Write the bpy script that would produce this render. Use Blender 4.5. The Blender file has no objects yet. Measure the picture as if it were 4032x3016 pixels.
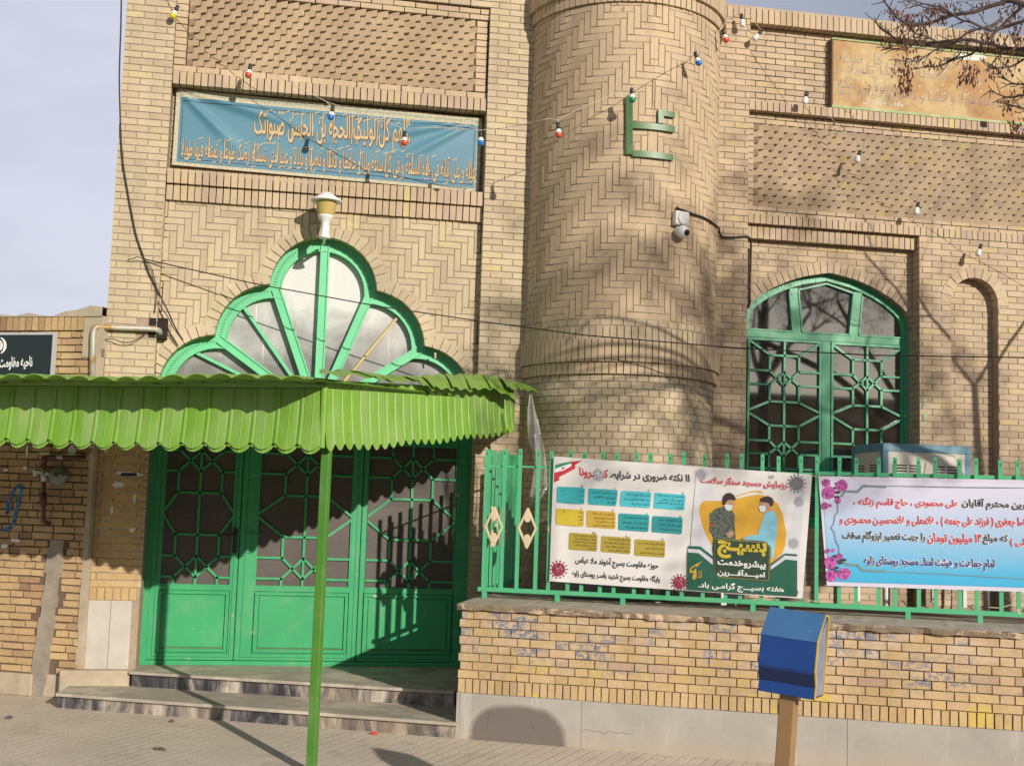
import bpy, math, random
from mathutils import Vector, Matrix
random.seed(7)
R_ = random.Random(11)
scene = bpy.context.scene
COL = scene.collection
rad = math.radians

# ------------------------------------------------------------------ camera
F_PX, CX, CY, PW, PH = 4832.28, 2016.0, 1508.0, 4032.0, 3016.0
CAM = Vector((-0.16223, -11.08706, 1.72))
RC = Matrix(((0.9832149535637535, -0.17974307928768476, 0.031317415870516785),
             (0.0487724470710885, 0.09352846682977949, -0.9944212760692365),
             (0.17581127237843341, 0.979257295781171, 0.10072509699188378)))  # rows: right, down, forward
cam_d = bpy.data.cameras.new('camera')
cam = bpy.data.objects.new('camera', cam_d)
COL.objects.link(cam)
scene.camera = cam
cam_d.sensor_width = 36.0
cam_d.sensor_fit = 'HORIZONTAL'
cam_d.lens = F_PX / PW * 36.0
cam_d.clip_start = 0.1
cam_d.clip_end = 2000
rx, dn, fw = RC[0], RC[1], RC[2]
cam.matrix_world = Matrix(((rx[0], -dn[0], -fw[0], CAM[0]), (rx[1], -dn[1], -fw[1], CAM[1]),
                           (rx[2], -dn[2], -fw[2], CAM[2]), (0, 0, 0, 1)))

# ------------------------------------------------------------------ light
SUN_AZ, SUN_EL = rad(23.2), rad(18.7)      # azimuth: from -Y (street side) towards +X
sdir = Vector((math.sin(SUN_AZ) * math.cos(SUN_EL), -math.cos(SUN_AZ) * math.cos(SUN_EL), math.sin(SUN_EL)))
sun_d = bpy.data.lights.new('sun', 'SUN')
sun_d.energy = 4.8
sun_d.angle = rad(0.53)
sun_d.color = (1.0, 0.925, 0.82)
sun = bpy.data.objects.new('sun', sun_d)
COL.objects.link(sun)
sun.rotation_euler = sdir.to_track_quat('Z', 'Y').to_euler()
sun.location = (6, -14, 9)

world = bpy.data.worlds.new('World')
scene.world = world
world.use_nodes = True
wn, wl = world.node_tree.nodes, world.node_tree.links
wn.clear()
wo = wn.new('ShaderNodeOutputWorld')
bg = wn.new('ShaderNodeBackground')
sky = wn.new('ShaderNodeTexSky')
sky.sky_type = 'NISHITA'
sky.sun_disc = False
sky.sun_elevation = SUN_EL
sky.sun_rotation = math.pi - SUN_AZ
sky.air_density = 1.0
sky.dust_density = 0.8
sky.ozone_density = 1.0
# thin cloud cover mixed into the sky
tc = wn.new('ShaderNodeTexCoord')
mp = wn.new('ShaderNodeMapping')
mp.inputs['Scale'].default_value = (1.0, 1.0, 2.6)
nz = wn.new('ShaderNodeTexNoise')
nz.inputs['Scale'].default_value = 1.5
nz.inputs['Detail'].default_value = 7
nz.inputs['Roughness'].default_value = 0.55
cr = wn.new('ShaderNodeValToRGB')
cr.color_ramp.elements[0].position = 0.40
cr.color_ramp.elements[0].color = (0.54, 0.54, 0.54, 1)
cr.color_ramp.elements[1].position = 0.66
cr.color_ramp.elements[1].color = (0.85, 0.85, 0.85, 1)
mx = wn.new('ShaderNodeMixRGB')
mx.inputs['Color2'].default_value = (12.9, 13.1, 15.2, 1)
wl.new(tc.outputs['Generated'], mp.inputs['Vector'])
wl.new(mp.outputs['Vector'], nz.inputs['Vector'])
wl.new(nz.outputs['Fac'], cr.inputs['Fac'])
sx = wn.new('ShaderNodeSeparateXYZ')
wl.new(tc.outputs['Generated'], sx.inputs[0])
el = wn.new('ShaderNodeMapRange')
el.inputs['From Min'].default_value = 0.42
el.inputs['From Max'].default_value = 0.75
el.inputs['To Min'].default_value = 1.0
el.inputs['To Max'].default_value = 0.15
wl.new(sx.outputs['Z'], el.inputs['Value'])
ex = wn.new('ShaderNodeMapRange')
ex.inputs['From Min'].default_value = 0.0
ex.inputs['From Max'].default_value = 0.45
ex.inputs['To Min'].default_value = 1.0
ex.inputs['To Max'].default_value = 0.42
wl.new(sx.outputs['X'], ex.inputs['Value'])
me_ = wn.new('ShaderNodeMath')
me_.operation = 'MULTIPLY'
wl.new(el.outputs['Result'], me_.inputs[0])
wl.new(ex.outputs['Result'], me_.inputs[1])
ml = wn.new('ShaderNodeMath')
ml.operation = 'MULTIPLY'
wl.new(cr.outputs['Color'], ml.inputs[0])
wl.new(me_.outputs[0], ml.inputs[1])
wl.new(ml.outputs[0], mx.inputs['Fac'])
wl.new(sky.outputs['Color'], mx.inputs['Color1'])
wl.new(mx.outputs['Color'], bg.inputs['Color'])
bg.inputs['Strength'].default_value = 0.060
wl.new(bg.outputs['Background'], wo.inputs['Surface'])

scene.view_settings.view_transform = 'Standard'
scene.view_settings.look = 'None'
scene.view_settings.exposure = 0.0
scene.view_settings.gamma = 1.0
scene.view_settings.use_curve_mapping = False

# ------------------------------------------------------------------ frames
BT = rad(-24.0233)
US = Vector((math.cos(BT), math.sin(BT), 0))      # along the street
NS = Vector((math.sin(BT), -math.cos(BT), 0))     # from the street wall towards the street


def ray(px, py):
    d = Vector(((px - CX) / F_PX, (py - CY) / F_PX, 1.0))
    return rx * d[0] + dn * d[1] + fw * d[2]


def FA(u, w, n):            # facade frame
    return Vector((u, -n, w))


def ST(u, w, n):            # street frame, n = distance along NS
    return US * u + NS * n + Vector((0, 0, w))


def fa(px, py, n=0.0):      # pixel of the photograph -> facade coordinates at offset n
    d = ray(px, py)
    t = (-n - CAM[1]) / d[1]
    p = CAM + d * t
    return p[0], p[2]


def st(px, py, c):
    d = ray(px, py)
    t = (c - NS.dot(CAM)) / NS.dot(d)
    p = CAM + d * t
    return US.dot(p), p[2]


def gd(px, py, z=0.0):
    d = ray(px, py)
    t = (z - CAM[2]) / d[2]
    return CAM + d * t


def dist(px, py, depth):    # point at a given depth along the view
    return CAM + ray(px, py) * depth


def left_reveal(u0):        # wall face looking towards -X at x = u0; a runs into the wall
    return lambda a, w, n: Vector((u0 - n, a, w))


def right_reveal(u0):       # wall face looking towards +X
    return lambda a, w, n: Vector((u0 + n, a, w))


MC, MR = Vector((2.85, 0.10, 0)), 0.922


def cyl(r0):
    return lambda u, w, n: Vector((MC[0] + (r0 + n) * math.sin(u / r0), MC[1] - (r0 + n) * math.cos(u / r0), w))


# ------------------------------------------------------------------ scene graph helpers
ROOT = {}


def thing(name, label, cat, loc, group=None):
    o = bpy.data.objects.new(name, None)
    COL.objects.link(o)
    o.empty_display_size = 0.2
    o.location = Vector(loc)
    o['label'] = label
    o['category'] = cat
    if group:
        o['group'] = group
    ROOT[o.name] = Vector(loc)
    return o


class MB:
    def __init__(self):
        self.v, self.f, self.m = [], [], []

    def add(self, pts, faces, mi=0):
        b = len(self.v)
        self.v += [Vector(p) for p in pts]
        for f in faces:
            self.f.append([b + i for i in f])
            self.m.append(mi)

    def prism(self, fr, poly, n0, n1, mi=0, back=False, taper=None):
        k = len(poly)
        n1s = n1 if isinstance(n1, (list, tuple)) else [n1] * k
        pts = [fr(p[0], p[1], n0) for p in poly] + [fr(p[0], p[1], n1s[i]) for i, p in enumerate(poly)]
        fs = [list(range(k, 2 * k))]
        for i in range(k):
            j = (i + 1) % k
            fs.append([i, j, k + j, k + i])
        if back:
            fs.append(list(range(k - 1, -1, -1)))
        self.add(pts, fs, mi)

    def box(self, fr, u0, u1, w0, w1, n0, n1, mi=0):
        self.prism(fr, [(u0, w0), (u1, w0), (u1, w1), (u0, w1)], n0, n1, mi, True)

    def quad(self, fr, u0, u1, w0, w1, n, mi=0):
        self.add([fr(u0, w0, n), fr(u1, w0, n), fr(u1, w1, n), fr(u0, w1, n)], [[0, 1, 2, 3]], mi)

    def bar(self, fr, p, q, wd, n0, n1, mi=0, ext=0.0):
        dx, dy = q[0] - p[0], q[1] - p[1]
        L = math.hypot(dx, dy) or 1e-6
        dx, dy = dx / L, dy / L
        a = (p[0] - dx * ext, p[1] - dy * ext)
        b = (q[0] + dx * ext, q[1] + dy * ext)
        h = wd / 2
        self.prism(fr, [(a[0] + dy * h, a[1] - dx * h), (b[0] + dy * h, b[1] - dx * h),
                        (b[0] - dy * h, b[1] + dx * h), (a[0] - dy * h, a[1] + dx * h)], n0, n1, mi, True)

    def tube(self, pts, r, k=8, mi=0, cap=True):
        pts = [Vector(p) for p in pts]
        rs = r if isinstance(r, (list, tuple)) else [r] * len(pts)
        rings = []
        prev = None
        for i, p in enumerate(pts):
            t = (pts[min(i + 1, len(pts) - 1)] - pts[max(i - 1, 0)])
            if t.length < 1e-9:
                t = Vector((0, 0, 1))
            t.normalize()
            if prev is None:
                a = Vector((0, 0, 1)) if abs(t.z) < 0.9 else Vector((1, 0, 0))
                x = t.cross(a).normalized()
            else:
                x = (prev - t * prev.dot(t))
                x = x.normalized() if x.length > 1e-6 else t.cross(Vector((1, 0, 0))).normalized()
            prev = x
            y = t.cross(x)
            rings.append([p + (x * math.cos(2 * math.pi * j / k) + y * math.sin(2 * math.pi * j / k)) * rs[i] for j in range(k)])
        vs = [v for rg in rings for v in rg]
        fs = []
        for i in range(len(rings) - 1):
            for j in range(k):
                j2 = (j + 1) % k
                fs.append([i * k + j, i * k + j2, (i + 1) * k + j2, (i + 1) * k + j])
        if cap:
            fs.append(list(range(k - 1, -1, -1)))
            fs.append([(len(rings) - 1) * k + j for j in range(k)])
        self.add(vs, fs, mi)

    def lathe(self, base, axis, prof, k=20, mi=0):
        axis = Vector(axis).normalized()
        a = Vector((0, 0, 1)) if abs(axis.z) < 0.9 else Vector((1, 0, 0))
        x = axis.cross(a).normalized()
        y = axis.cross(x)
        base = Vector(base)
        vs, fs = [], []
        for (r, h) in prof:
            for j in range(k):
                an = 2 * math.pi * j / k
                vs.append(base + axis * h + (x * math.cos(an) + y * math.sin(an)) * max(r, 1e-4))
        for i in range(len(prof) - 1):
            for j in range(k):
                j2 = (j + 1) % k
                fs.append([i * k + j, i * k + j2, (i + 1) * k + j2, (i + 1) * k + j])
        fs.append(list(range(k)))
        fs.append([(len(prof) - 1) * k + j for j in range(k)])
        self.add(vs, fs, mi)

    def build(self, name, mats, parent=None, smooth=False, loc=None, bevel=None):
        if not isinstance(mats, (list, tuple)):
            mats = [mats]
        me = bpy.data.meshes.new(name)
        base = Vector((0, 0, 0))
        r = parent
        while r is not None:
            if r.name in ROOT:
                base = ROOT[r.name]
            r = r.parent
        if parent is None:
            base = Vector(loc) if loc is not None else (sum(self.v, Vector()) / max(1, len(self.v)))
        me.from_pydata([tuple(p - base) for p in self.v], [], self.f)
        for m in mats:
            me.materials.append(m)
        me.polygons.foreach_set('material_index', self.m)
        if smooth:
            me.polygons.foreach_set('use_smooth', [True] * len(self.f))
        me.update()
        import bmesh
        bm = bmesh.new()
        bm.from_mesh(me)
        bmesh.ops.recalc_face_normals(bm, faces=bm.faces)
        bm.to_mesh(me)
        bm.free()
        o = bpy.data.objects.new(name, me)
        COL.objects.link(o)
        if parent is not None:
            o.parent = parent
        else:
            o.location = base
        if bevel:
            md = o.modifiers.new('bevel', 'BEVEL')
            md.width = bevel
            md.segments = 2
            md.limit_method = 'ANGLE'
        return o


def tag(o, label=None, cat=None, group=None, kind=None):
    if label:
        o['label'] = label
    if cat:
        o['category'] = cat
    if group:
        o['group'] = group
    if kind:
        o['kind'] = kind
    return o


# ------------------------------------------------------------------ materials
def new_mat(name):
    m = bpy.data.materials.new(name)
    m.use_nodes = True
    nt = m.node_tree
    return m, nt, nt.nodes['Principled BSDF']


def ramp(nt, fac, stops):
    r = nt.nodes.new('ShaderNodeValToRGB')
    e = r.color_ramp.elements
    while len(e) < len(stops):
        e.new(0.5)
    for i, (p, c) in enumerate(stops):
        e[i].position = p
        e[i].color = (c[0], c[1], c[2], 1)
    nt.links.new(fac, r.inputs['Fac'])
    return r.outputs['Color']


def noise(nt, scale, detail=4, rough=0.6, vec=None, dist_=0.0):
    n = nt.nodes.new('ShaderNodeTexNoise')
    n.inputs['Scale'].default_value = scale
    n.inputs['Detail'].default_value = detail
    n.inputs['Roughness'].default_value = rough
    n.inputs['Distortion'].default_value = dist_
    if vec is None:
        vec = coord(nt)
    nt.links.new(vec, n.inputs['Vector'])
    return n.outputs['Fac']


def coord(nt, scale=None, rot=None):
    for n in nt.nodes:
        if n.bl_idname == 'ShaderNodeNewGeometry':
            g = n
            break
    else:
        g = nt.nodes.new('ShaderNodeNewGeometry')
    out = g.outputs['Position']
    if scale or rot:
        m = nt.nodes.new('ShaderNodeMapping')
        if scale:
            m.inputs['Scale'].default_value = scale
        if rot:
            m.inputs['Rotation'].default_value = rot
        nt.links.new(out, m.inputs['Vector'])
        out = m.outputs['Vector']
    return out


def mix(nt, fac, a, b, mode='MIX'):
    m = nt.nodes.new('ShaderNodeMixRGB')
    m.blend_type = mode
    for key, val in (('Fac', fac), ('Color1', a), ('Color2', b)):
        if isinstance(val, (int, float)):
            m.inputs[key].default_value = val if key == 'Fac' else (val, val, val, 1)
        elif isinstance(val, (tuple, list)):
            m.inputs[key].default_value = (val[0], val[1], val[2], 1)
        else:
            nt.links.new(val, m.inputs[key])
    return m.outputs['Color']


def mth(nt, op, a, b=None, clamp=False):
    m = nt.nodes.new('ShaderNodeMath')
    m.operation = op
    m.use_clamp = clamp
    for i, val in enumerate((a, b)):
        if val is None:
            continue
        if isinstance(val, (int, float)):
            m.inputs[i].default_value = val
        else:
            nt.links.new(val, m.inputs[i])
    return m.outputs[0]


def bump(nt, bs, h, strength=0.3, d=0.01):
    b = nt.nodes.new('ShaderNodeBump')
    b.inputs['Strength'].default_value = strength
    b.inputs['Distance'].default_value = d
    nt.links.new(h, b.inputs['Height'])
    nt.links.new(b.outputs['Normal'], bs.inputs['Normal'])


def island(nt):
    coord(nt)
    for n in nt.nodes:
        if n.bl_idname == 'ShaderNodeNewGeometry':
            return n.outputs['Random Per Island']


def sep_z(nt):
    s = nt.nodes.new('ShaderNodeSeparateXYZ')
    nt.links.new(coord(nt), s.inputs[0])
    return s.outputs


def brick_mat(name, stops, blotch=None, rough=0.85, fine=0.18, stain=None):
    m, nt, bs = new_mat(name)
    c = ramp(nt, island(nt), stops)
    big = noise(nt, 1.3, 5, 0.6)
    c = mix(nt, 1.0, c, ramp(nt, big, [(0.3, (0.84, 0.83, 0.82)), (0.7, (1.08, 1.06, 1.02))]), 'MULTIPLY')
    st_ = noise(nt, 1.5, 6, 0.62, coord(nt, (1.6, 1.6, 0.22)))
    c = mix(nt, 1.0, c, ramp(nt, st_, [(0.35, (0.86, 0.85, 0.84)), (0.55, (1.02, 1.02, 1.02))]), 'MULTIPLY')
    fi = noise(nt, 60, 5, 0.7)
    c = mix(nt, 1.0, c, ramp(nt, fi, [(0.25, (1 - fine,) * 3), (0.75, (1 + fine * 0.5,) * 3)]), 'MULTIPLY')
    if blotch:       # pale yellow glazed blotches on single bricks
        f = mth(nt, 'MULTIPLY', mth(nt, 'GREATER_THAN', mth(nt, 'FRACT', mth(nt, 'MULTIPLY', island(nt), 17.3)), 1 - blotch[1]),
                ramp(nt, noise(nt, 9, 3), [(0.35, (0, 0, 0)), (0.6, (1, 1, 1))]))
        c = mix(nt, f, c, blotch[0])
    if stain:
        c = stain(nt, c)
    nt.links.new(c, bs.inputs['Base Color'])
    bs.inputs['Roughness'].default_value = rough
    bump(nt, bs, fi, 0.35, 0.004)
    return m


def plain(name, col, rough=0.6, metal=0.0, var=0.12, scale=6.0, bumps=0.0, spec=None, dirt=None, coat=0.0):
    m, nt, bs = new_mat(name)
    n1 = noise(nt, scale, 5, 0.6)
    c = mix(nt, 1.0, col, ramp(nt, n1, [(0.3, (1 - var,) * 3), (0.7, (1 + var * 0.6,) * 3)]), 'MULTIPLY')
    if dirt:
        n2 = noise(nt, dirt[1], 6, 0.65)
        f = ramp(nt, n2, [(dirt[2], (0, 0, 0)), (min(1, dirt[2] + 0.1), (1, 1, 1))])
        c = mix(nt, f, c, dirt[0])
    nt.links.new(c, bs.inputs['Base Color'])
    bs.inputs['Roughness'].default_value = rough
    bs.inputs['Metallic'].default_value = metal
    if spec is not None:
        bs.inputs['Specular IOR Level'].default_value = spec
    if coat:
        bs.inputs['Coat Weight'].default_value = coat
    if bumps:
        bump(nt, bs, noise(nt, scale * 8, 4), bumps, 0.004)
    return m


M = {}
# cream facing bricks of the mosque
M['brick'] = brick_mat('cream_brick', [(0.0, (0.451, 0.360, 0.249)), (0.35, (0.505, 0.413, 0.287)), (0.7, (0.541, 0.446, 0.304)), (1.0, (0.497, 0.413, 0.265))],
                       blotch=((0.51, 0.42, 0.22), 0.05))
M['brick_rose'] = brick_mat('tan_brick', [(0.0, (0.489, 0.372, 0.249)), (0.5, (0.545, 0.420, 0.278)), (1.0, (0.514, 0.403, 0.259))],
                            blotch=((0.50, 0.40, 0.22), 0.03))
M['brick_yellow'] = brick_mat('yellow_soldier_brick', [(0.0, (0.446, 0.335, 0.252)), (0.4, (0.503, 0.388, 0.270)), (0.75, (0.513, 0.403, 0.246)), (1.0, (0.475, 0.369, 0.282))],
                              blotch=((0.51, 0.41, 0.18), 0.08))
M['brick_right'] = brick_mat('ochre_brick', [(0.0, (0.424, 0.324, 0.228)), (0.4, (0.483, 0.375, 0.262)), (0.8, (0.523, 0.410, 0.278)), (1.0, (0.474, 0.375, 0.228))],
                             blotch=((0.47, 0.37, 0.17), 0.06))
M['mortar'] = plain('mortar', (0.335, 0.255, 0.18), 0.95, var=0.2, scale=9, bumps=0.3)
M['mortar_dark'] = plain('dark_mortar', (0.155, 0.105, 0.07), 0.95, var=0.25, scale=9, bumps=0.3)


def wall_stain(nt, c):
    s = sep_z(nt)
    z = s[2]
    up = ramp(nt, z, [(0.5, (0, 0, 0)), (0.62, (1, 1, 1))])
    reg = ramp(nt, noise(nt, 2.6, 3, 0.5), [(0.44, (0, 0, 0)), (0.56, (1, 1, 1))])
    rnd = ramp(nt, mth(nt, 'FRACT', mth(nt, 'MULTIPLY', island(nt), 7.7)), [(0.30, (0, 0, 0)), (0.50, (1, 1, 1))])
    nb = noise(nt, 21, 8, 0.72, coord(nt, (1.0, 1.0, 1.6)), 0.5)
    blue = mth(nt, 'MULTIPLY', mth(nt, 'MULTIPLY', ramp(nt, nb, [(0.465, (0, 0, 0)), (0.54, (1, 1, 1))]), reg), mth(nt, 'MULTIPLY', up, rnd))
    nw = noise(nt, 5.0, 8, 0.72, coord(nt, (1.0, 1.0, 2.2)))
    wh = mth(nt, 'MULTIPLY', ramp(nt, nw, [(0.47, (0, 0, 0)), (0.62, (0.7, 0.7, 0.7))]), ramp(nt, z, [(0.6, (0, 0, 0)), (0.85, (1, 1, 1))]))
    c = mix(nt, wh, c, (0.58, 0.46, 0.36))
    c = mix(nt, mth(nt, 'MULTIPLY', blue, 0.85), c, (0.10, 0.15, 0.26))
    ny = noise(nt, 3.1, 5, 0.6, coord(nt, (1.3, 1.3, 1.3)))
    ye = mth(nt, 'MULTIPLY', ramp(nt, ny, [(0.58, (0, 0, 0)), (0.66, (0.8, 0.8, 0.8))]), ramp(nt, z, [(0.5, (1, 1, 1)), (0.62, (0, 0, 0))]))
    return mix(nt, ye, c, (0.58, 0.43, 0.09))


M['brick_wall'] = brick_mat('garden_wall_brick', [(0.0, (0.503, 0.353, 0.173)), (0.3, (0.576, 0.419, 0.215)), (0.6, (0.555, 0.399, 0.236)), (0.85, (0.524, 0.384, 0.189)), (1.0, (0.471, 0.328, 0.221))],
                            stain=wall_stain, fine=0.22)


def house_stain(nt, c):
    nw = noise(nt, 4.0, 8, 0.75)
    wh = ramp(nt, nw, [(0.66, (0, 0, 0)), (0.72, (0.8, 0.8, 0.8))])
    return mix(nt, wh, c, (0.62, 0.58, 0.55))


M['brick_house'] = brick_mat('old_house_brick', [(0.0, (0.36, 0.225, 0.13)), (0.2, (0.48, 0.325, 0.17)), (0.6, (0.54, 0.385, 0.20)), (0.9, (0.48, 0.34, 0.18)), (1.0, (0.28, 0.17, 0.115))],
                             stain=house_stain, fine=0.3)
M['brick_pier'] = brick_mat('pier_brick_with_poster_remains', [(0.0, (0.47, 0.31, 0.15)), (0.5, (0.53, 0.375, 0.18)), (1.0, (0.50, 0.35, 0.17))],
                            stain=house_stain, fine=0.25)


def green_paint(name, col, rough=0.42, rust=0.62):
    m, nt, bs = new_mat(name)
    a = noise(nt, 2.2, 4)
    c = mix(nt, 1.0, col, ramp(nt, a, [(0.3, (0.86, 0.9, 0.9)), (0.7, (1.12, 1.06, 1.06))]), 'MULTIPLY')
    b = noise(nt, 26, 6, 0.7)
    f = ramp(nt, b, [(rust, (0, 0, 0)), (rust + 0.07, (1, 1, 1))])
    g = ramp(nt, noise(nt, 1.7, 3), [(0.5, (0, 0, 0)), (0.62, (1, 1, 1))])
    c = mix(nt, mth(nt, 'MULTIPLY', mth(nt, 'MULTIPLY', f, g), 0.75), c, (0.22, 0.17, 0.06))
    ch = noise(nt, 11, 3, 0.45, coord(nt, (1, 1, 1.2)))
    c = mix(nt, ramp(nt, ch, [(0.735, (0, 0, 0)), (0.75, (1, 1, 1))]), c, (0.48, 0.42, 0.33))
    hz = noise(nt, 5, 7, 0.7)
    c = mix(nt, ramp(nt, hz, [(0.5, (0, 0, 0)), (0.75, (0.22, 0.22, 0.22))]), c, (0.30, 0.36, 0.24))
    nt.links.new(c, bs.inputs['Base Color'])
    bs.inputs['Roughness'].default_value = rough
    bump(nt, bs, noise(nt, 14, 3), 0.12, 0.004)
    return m


M['green'] = green_paint('green_door_paint', (0.033, 0.33, 0.125))
M['green_light'] = green_paint('pale_green_frame_paint', (0.12, 0.52, 0.25), rust=0.68)
M['green_win'] = green_paint('green_window_paint', (0.05, 0.34, 0.16))
M['green_fence'] = green_paint('green_fence_paint', (0.08, 0.42, 0.20), rust=0.58)
M['groove'] = plain('dark_green_groove', (0.03, 0.10, 0.05), 0.6)


def canopy_mat():
    m, nt, bs = new_mat('lime_green_sheet_metal')
    a = noise(nt, 3.0, 4)
    c = ramp(nt, a, [(0.3, (0.125, 0.285, 0.016)), (0.7, (0.175, 0.355, 0.030))])
    d = noise(nt, 2.0, 6, 0.65, coord(nt, (3, 3, 0.8)))
    c = mix(nt, ramp(nt, d, [(0.40, (0, 0, 0)), (0.70, (0.7, 0.7, 0.7))]), c, (0.27, 0.37, 0.14))
    ru = noise(nt, 19, 6, 0.7)
    c = mix(nt, ramp(nt, ru, [(0.66, (0, 0, 0)), (0.72, (0.7, 0.7, 0.7))]), c, (0.20, 0.15, 0.05))
    du = noise(nt, 6, 5, 0.65, coord(nt, (1.5, 1.5, 0.5)))
    c = mix(nt, ramp(nt, du, [(0.55, (0, 0, 0)), (0.8, (0.35, 0.35, 0.35))]), c, (0.36, 0.38, 0.22))
    nt.links.new(c, bs.inputs['Base Color'])
    bs.inputs['Roughness'].default_value = 0.45
    bump(nt, bs, noise(nt, 5, 3), 0.1, 0.01)
    return m


M['canopy'] = canopy_mat()
M['post'] = green_paint('canopy_post_paint', (0.065, 0.20, 0.022), rust=0.6)
M['cream'] = plain('cream_ornament_paint', (0.62, 0.52, 0.34), 0.5, dirt=((0.35, 0.2, 0.1), 20, 0.66))
M['concrete'] = plain('concrete', (0.40, 0.345, 0.27), 0.95, var=0.25, scale=5, bumps=0.4, dirt=((0.30, 0.25, 0.19), 3, 0.55))
M['cement'] = plain('cement_render', (0.42, 0.345, 0.25), 0.95, var=0.2, scale=7, bumps=0.35)


def coping_front():
    m, nt, bs = new_mat('flaking_coping')
    a = noise(nt, 4.5, 7, 0.68, coord(nt, (1, 1, 2.0)))
    f = ramp(nt, a, [(0.47, (0, 0, 0)), (0.50, (1, 1, 1))])
    c = mix(nt, f, (0.56, 0.41, 0.28), (0.27, 0.21, 0.14))
    b = noise(nt, 45, 5, 0.7)
    c = mix(nt, 1.0, c, ramp(nt, b, [(0.3, (0.72, 0.72, 0.72)), (0.7, (1.1, 1.1, 1.1))]), 'MULTIPLY')
    nt.links.new(c, bs.inputs['Base Color'])
    bs.inputs['Roughness'].default_value = 0.95
    bump(nt, bs, mix(nt, 0.5, f, b), 0.8, 0.012)
    return m


M['chase'] = plain('grey_chase_cement', (0.30, 0.255, 0.20), 0.95, var=0.25, scale=8, bumps=0.4)
M['coping'] = coping_front()


def plinth_mat():
    m, nt, bs = new_mat('grey_plinth_slab')
    a = noise(nt, 3, 6, 0.6)
    c = ramp(nt, a, [(0.3, (0.33, 0.305, 0.27)), (0.7, (0.43, 0.395, 0.345))])
    ve = noise(nt, 2.0, 5, 0.7, coord(nt, (3, 3, 0.35)))
    c = mix(nt, ramp(nt, ve, [(0.60, (0, 0, 0)), (0.64, (0.35, 0.35, 0.35))]), c, (0.58, 0.54, 0.48))
    fi = noise(nt, 90, 3, 0.7, coord(nt, (1, 1, 3)))
    c = mix(nt, 1.0, c, ramp(nt, fi, [(0.3, (0.88,) * 3), (0.7, (1.06,) * 3)]), 'MULTIPLY')
    # splashed mud along the foot, and one dark dome-shaped patch near the steps
    s = sep_z(nt)
    foot = ramp(nt, mth(nt, 'ADD', s[2], mth(nt, 'MULTIPLY', noise(nt, 6, 4), 0.12)), [(0.06, (1, 1, 1)), (0.2, (0, 0, 0))])
    c = mix(nt, mth(nt, 'MULTIPLY', foot, 0.6), c, (0.42, 0.335, 0.23))
    dx = mth(nt, 'DIVIDE', mth(nt, 'SUBTRACT', s[0], 1.587), 0.352)
    dz = mth(nt, 'DIVIDE', mth(nt, 'ADD', s[2], 0.10), 0.385)
    dx2, dz2 = mth(nt, 'POWER', mth(nt, 'ABSOLUTE', dx), 3.0), mth(nt, 'POWER', mth(nt, 'ABSOLUTE', dz), 3.0)
    rr = mth(nt, 'ADD', mth(nt, 'ADD', dx2, dz2), mth(nt, 'MULTIPLY', mth(nt, 'SUBTRACT', noise(nt, 7, 5), 0.5), 0.35))
    dark_dome = ramp(nt, rr, [(0.72, (1, 1, 1)), (1.02, (0, 0, 0))])
    c = mix(nt, mth(nt, 'MULTIPLY', dark_dome, 0.88), c, (0.125, 0.105, 0.092))
    nt.links.new(c, bs.inputs['Base Color'])
    bs.inputs['Roughness'].default_value = 0.8
    bump(nt, bs, fi, 0.2, 0.003)
    return m


M['plinth'] = plinth_mat()
M['slab'] = plain('grey_marble_slab', (0.46, 0.42, 0.365), 0.7, var=0.15, scale=4, dirt=((0.6, 0.55, 0.48), 6, 0.62))


def marble_mat():
    m, nt, bs = new_mat('streaked_marble')
    v = coord(nt, (1.0, 1.0, 0.30), (0, rad(14), 0))
    w1 = noise(nt, 3.4, 10, 0.68, v, 1.1)
    c = ramp(nt, w1, [(0.40, (0.035, 0.037, 0.045)), (0.475, (0.11, 0.105, 0.11)), (0.53, (0.27, 0.24, 0.205)), (0.60, (0.46, 0.40, 0.32)), (0.72, (0.64, 0.58, 0.49))])
    fine = noise(nt, 26, 6, 0.7, v, 0.8)
    c = mix(nt, 1.0, c, ramp(nt, fine, [(0.3, (0.6, 0.6, 0.62)), (0.65, (1.15, 1.13, 1.1))]), 'MULTIPLY')
    w2 = noise(nt, 1.6, 6, 0.6, coord(nt, (1, 1, 0.6)))
    c = mix(nt, ramp(nt, w2, [(0.5, (0, 0, 0)), (0.62, (0.5, 0.5, 0.5))]), c, (0.36, 0.27, 0.17))
    nt.links.new(c, bs.inputs['Base Color'])
    bs.inputs['Roughness'].default_value = 0.4
    return m


M['marble'] = marble_mat()
M['tread'] = plain('dusty_stone_tread', (0.39, 0.34, 0.275), 0.85, var=0.18, scale=5, dirt=((0.52, 0.45, 0.36), 2.5, 0.5))


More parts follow.
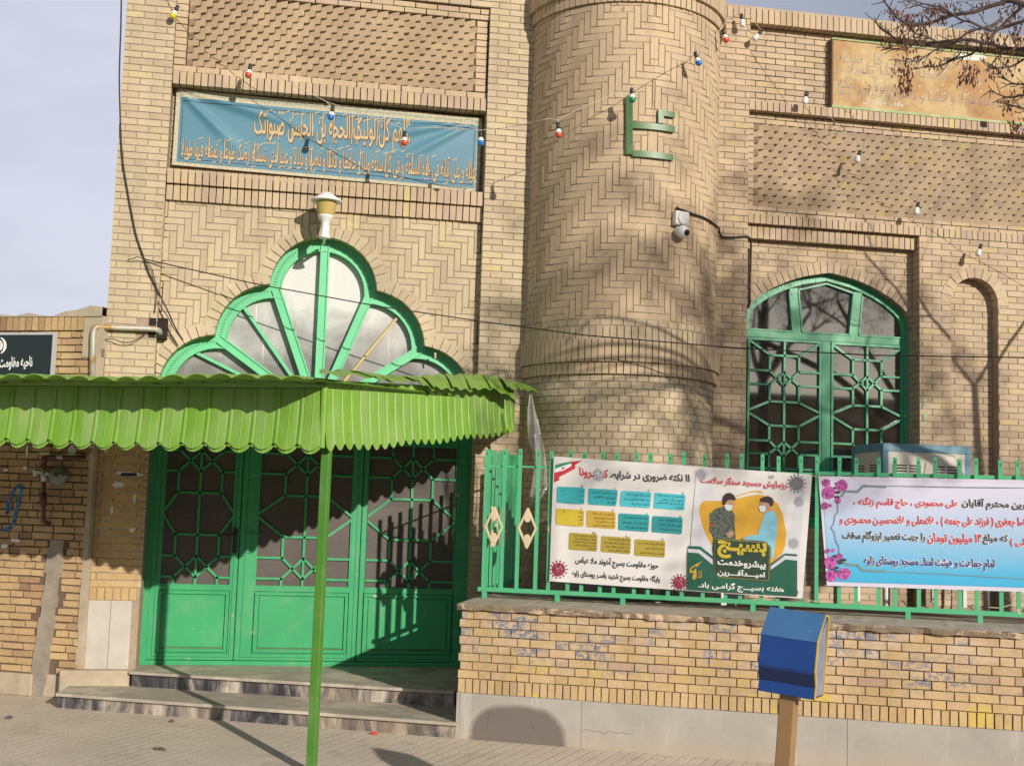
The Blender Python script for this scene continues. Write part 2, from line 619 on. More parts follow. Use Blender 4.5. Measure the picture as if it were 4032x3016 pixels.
def pave_mat():
    m, nt, bs = new_mat('ribbed_paving')
    v = coord(nt, None, (0, 0, rad(-24.0 + 62)))
    wv = nt.nodes.new('ShaderNodeTexWave')
    wv.wave_type = 'BANDS'
    wv.bands_direction = 'X'
    wv.inputs['Scale'].default_value = 3.6
    wv.inputs['Distortion'].default_value = 0.35
    wv.inputs['Detail Scale'].default_value = 2.0
    nt.links.new(v, wv.inputs['Vector'])
    gr = ramp(nt, wv.outputs['Fac'], [(0.0, (1, 1, 1)), (0.10, (0, 0, 0))])
    a = noise(nt, 1.4, 6, 0.6)
    c = ramp(nt, a, [(0.3, (0.54, 0.455, 0.36)), (0.7, (0.66, 0.565, 0.46))])
    b = noise(nt, 40, 5, 0.7)
    c = mix(nt, 1.0, c, ramp(nt, b, [(0.3, (0.80,) * 3), (0.7, (1.10,) * 3)]), 'MULTIPLY')
    dp = noise(nt, 2.7, 7, 0.7)
    c = mix(nt, ramp(nt, dp, [(0.52, (0, 0, 0)), (0.66, (0.45, 0.45, 0.45))]), c, (0.36, 0.30, 0.235))
    sp = noise(nt, 17, 4, 0.6)
    c = mix(nt, ramp(nt, sp, [(0.69, (0, 0, 0)), (0.73, (0.5, 0.5, 0.5))]), c, (0.22, 0.18, 0.14))
    wear = ramp(nt, noise(nt, 1.1, 5), [(0.38, (0.15,) * 3), (0.62, (1, 1, 1))])
    g2 = mth(nt, 'MULTIPLY', gr, wear)
    c = mix(nt, mth(nt, 'MULTIPLY', g2, 0.22), c, (0.19, 0.16, 0.12))
    nt.links.new(c, bs.inputs['Base Color'])
    bs.inputs['Roughness'].default_value = 0.9
    bump(nt, bs, mth(nt, 'SUBTRACT', b, mth(nt, 'MULTIPLY', g2, 2.0)), 0.35, 0.006)
    return m


M['pave'] = pave_mat()
M['earth'] = plain('dusty_ground', (0.33, 0.28, 0.21), 0.95, var=0.2, scale=0.6)


def glass_mat(name, tint, fac0=0.08, rough=0.03):
    m = bpy.data.materials.new(name)
    m.use_nodes = True
    nt = m.node_tree
    nt.nodes.clear()
    out = nt.nodes.new('ShaderNodeOutputMaterial')
    gl = nt.nodes.new('ShaderNodeBsdfGlossy')
    gl.inputs['Roughness'].default_value = rough
    gl.inputs['Color'].default_value = (0.9, 0.93, 0.95, 1)
    tr = nt.nodes.new('ShaderNodeBsdfTransparent')
    tr.inputs['Color'].default_value = (*tint, 1)
    lw = nt.nodes.new('ShaderNodeFresnel')
    lw.inputs['IOR'].default_value = 1.9
    mxs = nt.nodes.new('ShaderNodeMixShader')
    ad = mth(nt, 'ADD', lw.outputs[0], fac0, True)
    nt.links.new(ad, mxs.inputs[0])
    nt.links.new(tr.outputs[0], mxs.inputs[1])
    nt.links.new(gl.outputs[0], mxs.inputs[2])
    # dust on the pane
    df = nt.nodes.new('ShaderNodeBsdfDiffuse')
    df.inputs['Color'].default_value = (0.34, 0.31, 0.28, 1)
    mx2 = nt.nodes.new('ShaderNodeMixShader')
    d = ramp(nt, noise(nt, 5, 6, 0.65), [(0.42, (0.01,) * 3), (0.75, (0.10,) * 3)])
    nt.links.new(d, mx2.inputs[0])
    nt.links.new(mxs.outputs[0], mx2.inputs[1])
    nt.links.new(df.outputs[0], mx2.inputs[2])
    nt.links.new(mx2.outputs[0], out.inputs['Surface'])
    return m


M['glass'] = glass_mat('window_glass', (0.5, 0.5, 0.5), 0.14)


def door_glass():
    m, nt, bs = new_mat('obscured_door_glass')
    a = noise(nt, 1.6, 4)
    c = ramp(nt, a, [(0.3, (0.055, 0.043, 0.036)), (0.7, (0.095, 0.077, 0.064))])
    f = noise(nt, 130, 3, 0.7)
    c = mix(nt, 1.0, c, ramp(nt, f, [(0.3, (0.7,) * 3), (0.7, (1.35,) * 3)]), 'MULTIPLY')
    nt.links.new(c, bs.inputs['Base Color'])
    bs.inputs['Roughness'].default_value = 0.45
    bump(nt, bs, f, 0.6, 0.004)
    return m


M['door_glass'] = door_glass()


def fan_glass():
    m, nt, bs = new_mat('graded_fan_glass')
    s = sep_z(nt)
    a = noise(nt, 2.2, 5, 0.55, None, 0.6)
    # panes go from dark low down to whitish higher up, along an uneven line
    lvl = mth(nt, 'ADD', s[2], mth(nt, 'MULTIPLY', mth(nt, 'SUBTRACT', a, 0.5), 1.5))
    f = ramp(nt, mth(nt, 'SUBTRACT', lvl, 2.9), [(0.0, (0.18,) * 3), (0.25, (0.45,) * 3), (0.7, (1, 1, 1))])
    c = mix(nt, f, (0.085, 0.078, 0.075), (0.60, 0.585, 0.565))
    sp = noise(nt, 140, 3, 0.7)
    c = mix(nt, 1.0, c, ramp(nt, sp, [(0.3, (0.85,) * 3), (0.75, (1.12,) * 3)]), 'MULTIPLY')
    dr = noise(nt, 9.0, 2, 0.5, coord(nt, (5.0, 5.0, 0.16)))
    c = mix(nt, ramp(nt, dr, [(0.70, (0, 0, 0)), (0.74, (0.6, 0.6, 0.6))]), c, (0.72, 0.70, 0.68))
    nt.links.new(c, bs.inputs['Base Color'])
    bs.inputs['Roughness'].default_value = 0.3
    return m


M['fan_glass'] = fan_glass()
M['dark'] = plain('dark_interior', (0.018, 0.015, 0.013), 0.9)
M['hole'] = plain('painted_hole_shade', (0.02, 0.014, 0.01), 0.95)  # near-black colour stands in for the shade inside holes and brick gaps
M['curtain'] = plain('brown_curtain', (0.20, 0.10, 0.08), 0.9, var=0.2, scale=30)
M['white'] = plain('white_paint', (0.72, 0.70, 0.66), 0.4, var=0.06)
M['white_pl'] = plain('white_plastic', (0.74, 0.72, 0.69), 0.4, var=0.05)
M['black'] = plain('black_plastic', (0.02, 0.018, 0.017), 0.5)
M['lens'] = plain('black_lens', (0.008, 0.008, 0.01), 0.1)
M['wire'] = plain('dark_cable', (0.035, 0.026, 0.02), 0.7)
M['wire_pale'] = plain('pale_twisted_cord', (0.52, 0.45, 0.36), 0.8, scale=60, var=0.3)
M['mustard'] = plain('mustard_plastic', (0.50, 0.375, 0.125), 0.35)
M['rust_pipe'] = plain('rusty_galvanised_pipe', (0.46, 0.42, 0.36), 0.55, 0.3, var=0.2, dirt=((0.38, 0.22, 0.07), 9, 0.52))
M['rust'] = plain('red_brown_pipe', (0.11, 0.045, 0.03), 0.6, 0.2)
M['grey_metal'] = plain('grey_cast_metal', (0.20, 0.215, 0.22), 0.5, 0.4, dirt=((0.3, 0.29, 0.27), 9, 0.6))
M['steel'] = plain('galvanised_steel', (0.45, 0.45, 0.44), 0.4, 0.6)
M['blue_box'] = plain('blue_box_paint', (0.010, 0.055, 0.24), 0.4, var=0.12, scale=8, dirt=((0.08, 0.14, 0.32), 40, 0.68))
M['blue_sky_lit'] = plain('sky_lit_blue_paint', (0.055, 0.16, 0.34), 0.55, var=0.15, scale=9, dirt=((0.16, 0.22, 0.33), 30, 0.62))  # paler blue paints in the sky light on the box's sloped top
M['blue_shaded'] = plain('shaded_blue_paint', (0.008, 0.022, 0.09), 0.4)  # darker blue paints in the shade of the box's undercut face
M['yellow_edge'] = plain('yellow_edge_paint', (0.60, 0.40, 0.03), 0.5)
M['box_side'] = plain('blue_grey_side', (0.22, 0.23, 0.30), 0.5, var=0.3, scale=12)
M['tan_post'] = plain('tan_post_paint', (0.30, 0.175, 0.075), 0.6, var=0.15, dirt=((0.25, 0.15, 0.08), 12, 0.62))
M['cooler_blue'] = plain('cooler_blue_paint', (0.12, 0.27, 0.35), 0.5, dirt=((0.3, 0.33, 0.33), 7, 0.62))
M['cooler_white'] = plain('cooler_white_panel', (0.60, 0.56, 0.48), 0.5, dirt=((0.36, 0.30, 0.22), 6, 0.58))
M['slot'] = plain('dark_slot', (0.03, 0.025, 0.02), 0.8)
M['text_blk'] = plain('black_print', (0.018, 0.017, 0.022), 0.6, var=0.05)
M['text_red'] = plain('red_print', (0.58, 0.03, 0.06), 0.6, var=0.05)
M['text_navy'] = plain('navy_print', (0.04, 0.03, 0.20), 0.6, var=0.05)
M['text_white'] = plain('white_print', (0.76, 0.75, 0.73), 0.6, var=0.04)
M['text_cream'] = plain('cream_print', (0.56, 0.40, 0.20), 0.7, var=0.08)
M['text_brown'] = plain('brown_print', (0.15, 0.09, 0.06), 0.7, var=0.05)
M['vinyl'] = plain('white_vinyl', (0.66, 0.635, 0.61), 0.5, var=0.05, scale=2)
M['teal'] = plain('teal_print', (0.03, 0.36, 0.40), 0.6, var=0.06)
M['teal_l'] = plain('aqua_print', (0.06, 0.46, 0.53), 0.6, var=0.06)
M['teal_d'] = plain('deep_teal_print', (0.02, 0.28, 0.30), 0.6, var=0.06)
M['must_p'] = plain('mustard_print', (0.50, 0.33, 0.04), 0.6, var=0.06)
M['must_d'] = plain('olive_mustard_print', (0.37, 0.28, 0.035), 0.6, var=0.06)
M['yel_p'] = plain('yellow_print', (0.52, 0.40, 0.03), 0.6, var=0.06)
M['orange_p'] = plain('amber_print', (0.62, 0.34, 0.035), 0.6, var=0.10, scale=3)
M['dkgreen'] = plain('dark_green_print', (0.012, 0.10, 0.06), 0.6)
M['dkgreen2'] = plain('bottle_green_print', (0.02, 0.05, 0.03), 0.6)
M['grey_p'] = plain('grey_print', (0.33, 0.33, 0.37), 0.6)
M['grey_l'] = plain('pale_grey_print', (0.55, 0.56, 0.62), 0.6)
M['flag_g'] = plain('flag_green_print', (0.03, 0.25, 0.12), 0.6)
M['flag_r'] = plain('flag_red_print', (0.50, 0.03, 0.05), 0.6)
M['skin'] = plain('printed_skin', (0.42, 0.24, 0.16), 0.6)
M['hair'] = plain('printed_hair', (0.035, 0.018, 0.022), 0.6)
M['mask'] = plain('printed_mask', (0.62, 0.68, 0.70), 0.6)
M['shirt'] = plain('printed_blue_shirt', (0.22, 0.50, 0.62), 0.6, var=0.18, scale=10)
M['maroon'] = plain('maroon_print', (0.22, 0.025, 0.06), 0.6, var=0.4, scale=60)
M['rose'] = plain('rose_print', (0.50, 0.10, 0.36), 0.6, var=0.5, scale=40)
M['rose_d'] = plain('deep_rose_print', (0.26, 0.03, 0.20), 0.6, var=0.5, scale=50)
M['sage'] = plain('sage_border_print', (0.19, 0.27, 0.26), 0.6)
M['sign_blk'] = plain('black_green_board', (0.012, 0.022, 0.022), 0.45)
M['alu'] = plain('aluminium_trim', (0.55, 0.55, 0.55), 0.4, 0.3)
M['bag'] = None
M['bark'] = plain('grey_brown_bark', (0.12, 0.085, 0.07), 0.9, var=0.3, scale=20)
M['seed'] = plain('dry_brown_leaf', (0.20, 0.085, 0.045), 0.8, var=0.45, scale=25)


def camo_mat():
    m, nt, bs = new_mat('printed_camouflage')
    c = ramp(nt, noise(nt, 60, 3, 0.6), [(0.40, (0.03, 0.045, 0.035)), (0.48, (0.07, 0.10, 0.07)), (0.55, (0.15, 0.17, 0.13)), (0.65, (0.05, 0.06, 0.045))])
    nt.links.new(c, bs.inputs['Base Color'])
    bs.inputs['Roughness'].default_value = 0.6
    return m


M['camo'] = camo_mat()


def gradient_vinyl():
    m, nt, bs = new_mat('printed_blue_gradient_vinyl')
    z = sep_z(nt)[2]
    f = mth(nt, 'DIVIDE', mth(nt, 'SUBTRACT', z, 1.14), 0.88)
    c = ramp(nt, f, [(0.0, (0.02, 0.36, 0.62)), (0.22, (0.07, 0.42, 0.66)), (0.5, (0.30, 0.50, 0.70)), (0.8, (0.56, 0.58, 0.72)), (1.0, (0.66, 0.63, 0.74))])
    nt.links.new(c, bs.inputs['Base Color'])
    bs.inputs['Roughness'].default_value = 0.5
    return m


M['grad'] = gradient_vinyl()


def blue_cloth():
    m, nt, bs = new_mat('blue_banner_cloth')
    a = noise(nt, 1.5, 4)
    c = ramp(nt, a, [(0.3, (0.048, 0.165, 0.235)), (0.7, (0.08, 0.21, 0.28))])
    nt.links.new(c, bs.inputs['Base Color'])
    bs.inputs['Roughness'].default_value = 0.55
    bs.inputs['Sheen Weight'].default_value = 0.2
    return m


M['blue_cloth'] = blue_cloth()
M['edge_cloth'] = plain('cream_banner_edge', (0.47, 0.43, 0.30), 0.8, var=0.25, scale=45)
M['edge_pat'] = plain('sage_lace_pattern', (0.34, 0.37, 0.30), 0.8, var=0.25, scale=45)
M['navy_line'] = plain('navy_banner_line', (0.015, 0.03, 0.07), 0.7)


def plaque_mat():
    m, nt, bs = new_mat('weathered_tile_plaque')
    a = noise(nt, 1.6, 6, 0.6, None, 0.5)
    c = ramp(nt, a, [(0.33, (0.53, 0.44, 0.26)), (0.46, (0.48, 0.35, 0.185)), (0.56, (0.40, 0.24, 0.115)), (0.68, (0.42, 0.26, 0.13))])
    b = noise(nt, 18, 5, 0.7)
    c = mix(nt, 1.0, c, ramp(nt, b, [(0.3, (0.88,) * 3), (0.7, (1.1,) * 3)]), 'MULTIPLY')
    nt.links.new(c, bs.inputs['Base Color'])
    bs.inputs['Roughness'].default_value = 0.85
    bs.inputs['Specular IOR Level'].default_value = 0.1
    return m


M['plaque'] = plaque_mat()
M['sign_green'] = green_paint('dark_green_letters', (0.035, 0.12, 0.02), rust=0.7)


def bag_mat():
    m, nt, bs = new_mat('clear_plastic_sheet')
    bs.inputs['Base Color'].default_value = (0.75, 0.73, 0.70, 1)
    bs.inputs['Roughness'].default_value = 0.15
    bs.inputs['Alpha'].default_value = 0.32
    bs.inputs['Specular IOR Level'].default_value = 1.0
    return m


M['bag'] = bag_mat()
for nm, c in dict(bulb_yellow=(0.62, 0.56, 0.02), bulb_red=(0.60, 0.07, 0.04), bulb_blue=(0.02, 0.17, 0.52), bulb_green=(0.01, 0.22, 0.10), bulb_white=(0.74, 0.71, 0.67)).items():
    M[nm] = plain(nm + '_glass', c, 0.22, var=0.04, spec=0.6)

# ------------------------------------------------------------------ brickwork
def clip_half(poly, px, py, nx, ny):     # keep the side the normal points to
    out = []
    k = len(poly)
    for i in range(k):
        a, b = poly[i], poly[(i + 1) % k]
        da = (a[0] - px) * nx + (a[1] - py) * ny
        db = (b[0] - px) * nx + (b[1] - py) * ny
        if da >= 0:
            out.append(a)
        if (da >= 0) != (db >= 0):
            t = da / (da - db)
            out.append((a[0] + (b[0] - a[0]) * t, a[1] + (b[1] - a[1]) * t))
    return out


def area(poly):
    return abs(sum(poly[i][0] * poly[(i + 1) % len(poly)][1] - poly[(i + 1) % len(poly)][0] * poly[i][1] for i in range(len(poly)))) / 2


def clip_rect(poly, r):
    for (px, py, nx, ny) in ((r[0], 0, 1, 0), (r[1], 0, -1, 0), (0, r[2], 0, 1), (0, r[3], 0, -1)):
        poly = clip_half(poly, px, py, nx, ny)
        if len(poly) < 3:
            return []
    return poly


def normals(line):
    """outward normals of an outline that runs left foot -> apex -> right foot"""
    ns = []
    for i in range(len(line)):
        a, b = line[max(i - 1, 0)], line[min(i + 1, len(line) - 1)]
        dx, dy = b[0] - a[0], b[1] - a[1]
        L = math.hypot(dx, dy) or 1
        ns.append((-dy / L, dx / L))
    return ns


def dense(line, st_=0.04):
    out = [line[0]]
    for p, q in zip(line[:-1], line[1:]):
        k = max(1, int(math.hypot(q[0] - p[0], q[1] - p[1]) / st_))
        out += [(p[0] + (q[0] - p[0]) * i / k, p[1] + (q[1] - p[1]) * i / k) for i in range(1, k + 1)]
    return out


def outline_clip(line, off):
    line = dense(line)
    ns = normals(line)

    def f(poly):
        if len(poly) < 3:
            return poly
        cx_ = sum(p[0] for p in poly) / len(poly)
        cy_ = sum(p[1] for p in poly) / len(poly)
        best, bi = 1e9, 0
        for i, p in enumerate(line):
            d = (p[0] - cx_) ** 2 + (p[1] - cy_) ** 2
            if d < best:
                best, bi = d, i
        if best > 0.16:
            # far away: inside or outside?
            sgn = (cx_ - line[bi][0]) * ns[bi][0] + (cy_ - line[bi][1]) * ns[bi][1]
            return poly if sgn > 0 else []
        p, n = line[bi], ns[bi]
        return clip_half(poly, p[0] + n[0] * off, p[1] + n[1] * off, n[0], n[1])
    return f


def lay(mb, fr, poly, n0, n1, mi=0, jit=0.0016, tilt=0.0015):
    if len(poly) < 3 or area(poly) < 2.5e-4:
        return
    p = [(a + R_.uniform(-jit, jit), b + R_.uniform(-jit, jit)) for a, b in poly]
    base = n1 + R_.uniform(-tilt, tilt)
    mb.prism(fr, p, n0, [base + R_.uniform(-tilt, tilt) * 0.6 for _ in p], mi)


def bond(mb, fr, u0, u1, w0, w1, L=0.206, H=0.0618, j=0.009, n0=-0.007, n1=0.0, mi=0, clip=None, kind='run', phase=0.0, jit=0.0016, skip=None, tilt=0.0015):
    rows = max(1, round((w1 - w0) / H))
    h = (w1 - w0) / rows
    for r in range(rows):
        a, b = w0 + r * h + j / 2, w0 + (r + 1) * h - j / 2
        if kind == 'run':
            lens = [L]
            x = u0 - ((r % 2) * 0.5 + phase) % 1.0 * L
        elif kind == 'head':
            lens = [L / 2]
            x = u0 - ((r % 2) * 0.25 + phase) % 1.0 * L / 2 * 2
        elif kind == 'stack':
            lens = [L]
            x = u0
        else:
            lens = [L, L * 0.49]
            x = u0 - ((r % 2) * 0.5 * L * 1.49 + phase * L) % (L * 1.49)
        if kind == 'rough':
            x -= R_.uniform(0, L)
        i = 0
        while x < u1 - 0.012:
            l = lens[i % len(lens)]
            if kind == 'rough':
                l = R_.choice([L, L, L, L * 0.62, L * 0.48])
            i += 1
            a0, a1 = max(x, u0) + (j / 2 if x > u0 else 0.0005), min(x + l, u1) - (j / 2 if x + l < u1 else 0.0005)
            x += l
            if a1 - a0 < 0.02:
                continue
            poly = [(a0, a), (a1, a), (a1, b), (a0, b)]
            if clip:
                poly = clip(poly)
            if skip and skip((a0 + a1) / 2, (a + b) / 2):
                continue
            lay(mb, fr, poly, n0, n1, mi, jit, tilt)


def soldiers(mb, fr, u0, u1, w0, w1, W=0.0625, j=0.009, n0=-0.02, n1=0.0, mi=0, clip=None):
    k = max(1, round((u1 - u0) / W))
    s = (u1 - u0) / k
    for i in range(k):
        poly = [(u0 + i * s + j / 2, w0), (u0 + (i + 1) * s - j / 2, w0), (u0 + (i + 1) * s - j / 2, w1), (u0 + i * s + j / 2, w1)]
        if clip:
            poly = clip(poly)
        lay(mb, fr, poly, n0, n1, mi, 0.0014)


def herring(mb, fr, u0, u1, w0, w1, W=0.0615, L=0.213, j=0.009, n0=-0.007, n1=0.0, mi=0, clip=None, mirror=None, org=(0, 0)):
    def put(poly, lim):
        poly = clip_rect(poly, lim)
        if clip and poly:
            poly = clip(poly)
        lay(mb, fr, poly, n0, n1, mi)
    rects = []
    for a in range(-30, 31):
        for b in range(-90, 91):
            x = org[0] + a * (L + W) - b * W
            y = org[1] + a * (W - L) - b * W
            rects.append((x, x + L, y, y + W))
            rects.append((x + L, x + L + W, y + W - L, y + W))
    for (a0, a1, b0, b1) in rects:
        if b1 < w0 or b0 > w1:
            continue
        if mirror is None:
            if a1 < u0 or a0 > u1:
                continue
            put([(a0 + j / 2, b0 + j / 2), (a1 - j / 2, b0 + j / 2), (a1 - j / 2, b1 - j / 2), (a0 + j / 2, b1 - j / 2)], (u0, u1, w0, w1))
        else:
            m = mirror
            if a0 < m and a1 > u0:      # left half as laid
                put([(a0 + j / 2, b0 + j / 2), (a1 - j / 2, b0 + j / 2), (a1 - j / 2, b1 - j / 2), (a0 + j / 2, b1 - j / 2)], (u0, m - 0.001, w0, w1))
                c0, c1 = 2 * m - a1, 2 * m - a0
                put([(c0 + j / 2, b0 + j / 2), (c1 - j / 2, b0 + j / 2), (c1 - j / 2, b1 - j / 2), (c0 + j / 2, b1 - j / 2)], (m + 0.001, u1, w0, w1))


def ring(mb, fr, line, width, n0, n1, mi=0, W=0.068, j=0.008, lim=None):
    """a ring of radial bricks along an outline"""
    acc = [0.0]
    for i in range(1, len(line)):
        acc.append(acc[-1] + math.hypot(line[i][0] - line[i - 1][0], line[i][1] - line[i - 1][1]))
    ns = normals(line)
    tot = acc[-1]
    k = max(1, round(tot / W))

    def at(s):
        s = min(max(s, 0), tot)
        for i in range(1, len(acc)):
            if acc[i] >= s:
                t = (s - acc[i - 1]) / max(1e-9, acc[i] - acc[i - 1])
                p = (line[i - 1][0] + (line[i][0] - line[i - 1][0]) * t, line[i - 1][1] + (line[i][1] - line[i - 1][1]) * t)
                n = (ns[i - 1][0] * (1 - t) + ns[i][0] * t, ns[i - 1][1] * (1 - t) + ns[i][1] * t)
                l = math.hypot(*n) or 1
                return p, (n[0] / l, n[1] / l)
        return line[-1], ns[-1]
    s = tot / k
    for i in range(k):
        (p, n), (q, m) = at(i * s + j / 2), at((i + 1) * s - j / 2)
        wo = width * R_.uniform(0.96, 1.04)
        sh = 0.6 * j
        tx, ty = q[0] - p[0], q[1] - p[1]
        tl = math.hypot(tx, ty) or 1
        poly = [p, (p[0] + n[0] * wo, p[1] + n[1] * wo), (q[0] + m[0] * wo, q[1] + m[1] * wo), q]
        if lim:
            poly = clip_rect(poly, lim)
        lay(mb, fr, poly, n0, n1, mi, 0.001)


def skirt(mb, fr, line, n0, n1, mi=0):
    """reveal surface that runs back from an outline"""
    for i in range(len(line) - 1):
        a, b = line[i], line[i + 1]
        if abs(a[0] - b[0]) < 1e-6:
            continue
        mb.add([fr(a[0], a[1], n1), fr(b[0], b[1], n1), fr(b[0], b[1], n0), fr(a[0], a[1], n0)], [[0, 1, 2, 3]], mi)


def fill_above(mb, fr, line, top, n, mi=0, u0=None, u1=None):
    """flat sheet between an outline (monotone in u) and a level above it"""
    for i in range(len(line) - 1):
        a, b = line[i], line[i + 1]
        if abs(a[0] - b[0]) < 1e-6:
            continue
        mb.add([fr(a[0], a[1], n), fr(b[0], b[1], n), fr(b[0], top, n), fr(a[0], top, n)], [[0, 1, 2, 3]], mi)


def arc(c, r, a0, a1, k):
    return [(c[0] + r * math.cos(a0 + (a1 - a0) * i / k), c[1] + r * math.sin(a0 + (a1 - a0) * i / k)) for i in range(k + 1)]


# ------------------------------------------------------------------ Persian lettering
_F = {}
for ch, base, kind in (('ا', 0xFE8D, 2), ('ب', 0xFE8F, 4), ('پ', 0xFB56, 4), ('ت', 0xFE95, 4), ('ث', 0xFE99, 4), ('ج', 0xFE9D, 4), ('چ', 0xFB7A, 4),
                       ('ح', 0xFEA1, 4), ('خ', 0xFEA5, 4), ('د', 0xFEA9, 2), ('ذ', 0xFEAB, 2), ('ر', 0xFEAD, 2), ('ز', 0xFEAF, 2), ('ژ', 0xFB8A, 2),
                       ('س', 0xFEB1, 4), ('ش', 0xFEB5, 4), ('ص', 0xFEB9, 4), ('ض', 0xFEBD, 4), ('ط', 0xFEC1, 4), ('ظ', 0xFEC5, 4), ('ع', 0xFEC9, 4),
                       ('غ', 0xFECD, 4), ('ف', 0xFED1, 4), ('ق', 0xFED5, 4), ('ک', 0xFB8E, 4), ('گ', 0xFB92, 4), ('ل', 0xFEDD, 4), ('م', 0xFEE1, 4),
                       ('ن', 0xFEE5, 4), ('و', 0xFEED, 2), ('ه', 0xFEE9, 4), ('ی', 0xFBFC, 4), ('آ', 0xFE81, 2), ('ئ', 0xFE89, 4), ('ة', 0xFE93, 2), ('ء', 0xFE80, 1),
                       ('\u0001', 0xFEFB, 2)):
    _F[ch] = (base, kind)


def shape_fa(s):
    s = s.replace('لا', '\u0001')
    out = []
    for i, c in enumerate(s):
        if c not in _F:
            out.append({'(': ')', ')': '('}.get(c, c))
            continue
        base, kind = _F[c]
        p = s[i - 1] if i else ''
        n = s[i + 1] if i + 1 < len(s) else ''
        joins_prev = kind > 1 and (p == 'ـ' or (p in _F and _F[p][1] == 4))
        joins_next = kind == 4 and (n == 'ـ' or (n in _F and _F[n][1] > 1))
        k = (3 if joins_prev else 2) if joins_next else (1 if joins_prev else 0)
        out.append(chr(base + k))
    out.reverse()
    i = 0
    while i < len(out):              # numbers keep their own order
        if '\u06f0' <= out[i] <= '\u06f9':
            k = i
            while k < len(out) and '\u06f0' <= out[k] <= '\u06f9':
                k += 1
            out[i:k] = out[i:k][::-1]
            i = k
        else:
            i += 1
    return ''.join(out)


_TC = {}


def text_mesh(s, bold=0.0, res=2):
    key = (s, bold, res)
    if key not in _TC:
        cu = bpy.data.curves.new('lettering', 'FONT')
        cu.body = shape_fa(s)
        cu.resolution_u = res
        cu.offset = bold
        o = bpy.data.objects.new('lettering', cu)
        COL.objects.link(o)
        bpy.context.view_layer.update()
        me = bpy.data.meshes.new_from_object(o)
        _TC[key] = ([(v.co[0], v.co[1]) for v in me.vertices], [list(p.vertices) for p in me.polygons])
        bpy.data.objects.remove(o)
        bpy.data.curves.remove(cu)
        bpy.data.meshes.remove(me)
    return _TC[key]


def put_text(mb, place, s, mi=0, bold=0.0, res=2, ref=0.0):
    """place(a, b) -> point, a along the line from its left end, b from bottom to top"""
    v, f = text_mesh(s, bold, res)
    rv = text_mesh(s, ref, res)[0]
    x0, x1 = min(p[0] for p in rv), max(p[0] for p in rv)
    y0, y1 = min(p[1] for p in rv), max(p[1] for p in rv)
    mb.add([place((p[0] - x0) / (x1 - x0), (p[1] - y0) / (y1 - y0)) for p in v], f, mi)


class Sheet:
    """a hung cloth or board: photograph pixels -> points on its surface"""

    def __init__(self, kind, off, wave=None):
        self.kind, self.off, self.wave = kind, off, wave

    def uw(self, px, py):
        return fa(px, py, self.off) if self.kind == 'F' else st(px, py, self.off)

    def at(self, u, w, n=0.0):
        e = self.wave(u, w) if self.wave else 0.0
        return (FA if self.kind == 'F' else ST)(u, w, self.off + e + n)

    def px(self, px, py, n=0.0):
        u, w = self.uw(px, py)
        return self.at(u, w, n)

    def poly(self, mb, pts, n, mi=0):
        mb.add([self.px(x, y, n) for x, y in pts], [list(range(len(pts)))], mi)

    def rrect(self, mb, c, r, n, mi=0):
        """rounded quad from four corner pixels TL TR BR BL"""
        pts = []
        for i in range(4):
            p, a, b = Vector(c[i]), Vector(c[i - 1]), Vector(c[(i + 1) % 4])
            d1, d2 = (a - p).normalized(), (b - p).normalized()
            for t in (0.0, 0.3, 0.6, 1.0):
                q = p + d1 * r * (1 - t) ** 2 + d2 * r * t ** 2
                pts.append((q[0], q[1]))
        self.poly(mb, pts, n, mi)

    def line(self, mb, pts, wd, n, mi=0):
        for a, b in zip(pts[:-1], pts[1:]):
            dx, dy = b[0] - a[0], b[1] - a[1]
            L = math.hypot(dx, dy) or 1
            ox, oy = -dy / L * wd / 2, dx / L * wd / 2
            ex, ey = dx / L * wd * 0.25, dy / L * wd * 0.25
            self.poly(mb, [(a[0] + ox - ex, a[1] + oy - ey), (b[0] + ox + ex, b[1] + oy + ey), (b[0] - ox + ex, b[1] - oy + ey), (a[0] - ox - ex, a[1] - oy - ey)], n, mi)

    def text(self, mb, s, L, R, h, n, mi=0, bold=0.0, res=2, ref=None, lean=0.0):
        """L, R: pixels at mid-height of the line's ends, h: its height in pixels"""
        dx, dy = R[0] - L[0], R[1] - L[1]

        def place(a, b):
            t = (b - 0.5) * h
            return self.px(L[0] + dx * a + t * lean, L[1] + dy * a - t, n)
        put_text(mb, place, s, mi, bold, res, bold if ref is None else ref)

    def disc(self, mb, c, rx_, ry_, n, mi=0, k=20, a0=0.0, a1=2 * math.pi):
        self.poly(mb, [(c[0] + rx_ * math.cos(a0 + (a1 - a0) * i / k), c[1] + ry_ * math.sin(a0 + (a1 - a0) * i / k)) for i in range(k)], n, mi)

    def grid(self, mb, c, nx, ny, n, mi=0):
        """bilinear cloth from corner pixels TL TR BR BL"""
        q = [self.uw(*p) for p in c]
        vs = []
        for jy in range(ny + 1):
            t = jy / ny
            for ix in range(nx + 1):
                s = ix / nx
                u = (q[0][0] * (1 - s) + q[1][0] * s) * (1 - t) + (q[3][0] * (1 - s) + q[2][0] * s) * t
                w = (q[0][1] * (1 - s) + q[1][1] * s) * (1 - t) + (q[3][1] * (1 - s) + q[2][1] * s) * t
                vs.append(self.at(u, w, n))
        fs = [[jy * (nx + 1) + ix, jy * (nx + 1) + ix + 1, (jy + 1) * (nx + 1) + ix + 1, (jy + 1) * (nx + 1) + ix] for jy in range(ny) for ix in range(nx)]
        mb.add(vs, fs, mi)


